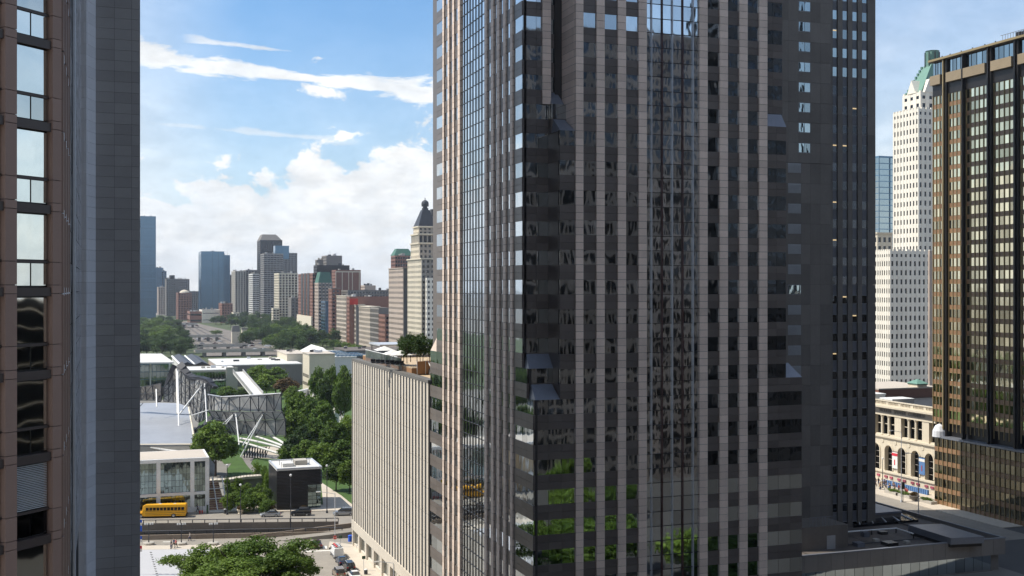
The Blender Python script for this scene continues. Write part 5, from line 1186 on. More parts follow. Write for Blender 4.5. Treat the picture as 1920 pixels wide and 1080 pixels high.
# stage house roof (brushed steel) and the ribbed white roof in front
zs_ = 9.
a = [G(225, 757, zs_), G(300, 755, zs_), G(335, 756, zs_), G(354, 764, zs_), G(359, 790, zs_), G(366, 833, zs_ - 1), G(300, 834, zs_ - 1), G(225, 834, zs_ - 1)]
H_ = root('stage_house', (0, 340, 0), 'low stage house with a broad brushed steel roof behind the white framed theatre', 'building')
MB().prism(a[:5] + [a[5], a[6], a[7]], 0, zs_ - 1.2).build('walls', 'concrete', H_)
mb = MB(); top = [Vector((p.x, p.y, zs_ if i < 5 else zs_ - 1)) for i, p in enumerate(a)]
mb.poly(top + [p - Vector((0, 0, .5)) for p in top], [tuple(range(8))[::-1], tuple(range(8, 16))] + [(i, (i + 1) % 8, 8 + (i + 1) % 8, 8 + i) for i in range(8)]); mb.build('roof', 'steel_roof', H_)
e = MB(); e.tube(top[3], top[4], .3, n=4).tube(top[4], top[5], .3, n=4).tube(top[5], top[7], .25, n=4); e.build('roof_edge', 'limestone_cc', H_)
# curved white ribbed roof
n = 9; V0 = []; 
for i in range(n + 1):
    t = i / n; px = 240 + (392 - 255) * t; 
    yt = 812 + 34 * t ** 1.5; ybm = 829 + 26 * t ** .9
    V0.append((G(px, yt, 7.5 - 2 * t), G(px, ybm, 8.2 - 2.5 * t)))
rt = root('ribbed_white_roof', (V0[4][0].x, V0[4][0].y, 0), 'curved white ribbed roof sloping down behind the theatre front', 'roof')
for i in range(n): q = [V0[i][1], V0[i + 1][1], V0[i + 1][0], V0[i][0]]; c = sum(q, Vector((0, 0, 0))) / 4; q = [p + (c - p) * .015 for p in q]; MB().plate(q, -.3).build('roof_rib_panel', 'roof_white', rt)
MB().prism([V0[0][1], V0[n][1], V0[n][0], V0[0][0]], 0, 4.0).build('wall', 'concrete', rt)

# ================================================================ WHITE FRAMED GLASS THEATRE
yh = 276.5; xh1 = Xy(392, yh); xh0 = -26.; zh = Zp(857, xh1, yh)
Hh = root('glass_theatre', (xh0, yh, 0), 'white framed theatre entrance with a large gridded glass front', 'building')
MB().box(xh0, xh1 - .3, yh + 1.2, yh + 14, 0, zh - .9).build('core', 'concrete', Hh); MB().box(xh0, xh1 - .3, yh + .9, yh + 1.2, 0, zh - .9).build('back_wall', 'wood_light', Hh)
MB().box(xh0, xh1, yh - .4, yh + 14, zh - .8, zh).build('roof_slab', 'white_paint', Hh); MB().box(xh0, xh1 - .5, yh + .2, yh + 13.5, zh, zh + .04).build('roof_gravel', 'roof_beige', Hh)
xcl = [Xy(p, yh) for p in (297, 360.5, 388.5)]
pieces('column', 'white_paint', Hh, [(x - .45, x + .45, yh - .35, yh + .6, 0, zh - .82) for x in xcl] + [(xcl[0] - 7.6 * k - .45, xcl[0] - 7.6 * k + .45, yh - .35, yh + .6, 0, zh - .82) for k in (1, 2, 3)])
zbm = Zp(928, xcl[0], yh); MB().box(xh0, xh1, yh - .3, yh + .55, zbm - .35, zbm + .3).build('beam', 'white_paint', Hh)
gp, mm = [], []
spans = [(xcl[0] - 7.6 + .45, xcl[0] - .45, 8), (xcl[0] + .45, xcl[1] - .45, 8), (xcl[1] + .45, xcl[2] - .45, 4)]
for a, b, n in spans:
    s_ = (b - a) / n; zt_ = zh - .85; z_ = zbm + .32; m_ = 5; hh_ = (zt_ - z_) / m_
    for i in range(n):
        for j in range(m_): gp.append((a + i * s_ + .03, a + (i + 1) * s_ - .03, yh + .1, yh + .18, z_ + j * hh_ + .03, z_ + (j + 1) * hh_ - .03))
        gp.append((a + i * s_ + .03, a + (i + 1) * s_ - .03, yh + .1, yh + .18, 1.3, zbm - .4))
        if i: mm.append((a + i * s_ - .03, a + i * s_ + .03, yh + .04, yh + .2, 0, zt_))
    for j in range(m_): mm.append((a, b, yh + .06, yh + .19, z_ + j * hh_ - .03, z_ + j * hh_ + .03))
    MB().box(a, b, yh + .05, yh + .4, 0, 1.25).build('plinth', 'white_paint', Hh)
glass('theatre_glass', (.2, .25, .25), .5, .5)
pieces('glass_pane', 'theatre_glass', Hh, gp, 200); pieces('mullion', 'steel_dark', Hh, mm)
for x in [G(px, 808, 4).x for px in ()]: pass
# timber slatted ramp with a white lattice, beside the theatre
sx0, sx1 = xh1 + .2, Xy(428, yh + .5); stp = root('slatted_ramp', (sx0, yh, 0), 'timber slatted slope with a white lattice beside the glass theatre', 'ramp')
zr1 = Zp(902, sx0, yh + 8)
for i in range(13):
    t = i / 13.; y = yh + .5 + t * 7.5; z = t * zr1; MB().box(sx0 + .0, sx1 - .5 - t * 1.2, y, y + .56, z, z + .2).build('slat', 'wood_light', stp)
MB().poly([(sx0, yh + .5, 0), (sx1 - .5, yh + .5, 0), (sx1 - 1.7, yh + 8.2, zr1 - .05), (sx0, yh + 8.2, zr1 - .05), (sx0, yh + 8.2, 0), (sx1 - 1.7, yh + 8.2, 0)], [(0, 1, 2, 3), (0, 4, 5, 1), (1, 5, 2), (0, 3, 4), (3, 2, 5, 4)]).build('slope', 'bronze_spandrel', stp)
for u in (.42, .95):
    MB().tube((sx0 + (sx1 - sx0) * u, yh + .3, .2), (sx0 + (sx1 - sx0) * (u - .13), yh + 8.4, zr1 + .8), .14, n=4).build('lattice_bar', 'white_paint', stp)
for t in (.33, .66): MB().box(sx0, sx1 - .4, yh + .4 + t * 7.6, yh + .7 + t * 7.6, t * zr1 + .35, t * zr1 + .55).build('lattice_bar', 'white_paint', stp)
wk = root('raised_walkway', (30, 290, 0), 'pale raised walkway curving from the slope to the black pavilion', 'walkway')
mb = MB(); wa = [(393, 901), (430, 899), (460, 894), (490, 892), (520, 892)]; zwk = 4.2
for (a, b) in zip(wa, wa[1:]):
    p, q = G(a[0], a[1], zwk), G(b[0], b[1], zwk); dd = Vector((0, 2.6, 0)); mb.poly([p, q, q + dd, p + dd, p - up * .6, q - up * .6, q + dd - up * .6, p + dd - up * .6], [(0, 1, 2, 3), (7, 6, 5, 4), (0, 4, 5, 1), (2, 6, 7, 3), (1, 5, 6, 2), (3, 7, 4, 0)])
mb.build('deck', 'pavement', wk); mb = MB()
for i in range(22): t = i / 21.; a = lerpcurve(wa, t); p = G(a[0], a[1], zwk); mb.tube(p, p + up * 1.1, .05, n=4)
mb.build('railing', 'steel_dark', wk); p = G(470, 893, zwk); MB().box(p.x - 5, p.x + 8, p.y + .3, p.y + 2, 0, zwk - .6).build('pier', 'concrete_dark', wk)

# ================================================================ BLACK PAVILION
ybk = 272.; xk0, xk1 = Xy(519, ybk), Xy(604, ybk); zk = Zp(880, xk0, ybk)
K = root('black_pavilion', (xk0, ybk, 0), 'small cube pavilion clad in black slats with a pale flat roof', 'building')
yk1 = G(560, 861, zk).y
MB().box(xk0 + .3, xk1 - .3, ybk + .3, yk1, 0, zk - .4).build('core', 'black_cladding', K)
MB().box(xk0, xk1, ybk, yk1, zk - .4, zk - .1).build('roof', 'roof_white', K)
for b in ((xk0, xk1, ybk, ybk + .35), (xk0, xk1, yk1 - .35, yk1), (xk0, xk0 + .35, ybk + .35, yk1 - .35), (xk1 - .35, xk1, ybk + .35, yk1 - .35)): MB().box(*b, zk - .1, zk + .15).build('parapet', 'mullion_light', K)
gx = xk0 + (xk1 - xk0) * .68
pieces('front_slat', 'black_cladding', K, [(xk0 + .02, gx, ybk, ybk + .28, .2 + i * .34, .2 + i * .34 + .28) for i in range(int((zk - .8) / .34))])
pieces('side_slat', 'black_cladding', K, [(xk0, xk0 + .26, ybk + .3, yk1, .2 + i * .34, .2 + i * .34 + .22) for i in range(int((zk - .8) / .34))])
n = 3; s_ = (xk1 - .3 - gx) / n; zg = 5.6
pieces('glass_pane', 'theatre_glass', K, [(gx + .05 + i * s_, gx + (i + 1) * s_, ybk + .05, ybk + .2, .3 + j * .9, 1.12 + j * .9) for i in range(n) for j in range(6)]); pieces('front_slat', 'black_cladding', K, [(gx, xk1, ybk, ybk + .28, zg + i * .34, zg + i * .34 + .28) for i in range(int((zk - .5 - zg) / .34))])
MB().box(gx + 1.2, gx + 3, ybk + .2, ybk + 1.8, 0, .01).build('threshold', 'concrete_dark', K)
for (fx, fy, w_, d_, h_) in ((.3, .35, 2.6, 3.0, .7), (.62, .5, 2.9, 3.4, 1.0)):
    x = xk0 + (xk1 - xk0) * fx; y = ybk + (yk1 - ybk) * fy; MB().box(x - w_ / 2, x + w_ / 2, y - d_ / 2, y + d_ / 2, zk - .1, zk + h_).build('roof_unit', 'roof_white' if fx < .5 else 'concrete', K)
    rl_ = MB(); [rl_.tube((x + sx * w_ / 2 * 1.25, y + sy * d_ / 2 * 1.2, zk - .1), (x + sx * w_ / 2 * 1.25, y + sy * d_ / 2 * 1.2, zk + 1.1), .05) for sx in (-1, 1) for sy in (-1, 1)]; rl_.build('roof_rail', 'steel_dark', K)

# ================================================================ VIADUCT ROAD, UNDERPASS
def gpoly(name, pts, z, mt, dz=0., **k): return sheet(name, [G(a, b, z) for a, b in pts], z + dz, mt, **k)
gpoly('road', [(180, 986), (180, 962), (400, 962), (665, 958), (900, 955), (900, 988), (660, 984)], 0, 'asphalt', .02)
gpoly('sidewalk', [(180, 961.5), (180, 950), (400, 951), (665, 946), (820, 945), (820, 957), (665, 957.5), (400, 961.5)], 0, 'pavement', .13, th=.13)
# grass and beds between the theatre and the black pavilion, lawn beyond
gpoly('garden_lawn', [(428, 945), (425, 880), (440, 862), (700, 800), (700, 946)], 0, 'lawn', .06)
gpoly('park_path', [(606, 950), (602, 905), (640, 930), (662, 948)], 0, 'pavement', .12)
gpoly('park_path', [(452, 856), (480, 852), (470, 870), (493, 893), (480, 893), (462, 872)], 0, 'concrete_dark', .12)
gpoly('park_lawn', [(420, 870), (370, 800), (395, 740), (660, 720), (760, 800), (700, 850)], 0, 'lawn', .04)
wall_ = root('garden_wall', (40, 265, 0), 'low pale concrete wall along the garden beds', 'wall'); a, b = G(428, 944, 0), G(519, 947, 0)
MB().prism([(a.x, a.y), (b.x, b.y - .2), (b.x, b.y + .3), (a.x, a.y + .5)], 0, .9).build('body', 'limestone_cc', wall_)
def wall_line(name, label, a, b, z0, z1, th, mt, cat='wall', coping=None):
    d = Vector((b.x - a.x, b.y - a.y, 0)); L_ = d.length; n_ = Vector((-d.y, d.x, 0)).normalized() * th; o = root(name, (a.x, a.y, z0), label, cat); k = max(1, round(L_ / 6)); 
    for i in range(k):
        p, q = a.lerp(b, i / k), a.lerp(b, (i + 1) / k - .03 / L_); MB().poly([(p.x, p.y, z0), (q.x, q.y, z0), (q.x + n_.x, q.y + n_.y, z0), (p.x + n_.x, p.y + n_.y, z0), (p.x, p.y, z1), (q.x, q.y, z1), (q.x + n_.x, q.y + n_.y, z1), (p.x + n_.x, p.y + n_.y, z1)], [(3, 2, 1, 0), (4, 5, 6, 7), (0, 1, 5, 4), (1, 2, 6, 5), (2, 3, 7, 6), (3, 0, 4, 7)]).build('panel', mt, o)
    return o
def rail_line(par, a, b, z0, z1, step=2.6):
    d = b - a; n_ = max(1, round(Vector((d.x, d.y, 0)).length / step)); mb = MB()
    for i in range(n_ + 1): p = a.lerp(b, i / n_); mb.tube((p.x, p.y, z0), (p.x, p.y, z1), .09, n=4)
    mb.tube((a.x, a.y, z1), (b.x, b.y, z1), .1, n=4); mb.build('railing', 'steel_dark', par)
A1, B1 = ext(TB, 0), ext(TB, 48); A1.z = B1.z = 0
vw = wall_line('viaduct_parapet', 'long brown concrete parapet of the raised road beside the bus', A1, B1, -.9, .75, .35, 'parapet_brown'); rail_line(vw, A1 + Vector((0, .2, 0)), B1 + Vector((0, .2, 0)), .75, 1.45)
vd = MB(); c1_, c2_ = ext(TB, -60), ext(TB, 47); vd.prism([(c1_.x, c1_.y + .4), (c2_.x, c2_.y + .4), (c2_.x, c2_.y + 30), (c1_.x, c1_.y + 30)], -1.5, -.03); tagit(vd.build('viaduct_deck', 'concrete_dark'), kind='structure')
bk = MB(); bk.prism([(c1_.x, c1_.y + 9), (c2_.x, c2_.y + 9), (c2_.x, c2_.y + 9.5), (c1_.x, c1_.y + 9.5)], -6, -1.5); tagit(bk.build('underpass_wall', 'concrete_dark'), kind='structure')
p_ = root('viaduct_column_row', (10, 262, -6), None, None) if False else None
for i in range(5):
    x = 3 + i * 10; e_ = ext(TB, x); tagit(MB().lathe((e_.x, e_.y + 1.2, -6), [(.5, 0), (.5, 4.5)], 8).build('viaduct_column', 'concrete_dark', origin=(e_.x, e_.y + 1.2, -6)), 'round concrete column in the shade under the viaduct', 'column', 'columns under the viaduct')
A2, B2 = ext(TA, 0), ext(TA, 48)
sw_ = wall_line('street_parapet', 'brown concrete parapet along the near street above the underpass', A2, B2, -6, NG + 1.0, -.35, 'parapet_brown'); rail_line(sw_, A2 + Vector((0, .2, 0)), B2 + Vector((0, .2, 0)), NG + 1., NG + 1.75)
rmp = root('ramp', (30, 245, -5), 'sloping concrete ramp wall rising in the underpass', 'ramp'); a, b = W(470, 1004, 246), W(665, 980, 251); a2, b2 = a + Vector((.3, -4, 0)), b + Vector((.3, -4, 0))
MB().poly([a, b, b + Vector((0, .4, 0)), a + Vector((0, .4, 0)), a - up * 3, b - up * 5, b - up * 5 + Vector((0, .4, 0)), a - up * 3 + Vector((0, .4, 0))], [(0, 1, 2, 3), (7, 6, 5, 4), (0, 4, 5, 1), (2, 6, 7, 3), (1, 5, 6, 2), (3, 7, 4, 0)]).build('parapet', 'parapet_brown', rmp)
MB().poly([a2 - up, b2 - up, b - up, a - up, a2 - up * 3, b2 - up * 5, b - up * 5, a - up * 3], [(0, 1, 2, 3), (7, 6, 5, 4), (0, 4, 5, 1), (1, 5, 6, 2), (3, 7, 4, 0)]).build('road_surface', 'asphalt', rmp)

# near street: sidewalks, markings
gN = lambda a, b: G(a, b, NG)
sheet('sidewalk', [gN(618, 1016), gN(662, 1022), gN(724, 1082), gN(830, 1190), gN(760, 1190), gN(672, 1071), gN(641, 1030), gN(616, 1028)], NG + .13, 'pavement', th=.13)
sheet('plaza', [gN(120, 1034), gN(400, 1030), gN(418, 1120), gN(120, 1150)], NG + .12, 'plaza_stone', th=.12)
sheet('plaza_kerb', [gN(120, 1026), gN(420, 1022), gN(400, 1030), gN(120, 1034)], NG + .14, 'pavement', th=.14)
for i in range(12):
    x_ = 280 + i * 1.2; y_ = 1036 + i * 4.4; tagit(MB().prism([gN(x_, y_), gN(x_ + 5.5, y_ + .6), gN(x_ + 3, y_ + 2.4)], NG + .125, NG + .145).build('dark_paving_wedge', 'asphalt_dark', origin=gN(x_, y_)), 'dark wedge inlaid in the pale plaza paving', 'paving', 'dark wedges in the plaza paving')
def stripe(pts, mt='paint_line', dz=.006, name='road_marking', z=NG): sheet(name, [G(a, b, z) for a, b in pts], z + dz, mt)
for px in (563, 574.5, 606): stripe([(px, 1023.5), (px + 6.5, 1023.5), (px + 7.5, 1028.5), (px + .2, 1028.5)])
stripe([(572, 1033), (622, 1031.5), (622, 1032.8), (572, 1034.5)]); stripe([(306, 1015.5), (322, 1015.3), (322, 1016.3), (306, 1016.5)]); stripe([(588, 1062), (593, 1075), (592, 1075), (587.4, 1062)])
sheet('road_seam', [gN(562, 1003.5 + 1), gN(608, 1008), gN(608, 1008.5), gN(562, 1005.2)], NG + .005, 'asphalt_dark')
# ================================================================ PARK TREES
L_ = [
 (487, 684, 52, 560, 'bright', 'bright green rounded tree left of the museum wall pair'), (517, 686, 58, 565, 'mid', 'dark topped tree behind the bright one at the museum wall'), (500, 700, 50, 540, 'bright', 'bright tree in front of the museum wall, above the shell'),
 (537, 706, 52, 520, 'brown', 'brownish tree between green trees near the museum wall'), (548, 722, 40, 480, 'mid', 'small green tree below the brownish tree'), (425, 723, 50, 520, 'mid', 'low tree behind the shell under the footbridge'), (455, 728, 40, 520, 'dark', 'dark low tree behind the curved shell top'),
 (598, 684, 44, 440, 'mid', 'tall clipped tree at the left of the hedge wall'), (622, 682, 40, 436, 'mid', 'tall clipped tree, second in the hedge wall'), (645, 684, 40, 430, 'mid', 'tall clipped tree nearest the fin building in the hedge wall'), (612, 700, 44, 420, 'dark', 'dark tree in front of the clipped hedge trees'), (640, 706, 40, 415, 'mid', 'tree below the hedge wall beside the fin building'),
 (563, 733, 56, 395, 'bright', 'round bright tree right of the band shell'), (583, 742, 50, 390, 'mid', 'round green tree behind the paired lawn trees'), (608, 748, 62, 378, 'bright', 'big round light green tree above the white curved kerb'), (552, 768, 56, 360, 'mid', 'full green tree touching the band shell edge'), (590, 780, 60, 350, 'mid', 'full green tree at the middle of the grove'), (625, 785, 60, 345, 'mid', 'tree in the grove third from the fin building'), (650, 778, 50, 348, 'bright', 'yellowish tree partly hidden by the fin building'),
 (548, 812, 52, 332, 'dark', 'dark tree low in the grove near the steel beams'), (575, 822, 60, 322, 'mid', 'broad tree behind the black pavilion roof'), (608, 830, 62, 315, 'mid', 'broad tree right behind the black pavilion'), (640, 822, 60, 318, 'mid', 'broad tree beside the fin building, lower grove'), (630, 862, 56, 296, 'dark', 'dark tree over the path by the black pavilion'), (655, 862, 44, 292, 'mid', 'tree shading the lawn by the fin building'),
 (545, 750, 40, 400, 'dark', 'dark tree directly right of the shell top'), (566, 795, 50, 340, 'dark', 'dark tree filling the middle of the grove'), (535, 835, 40, 330, 'mid', 'small tree beside the curved steel beams')]
for a in L_: tree_px(*a[:4], a[4], a[5], 'trees of the park grove')
tree_px(404, 786, 92, 318, 'mid', 'large round tree in front of the band shell', name='tree'); tree_px(378, 812, 44, 322, 'mid', 'smaller tree left of the large round tree by the theatre')
for i, (px, py, w_, D, k, lb) in enumerate(((404, 898, 20, 285, 0, 'olive shrub behind the raised walkway by the theatre'), (425, 893, 20, 287, 0, 'second shrub behind the raised walkway'), (445, 893, 22, 288, 1, 'third shrub behind the raised walkway'), (482, 862, 22, 300, 0, 'bright shrub on the garden slope near the path'), (496, 870, 22, 294, 0, 'bright shrub on the slope beside the black pavilion'), (503, 878, 22, 288, 0, 'lowest bright shrub against the black pavilion'), (440, 918, 34, 268, 1, 'dark shrub by the tall lamp post'), (425, 925, 26, 266, 1, 'brownish dark shrub next to the timber slope'), (470, 912, 36, 270, 0, 'large rounded green shrub in the garden bed'), (488, 922, 34, 268, 0, 'rounded green shrub right in the garden bed'), (468, 930, 30, 266, 1, 'low dark green shrub at the front of the bed'), (503, 934, 34, 266, 0, 'bright low shrub beside the black pavilion corner'), (456, 935, 24, 265.5, 1, 'small dark shrub above the low wall'), (437, 905, 30, 276, 1, 'dark shrub under the raised walkway at the left'), (462, 903, 30, 277, 0, 'light shrub under the raised walkway in the middle'), (486, 905, 34, 276, 1, 'dark shrub under the raised walkway at the right'), (478, 920, 40, 269, 0, 'broad bright shrub in the centre of the garden bed'), (450, 924, 34, 267, 0, 'bright shrub left of the garden bed centre'), (500, 912, 26, 272, 0, 'bright shrub close to the side of the black pavilion'), (495, 940, 26, 265, 0, 'lowest bright shrub by the low garden wall'))):
    p = W(px, py, D); h = p.z; tree(p.x, p.y, 0, w_ / 2 * D / F, max(h, 1.2), 'shrub', lb, 'garden shrubs', 'shrub', trunk=False)
# curved pale kerb through the grove
kb = root('curved_kerb', (60, 380, 0), 'pale curved kerb wall running through the park grove', 'wall'); mb = MB(); kp = [(560, 733), (578, 729), (600, 737), (625, 748), (645, 757)]
for a, b in zip(kp, kp[1:]):
    p, q = G(a[0], a[1], 9), G(b[0], b[1], 9); mb.poly([p, q, q + Vector((0, 2.5, 0)), p + Vector((0, 2.5, 0)), p - up * 9, q - up * 9, q - up * 9 + Vector((0, 2.5, 0)), p - up * 9 + Vector((0, 2.5, 0))], [(0, 1, 2, 3), (0, 4, 5, 1), (2, 6, 7, 3)])
mb.build('wall', 'roof_white', kb)
# curved steel beams of the trellis beside the shell
tl = root('steel_beam_trellis', (45, 340, 0), 'curved pale steel beams over dark posts right of the large round tree', 'trellis')
for (a, b, c) in (((450, 822), (490, 828), (535, 842)), ((450, 828), (485, 838), (528, 852)), ((478, 818), (505, 826), (530, 836)), ((508, 818), (522, 824), (534, 833))):
    P_ = [W(*a, 352), W(*b, 346), W(*c, 340)]; prev = None; mb = MB()
    for i in range(9):
        t = i / 8; p = P_[0] * (1 - t) ** 2 + P_[1] * 2 * t * (1 - t) + P_[2] * t * t
        if prev is not None: mb.tube(prev, p, .35, n=6)
        prev = p
    mb.build('beam', 'roof_white', tl)
mb = MB()
for px in range(458, 500, 5): p = W(px, 838, 352); mb.tube((p.x, p.y, 0), (p.x, p.y, p.z), .2, n=4); mb.tube((p.x, p.y, 0.5), (p.x + 1.2, p.y, p.z), .12, n=4)
mb.build('post_screen', 'steel_dark', tl); sheet('paved_court', [G(452, 858), G(545, 862), G(535, 838), G(470, 838)], .1, 'pavement')
# ---- foreground honey locust trees
for px, yt, w_, D, k, lb in ((385, 1004, 170, 184, 'airy', 'large feathery locust tree, leftmost of the plaza trees'), (480, 987, 210, 182, 'airyb', 'large feathery locust tree in the middle, tallest of the plaza trees'), (540, 1003, 130, 180, 'airy', 'feathery locust tree nearest the street cars'), (440, 1030, 220, 172, 'airy', 'feathery locust tree lowest at the picture bottom')):
    p = W(px, yt, D); tree(p.x, p.y, NG, w_ / 2 * D / F, p.z - NG, k, lb, 'locust trees on the plaza', 'locust_tree')
# ---- roof trees
for i, (px, yt) in enumerate(((757, 628), (770, 622), (782, 623), (793, 626), (805, 634), (763, 634), (788, 632))):
    p = W(px, yt, 205 - i); tree(p.x, p.y, 38.9, 1.5, p.z - 38.9, 'roof', 'small dark leafed roof tree in the planter, number %s' % 'one' if 0 else ['leftmost roof garden tree', 'roof garden tree second from the left', 'middle roof garden tree', 'roof garden tree fourth from the left', 'rightmost roof garden tree touching the striped tower', 'low roof garden tree in front at the left', 'low roof garden tree in front at the right'][i], 'trees in the roof garden', 'roof_tree')
pg_ = MB(); rp = random.Random(2)
for i in range(260): x, y = rp.uniform(54, 64.5), rp.uniform(194.7, 199.3); pg_.tube((x, y, 38.9), (x + rp.uniform(-.25, .25), y + rp.uniform(-.2, .2), 39.3 + rp.random() * .5), .07, .01, 3)
tagit(pg_.build('rusty_grass', 'leaf_brown'), 'tufts of rusty brown grass in the roof planter', kind='stuff')

# ================================================================ VEHICLES (local: forward +Y, ground z=0)
def loftbody(secs, mt, name, par, smooth=True):
    """secs: list of (y, half-width bottom, half-width top, z0, z1)"""
    mb = MB(); k = None
    prof = lambda s: [(-s[1], s[3]), (-s[1] * 1.0, s[3] + (s[4] - s[3]) * .6), (-s[2] * 1.0, s[4] - .03), (-s[2] * .82, s[4]), (s[2] * .82, s[4]), (s[2], s[4] - .03), (s[1], s[3] + (s[4] - s[3]) * .6), (s[1], s[3])]
    n = 8; v = []; [v.extend([(x, s[0], z) for x, z in prof(s)]) for s in secs]; f = []
    for i in range(len(secs) - 1):
        for j in range(n): f.append((i * n + j, i * n + (j + 1) % n, (i + 1) * n + (j + 1) % n, (i + 1) * n + j))
    f.append(tuple(range(n))); f.append(tuple(range((len(secs) - 1) * n + n - 1, (len(secs) - 1) * n - 1, -1)))
    me = bpy.data.meshes.new(name); me.from_pydata(v, [], f); me.materials.append(M[mt]); me.update()
    bm = bmesh.new(); bm.from_mesh(me); bmesh.ops.recalc_face_normals(bm, faces=bm.faces); bm.to_mesh(me); bm.free()
    o = bpy.data.objects.new(name, me); COL.objects.link(o); o.parent = par; return o
def lb(par, name, mt, x0, x1, y0, y1, z0, z1):
    o = bpy.data.objects.new(name, cube(mt)); COL.objects.link(o); o.parent = par; o.location = ((x0 + x1) / 2, (y0 + y1) / 2, (z0 + z1) / 2); o.scale = (x1 - x0, y1 - y0, z1 - z0); return o
WHM = {}
def wheel(par, x, y, r, wd=.22):
    o = bpy.data.objects.new('wheel', None); COL.objects.link(o); o.parent = par; o.location = (x, y, r)
    for nm, rr, ww, mt in (('tyre', r, wd, 'rubber'), ('rim', r * .58, wd + .03, 'car_silver')):
        key = (nm, round(r, 2), ww)
        if key not in WHM:
            mb = MB().tube((-ww / 2, 0, 0), (ww / 2, 0, 0), rr, n=14); me = bpy.data.meshes.new(nm); me.from_pydata(mb.v, [], mb.f); me.materials.append(M[mt]); WHM[key] = me
        c = bpy.data.objects.new(nm, WHM[key]); COL.objects.link(c); c.parent = o
def car(name, label, cat, p, rz, paint, kind='sedan', group=None):
    o = root(name, p, label, cat, group, rz); Lh = {'sedan': 2.3, 'suv': 2.35, 'van': 2.5, 'minivan': 2.5}[kind]; hw = .9
    if kind == 'sedan':
        loftbody([(-Lh, .78, .7, .35, .78), (-Lh + .15, .86, .8, .28, .93), (-1.3, hw, .84, .25, .98), (1.0, hw, .84, .25, .95), (Lh - .5, .88, .8, .25, .82), (Lh - .08, .8, .7, .3, .66), (Lh, .7, .6, .36, .55)], paint, 'body', o)
        loftbody([(-1.75, .72, .62, .93, .98), (-1.05, .78, .62, .93, 1.38), (.2, .78, .62, .93, 1.42), (1.15, .76, .62, .9, .98)], 'car_glass', 'windows', o); lb(o, 'roof', paint, -.56, .56, -.95, .15, 1.4, 1.45)
        zl = .72
    elif kind in ('suv', 'minivan'):
        loftbody([(-Lh, .84, .8, .38, .95), (-Lh + .1, .9, .86, .3, 1.05), (1.0, hw + .03, .87, .3, 1.05), (Lh - .4, .9, .82, .3, .98), (Lh, .76, .7, .38, .7)], paint, 'body', o)
        loftbody([(-Lh + .08, .82, .72, 1.0, 1.25), (-Lh + .35, .84, .7, 1.0, 1.66), (.4, .84, .7, 1.0, 1.7), (1.35, .8, .66, .98, 1.05)], 'car_glass', 'windows', o); lb(o, 'roof', paint, -.66, .66, -Lh + .35, .4, 1.68, 1.76); zl = .95
        for sx in (-1, 1): lb(o, 'roof_rail', 'mullion_light', sx * .6 - .02, sx * .6 + .02, -1.7, .3, 1.77, 1.81)
    else:
        loftbody([(-Lh, .93, .86, .35, 2.1), (-Lh + .08, .96, .88, .3, 2.16), (.9, .96, .88, .3, 2.16), (1.5, .95, .8, .3, 1.5), (Lh - .1, .9, .78, .3, 1.05), (Lh, .8, .7, .35, .9)], paint, 'body', o)
        lb(o, 'rear_door', paint, -.86, -.02, -Lh - .03, -Lh, .5, 2.0); lb(o, 'rear_door', paint, .02, .86, -Lh - .03, -Lh, .5, 2.0); lb(o, 'windshield', 'car_glass', -.75, .75, 1.1, 1.35, 1.5, 2.0)
        for sx in (-1, 1): lb(o, 'side_window', 'car_glass', sx * .93 - .04, sx * .93 + .04, .6, 1.25, 1.3, 1.85); lb(o, 'mirror', 'rubber', sx * 1.12 - .12, sx * 1.12 + .12, 1.25, 1.4, 1.2, 1.55)
        lb(o, 'bumper', 'rubber', -.95, .95, -Lh - .12, -Lh, .3, .5); lb(o, 'side_skirt', 'car_navy', -.975, -.94, -2.2, 1.4, .3, .75)
        for y in (-1.9, -.6, .7): lb(o, 'roof_bar', 'steel_dark', -.8, .8, y, y + .08, 2.17, 2.32)
        for sx in (-.5, .1): lb(o, 'ladder', 'sign_red' if sx < 0 else 'mullion_light', sx, sx + .32, -2.2, 1.2, 2.33, 2.42)
        zl = 1.1
    for sx in (-1, 1):
        for y in (-Lh * .6, Lh * .62): wheel(o, sx * (hw - .07), y, .33)
        lb(o, 'taillight', 'lamp_red', sx * .68 - .14, sx * .68 + .14, -Lh - .02, -Lh + .06, zl - .1, zl + .08); lb(o, 'headlight', 'lamp_clear', sx * .55 - .15, sx * .55 + .15, Lh - .12, Lh + .01, .55, .7)
    if kind != 'van':
        for sx in (-1, 1): lb(o, 'mirror', paint, sx * .98 - .09, sx * .98 + .09, .75, .9, .95, 1.1)
    lb(o, 'licence_plate', 'lamp_clear', -.2, .2, -Lh - .035, -Lh, .55 if kind != 'sedan' else .5, .68); return o
def cp_(px, py, z=NG): return G(px, py, z)
car('sedan_car', 'dark maroon sedan driving away over the crosswalk', 'car', cp_(593.5, 1025), 0, 'car_maroon')
car('cargo_van', 'white cargo van with a ladder on the roof, parked first at the kerb', 'van', cp_(631, 1043), 0, 'car_white', 'van')
car('sedan_car', 'dark grey sedan parked right behind the white van', 'car', cp_(640.5, 1056.5), 0, 'car_navy')
car('suv_car', 'black hatchback parked third behind the white van', 'car', cp_(654, 1068), 0, 'car_black', 'suv')
car('suv_car', 'tan striped roof wagon driving beside the parked cars', 'car', cp_(635, 1080), 0, 'car_tan', 'suv')
car('sedan_car', 'white car at the bottom edge, last of the parked row', 'car', cp_(664, 1084), 0, 'car_white')
RZ = R(76.9)
car('minivan', 'silver minivan on the raised road next to the fin building', 'car', G(645, 966, 0), RZ, 'car_silver', 'minivan'); car('suv_car', 'black SUV on the raised road in front of the black pavilion', 'car', G(564, 966.5, 0), RZ, 'car_black', 'suv'); car('sedan_car', 'silver sedan mostly hidden behind the viaduct rail', 'car', G(507, 968.5, 0), RZ, 'car_silver')
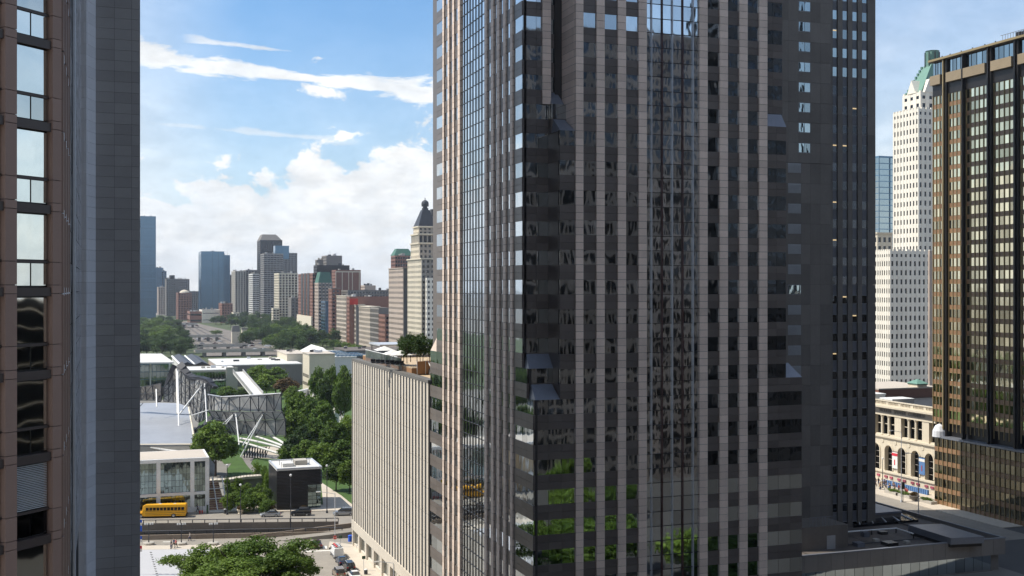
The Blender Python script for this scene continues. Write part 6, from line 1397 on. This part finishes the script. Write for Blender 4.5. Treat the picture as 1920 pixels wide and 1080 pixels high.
# school bus
bp_ = G(305, 969.5, 0); B = root('school_bus', bp_, 'yellow school bus on the raised road in front of the glass theatre', 'bus', rz=RZ)
loftbody([(-5.3, 1.15, 1.05, .5, 2.85), (-5.15, 1.22, 1.1, .45, 3.0), (3.6, 1.22, 1.1, .45, 3.0), (4.15, 1.2, 1.05, .5, 2.75), (4.3, 1.18, 1.0, .6, 1.8)], 'bus_yellow', 'body', B)
loftbody([(4.2, 1.1, .95, .6, 1.65), (5.1, 1.0, .85, .6, 1.5), (5.5, .9, .75, .65, 1.3)], 'bus_yellow', 'hood', B)
for sx in (-1, 1):
    for i in range(11): lb(B, 'window', 'car_glass', sx * 1.2 - .05, sx * 1.2 + .05, -4.95 + i * .78, -4.95 + i * .78 + .62, 1.75, 2.4)
    for z in (.75, 1.15, 1.55): lb(B, 'rub_rail', 'rubber', sx * 1.225 - .02, sx * 1.225 + .02, -5.1, 3.6, z, z + .07)
    wheel(B, sx * 1.08, -2.6, .5, .3); wheel(B, sx * 1.02, 4.6, .5, .3); lb(B, 'headlight', 'lamp_clear', sx * .7 - .14, sx * .7 + .14, 5.42, 5.52, .9, 1.15)
lb(B, 'windshield', 'car_glass', -.9, .9, 4.12, 4.32, 1.85, 2.55); lb(B, 'bumper', 'rubber', -1.1, 1.1, 5.45, 5.65, .5, .8); lb(B, 'rear_bumper', 'rubber', -1.15, 1.15, -5.45, -5.25, .45, .75)
for y in (-3, .2): lb(B, 'roof_hatch', 'roof_white', -.3, .3, y, y + .6, 2.98, 3.06)
lb(B, 'mirror', 'rubber', 1.35, 1.55, 4.9, 5.0, 1.6, 2.1)

# ================================================================ STREET FURNITURE
def lamp_post(p, h, label, heads='globe', arm=None, group=None, name='street_lamp'):
    o = root(name, p, label, 'street lamp', group); x, y, z = p
    MB().lathe(p, [(.28, 0), (.2, .5), (.11, .8), (.07, h)], 8).build('pole', 'steel_dark' if heads != 'cobra' else 'mullion_light', o)
    if heads == 'globe': MB().lathe((x, y, z + h - .05), [(.1, 0), (.27, .15), (.27, .4), (.08, .55)], 8).build('lamp_head', 'lamp_clear', o)
    if heads == 'cobra': MB().tube((x, y, z + h), (x - 2.6, y, z + h + .5), .06).build('arm', 'mullion_light', o); MB().box(x - 3.4, x - 2.5, y - .15, y + .15, z + h + .4, z + h + .58).build('lamp_head', 'lamp_clear', o)
    if heads == 'twin':
        MB().tube((x - .75, y, z + h), (x + .75, y, z + h), .05).build('arm', 'steel_dark', o)
        for s in (-.75, -.3, .3, .75): MB().box(x + s - .16, x + s + .16, y - .2, y + .1, z + h - .05, z + h + .3).build('spotlight', 'lamp_clear', o)
    return o
p = G(426, 965, 0); lamp_post(p, (965 - 874) * DP(p.x, p.y) / F, 'tall dark lamp post by the timber slope on the raised road'); 
p = G(545, 1000, NG); lamp_post(Vector((p.x, p.y, NG)), (1000 - 893) * DP(p.x, p.y) / F, 'tall lamp post with a round white head in front of the black pavilion')
p = G(613, 962, 0); lamp_post(p, (962 - 875) * DP(p.x, p.y) / F, 'tall thin lamp post between the black pavilion and the minivan')
p = G(451, 995, NG); lamp_post(Vector((p.x, p.y, NG)), (995 - 911) * DP(p.x, p.y) / F, 'lamp post in front of the garden shrubs')
p = G(738, 1108, NG); lamp_post(p, (1108 - 1056) * DP(p.x, p.y) / F, 'cobra head street lamp by the shop windows', 'cobra')
for px, lb_ in ((279, 'four headed plaza floodlight post, leftmost'), (340, 'four headed plaza floodlight post, middle'), (400, 'four headed plaza floodlight post, rightmost by the locust tree')):
    p = G(px, 1022, NG); o = lamp_post(p, 4.0 * 1.0 + .3, lb_, 'twin', name='floodlight_post'); MB().lathe((p.x, p.y, NG), [(1.15, 0), (1.15, .55), (1.0, .6)], 12).build('concrete_base', 'concrete', o)
# stop sign
p = G(628, 1026, NG); o = root('stop_sign', p, 'red octagonal stop sign on a tall grey pole at the corner', 'sign'); zc_ = Zp(1007.5, p.x, p.y)
MB().tube(p, (p.x, p.y, zc_ + 9), .07, n=6).build('pole', 'mullion_light', o); vv = [(p.x + .42 * math.cos(R(22.5 + 45 * i)), p.y - .12, zc_ + .42 * math.sin(R(22.5 + 45 * i))) for i in range(8)]
MB().plate(vv, .04).build('plate', 'sign_red', o); text('STOP', (p.x, p.y - .17, zc_), .34, (R(90), 0, 0), 'lamp_clear', o)
MB().tube((p.x, p.y, zc_ + 9), (p.x - 3, p.y - .2, zc_ + 9.6), .06).build('arm', 'mullion_light', o); MB().box(p.x - 3.9, p.x - 3, p.y - .35, p.y, zc_ + 9.5, zc_ + 9.7).build('lamp_head', 'lamp_clear', o)
for px, py, hh, lb_ in ((638.5, 1026, 1.9, 'small dark signboard on a thin post at the corner'), (682, 1071, 2.4, 'dark square signboard on a post on the sidewalk')):
    p = G(px, py, NG); o = root('signboard', p, lb_, 'sign'); MB().tube(p, (p.x, p.y, NG + hh), .05).build('post', 'mullion_light', o); MB().box(p.x - .33, p.x + .33, p.y - .06, p.y + .02, NG + hh - .1, NG + hh + .5).build('board', 'sign_green', o)
def bin_(px, py, z, label, mt='steel_dark', h=1.1, r=.35, cat='bin'):
    p = G(px, py, z); o = root('litter_bin', p, label, cat); MB().lathe(p, [(r, 0), (r, h - .15), (r * .9, h - .1)], 10).build('body', mt, o); MB().lathe((p.x, p.y, z + h - .1), [(r * 1.08, 0), (r * .8, .12)], 10).build('lid', 'lamp_clear' if mt == 'steel_dark' else mt, o)
bin_(422.5, 963, 0, 'black round litter bin beside the tall lamp post'); bin_(686, 1078, NG, 'black round bollard bin beside the signboard'); bin_(657, 1015, NG, 'blue box bin beside the fin building corner', 'flag_blue', 1.3, .5)
for px, lb_ in ((451, 'stone flower planter with pink flowers by the lamp post'), (511, 'stone flower planter with pink flowers by the silver sedan'), (569, 'flower planter behind the black SUV')):
    p = G(px, 963.5, 0); o = root('flower_planter', p, lb_, 'planter'); MB().lathe(p, [(.55, 0), (.6, .15), (.5, .3), (.85, .95), (.9, 1.)], 12).build('pot', 'limestone_cc', o)
    c = bpy.data.objects.new('flowers', CR['brown'][0]); COL.objects.link(c); c.parent = o; c.location = (0, 0, .8); c.scale = (.85, .85, .65)
p = G(377, 963, 0); o = root('hydrant', p, 'red hydrant pair on the raised road sidewalk', 'hydrant'); [MB().lathe((p.x + s, p.y, 0), [(.16, 0), (.14, .5), (.2, .52), (.1, .75)], 8).build('barrel', 'sign_red', o) for s in (-.25, .25)]
p = G(389, 963, 0); o = root('parking_box', p, 'dark slim utility box standing by the theatre corner', 'box'); MB().box(p.x - .2, p.x + .2, p.y - .2, p.y + .2, 0, 1.9).build('body', 'sign_green', o); MB().box(p.x - .25, p.x + .25, p.y - .25, p.y + .25, 1.9, 2.0).build('cap', 'steel_dark', o)
for i, (py, c1_, c2_) in enumerate(((985, 'flag_blue', 'canvas_white'), (996, 'flag_blue', 'flag_blue'), (1016, 'flag_blue', 'canvas_white'), (1034, 'flag_red', 'canvas_white'))):
    p = W(263, py, 215); o = root('flag', (p.x, p.y, NG), ['blue and white flag highest at the plaza edge', 'all blue flag just under the highest one', 'blue flag with a white band lower down', 'red and white flag, lowest of the plaza flags'][i], 'flag')
    MB().tube((p.x - 1.2, p.y, NG), (p.x - 1.2, p.y, p.z + 1.2), .06).build('pole', 'mullion_light', o)
    for k, mt in enumerate((c1_, c2_)):
        mb = MB(); q = [Vector((p.x - 1.2 + j * .3, p.y + .12 * math.sin(j * 1.4), 0)) for j in range(6)]
        for a, b in zip(q, q[1:]): mb.plate([(a.x, a.y, p.z + .55 - k * .55 - (a.x - p.x) * .3), (b.x, b.y, p.z + .55 - k * .55 - (b.x - p.x) * .3), (b.x, b.y, p.z + 1.1 - k * .55 - (b.x - p.x) * .3), (a.x, a.y, p.z + 1.1 - k * .55 - (a.x - p.x) * .3)], .03)
        mb.build('cloth', mt, o)

# ================================================================ PEOPLE
def person_mesh(pose, shirt, pants):
    J = {'pelvis': (0, 0, .95), 'waist': (0, 0, 1.12), 'chest': (0, 0, 1.36), 'neck': (0, .01, 1.52), 'head': (0, .03, 1.64), 'top': (0, .02, 1.76)}
    st_ = .25 if pose == 'walk' else .05
    for s, n in ((-1, 'l'), (1, 'r')):
        J['hip' + n] = (s * .1, 0, .9); J['knee' + n] = (s * .11, s * st_ * .6 + .04, .5); J['ankle' + n] = (s * .11, s * st_ - .03, .09); J['toe' + n] = (s * .12, s * st_ + .14, .04)
        J['sh' + n] = (s * .19, 0, 1.43); J['el' + n] = (s * .25, -s * st_ * .4, 1.15); J['wr' + n] = (s * .24, -s * st_ * .8 + .08, .92); J['ha' + n] = (s * .24, -s * st_ * .9 + .1, .82)
    Rr = {'pelvis': .15, 'waist': .13, 'chest': .16, 'neck': .06, 'head': .1, 'top': .07, 'hip': .1, 'knee': .065, 'ankle': .045, 'toe': .04, 'sh': .07, 'el': .045, 'wr': .035, 'ha': .04}
    E = [('pelvis', 'waist'), ('waist', 'chest'), ('chest', 'neck'), ('neck', 'head'), ('head', 'top')]
    for n in 'lr': E += [('pelvis', 'hip' + n), ('hip' + n, 'knee' + n), ('knee' + n, 'ankle' + n), ('ankle' + n, 'toe' + n), ('chest', 'sh' + n), ('sh' + n, 'el' + n), ('el' + n, 'wr' + n), ('wr' + n, 'ha' + n)]
    ks = list(J); me = bpy.data.meshes.new('person'); me.from_pydata([J[k] for k in ks], [(ks.index(a), ks.index(b)) for a, b in E], [])
    o = bpy.data.objects.new('tmp', me); COL.objects.link(o); md = o.modifiers.new('s', 'SKIN'); 
    for k, sv in zip(ks, me.skin_vertices[0].data): r = Rr.get(k, Rr.get(k[:-1], .05)); sv.radius = (r, r * (.75 if k in ('chest', 'waist', 'pelvis') else 1)); sv.use_root = k == 'pelvis'
    dg = bpy.context.evaluated_depsgraph_get(); m2 = bpy.data.meshes.new_from_object(o.evaluated_get(dg)); bpy.data.objects.remove(o)
    m2.name = 'body'; m2.materials.clear(); [m2.materials.append(M[x]) for x in (shirt, pants, 'skin')]
    for p in m2.polygons:
        c = p.center; p.material_index = 1 if c.z < .98 and abs(c.x) < .2 else (2 if c.z > 1.5 or (abs(c.x) > .2 and c.z < 1.2) else 0); p.use_smooth = True
    return m2
hairm = MB().lathe((0, 0, 0), [(.1, -.07), (.115, 0), (.09, .08), (.03, .12)], 8); hm = bpy.data.meshes.new('hair'); hm.from_pydata(hairm.v, [], hairm.f); hm.materials.append(M['steel_dark'])
PM = [person_mesh('walk', 'cloth%d' % a, 'cloth%d' % b) for a, b in ((1, 0), (2, 3), (0, 3))] + [person_mesh('stand', 'cloth%d' % a, 'cloth%d' % b) for a, b in ((3, 0), (4, 3), (1, 5))]
def person(p, rz, k, label, group=None):
    o = root('person', p, label, 'person', group, rz); b = bpy.data.objects.new('body', PM[k]); COL.objects.link(b); b.parent = o; h = bpy.data.objects.new('hair', hm); COL.objects.link(h); h.parent = o; h.location = (0, 0, 1.7); return o
for px, py, k, rz, z, lb_ in ((347, 959, 2, 1.5, .13, 'person in dark clothes standing by the bus rear'), (355, 958, 3, 1.2, .13, 'person in dark jacket close behind the bus rear'), (370.5, 960, 2, -1.5, .13, 'person in dark clothes walking past the theatre glass'), (321, 1029, 3, 2., NG + .14, 'person in black, left of three on the plaza edge'), (326, 1026, 2, 2.4, NG + .14, 'person in navy, middle of three on the plaza edge'), (330, 1027, 1, 2.2, NG + .14, 'person in a red top, right of three on the plaza edge'), (356, 1014, 0, 1.6, NG, 'person in a pale shirt crossing the near street')):
    person(G(px, py, z), rz, k, lb_)
rp = random.Random(11)
for i in range(34):
    t = rp.random(); px = 1638 + 62 * t + rp.uniform(-2, 2); D_ = XC - 3.5 - rp.random() * 5; y = Yx(px, D_); person((D_, y, .13), rp.uniform(0, 6.28), rp.randrange(6), 'person in the crowd on the sidewalk below the arched windows', 'people outside the arcaded building')
gA = [Vector((XC, 200, 0)), Vector((XC - 13, 200, 0)), Vector((XC - 13, 330, 0)), Vector((XC, 330, 0))]
sheet('avenue_sidewalk', gA, .13, 'pavement', th=.13); sheet('avenue', [Vector((XC - 13, 190, 0)), Vector((XC - 52, 190, 0)), Vector((XC - 52, 420, 0)), Vector((XC - 13, 420, 0))], .01, 'asphalt')
fe = root('crowd_barrier_row', (XC - 2, 240, .13), 'long row of blue grey news racks and barriers against the building wall', 'barrier'); 
y = ycx(1752)
while y < ycx(1670): MB().box(XC - 2.2, XC - 1.6, y, y + .55, .13, 1.35).build('rack', 'cloth4', fe); y += .8
for px, lb_ in ((1676, 'low hedge planter box left on the avenue sidewalk'), (1698, 'low hedge planter box middle on the avenue sidewalk'), (1738, 'low hedge planter box right on the avenue sidewalk')):
    xq = XC - 9.; y = Yx(px, xq); o = root('planter_box', (xq, y, .13), lb_, 'planter'); MB().box(xq - .9, xq + .9, y - 2.6, y + 2.6, .13, .8).build('box', 'concrete', o); c = bpy.data.objects.new('plants', CR['shrub'][1]); COL.objects.link(c); c.parent = o; c.scale = (.9, 2.5, .7); c.location = (0, 0, .4)
xq = XC - 10.; y = Yx(1714, xq); o = root('flower_planter', (xq, y, .13), 'bowl shaped planter on the avenue kerb', 'planter'); MB().lathe((xq, y, .13), [(.6, 0), (.7, .3), (1.3, 1.1), (1.35, 1.2)], 12).build('pot', 'concrete_dark', o); c = bpy.data.objects.new('flowers', CR['brown'][0]); COL.objects.link(c); c.parent = o; c.scale = (1.1, 1.1, .6); c.location = (0, 0, 1.)
for px, hh, lb_, xx in ((1655, 7.5, 'ornate twin lamp post among the crowd on the avenue', XC - 6.), (1690, 17, 'tall thin lamp post in front of the arches', XC - 14.), (1722, 15, 'tall lamp post near the bronze tower on the avenue', XC - 26.)):
    p = Vector((xx, Yx(px, xx), .0)); lamp_post(p, hh, lb_, 'globe' if hh < 10 else 'cobra')
p = Vector((XC - 13.5, Yx(1693, XC - 13.5), 0)); o = root('traffic_signal', p, 'black traffic signal box on a thin pole on the avenue', 'traffic light'); MB().tube(p, p + up * 5, .1).build('pole', 'steel_dark', o); MB().box(p.x - .3, p.x + .3, p.y - .3, p.y + .3, 3.2, 4.8).build('signal_head', 'rubber', o)
md = root('median_bed', (XC - 36, 268, 0), 'raised flower bed with yellow green plants on the avenue median', 'planter'); MB().box(XC - 38, XC - 34, 258, 300, 0, .6).build('kerb', 'concrete', md)
for i in range(8): c = bpy.data.objects.new('plants', CR['shrub'][0]); COL.objects.link(c); c.parent = md; c.location = (0, -6 + i * 4, .4); c.scale = (1.8, 2.2, .8)

# ================================================================ CITY BEHIND THE CAMERA (seen in the glass)
def back_tower(name, label, x0, x1, y0, y1, h, wall, gl='dark_glass', fh=3.8, band=.55):
    o = root(name, (x0, y0, NG), label, 'tower'); MB().box(x0 + .4, x1 - .4, y0 + .4, y1 - .4, NG, h - .5).build('glazing', gl, o); mb = MB(); k = 0
    while NG + (k + 1) * fh < h: mb.box(x0, x1, y0, y1, NG + k * fh, NG + k * fh + fh * band); k += 1
    mb.box(x0, x1, y0, y1, h - 2, h); 
    for i in range(int((x1 - x0) / 4)): mb.box(x0 + i * 4, x0 + i * 4 + 1.3, y0 - .1, y1 + .1, NG, h - .1)
    mb.build('wall', wall, o)
back_tower('brown_reflected_tower', 'brown banded tower behind the viewpoint, mirrored in the glass', 28, 160, -80, -30, 123, 'granite_spandrel', fh=4.2, band=.3); back_tower('dark_reflected_tower', 'dark tower behind the viewpoint, mirrored at the right', 164, 260, -44, -30, 190, 'bronze_dark')
back_tower('grey_reflected_tower', 'grey tower mirrored low in the bay windows', 190, 260, 0, 95, 50, 'limestone', gl='slab_dark', band=.96); back_tower('tan_reflected_tower', 'tan tower behind the viewpoint', -120, -30, -140, -90, 150, 'terracotta_buff')
sheet('near_lawn', [Vector((52, 84, 0)), Vector((66, 84, 0)), Vector((66, 52, 0)), Vector((52, 52, 0))], NG + .05, 'lawn')
sheet('near_road', [Vector((20, 128, 0)), Vector((52, 128, 0)), Vector((52, -30, 0)), Vector((20, -30, 0))], NG + .03, 'asphalt_dark')
for i in range(17): tree(rp.uniform(54, 120), rp.uniform(-26, 95), NG, rp.uniform(4, 6), rp.uniform(8, 13), 'mid', 'street tree north of the striped tower, mirrored in its lowest windows', 'trees mirrored in the striped tower')
for i in range(46):
    x = rp.uniform(-150, 2); y = rp.uniform(310, 720); tree(x, y, 0, rp.uniform(5, 8), rp.uniform(9, 14), rp.choice(['mid', 'dark', 'bright']), 'park tree east of the band shell, mirrored in the tower glass', 'park trees hidden by the granite tower')
# ================================================================ HAZE
hz_ = MB().box(-2600, 3200, -150, 6000, -8, 196); ho = hz_.build('haze', 'concrete'); tagit(ho, 'thin summer haze over the city', kind='stuff')
hmx = bpy.data.materials.new('haze'); hmx.use_nodes = True; t = NT(hmx.node_tree); t.n.remove(t.n['Principled BSDF']); vo = t.n.new('ShaderNodeVolumePrincipled'); vo.inputs['Color'].default_value = (.80, .88, 1, 1); vo.inputs['Density'].default_value = .00007; vo.inputs['Anisotropy'].default_value = .3
t.l.new(vo.outputs[0], t.n['Material Output'].inputs['Volume']); ho.data.materials.clear(); ho.data.materials.append(hmx)
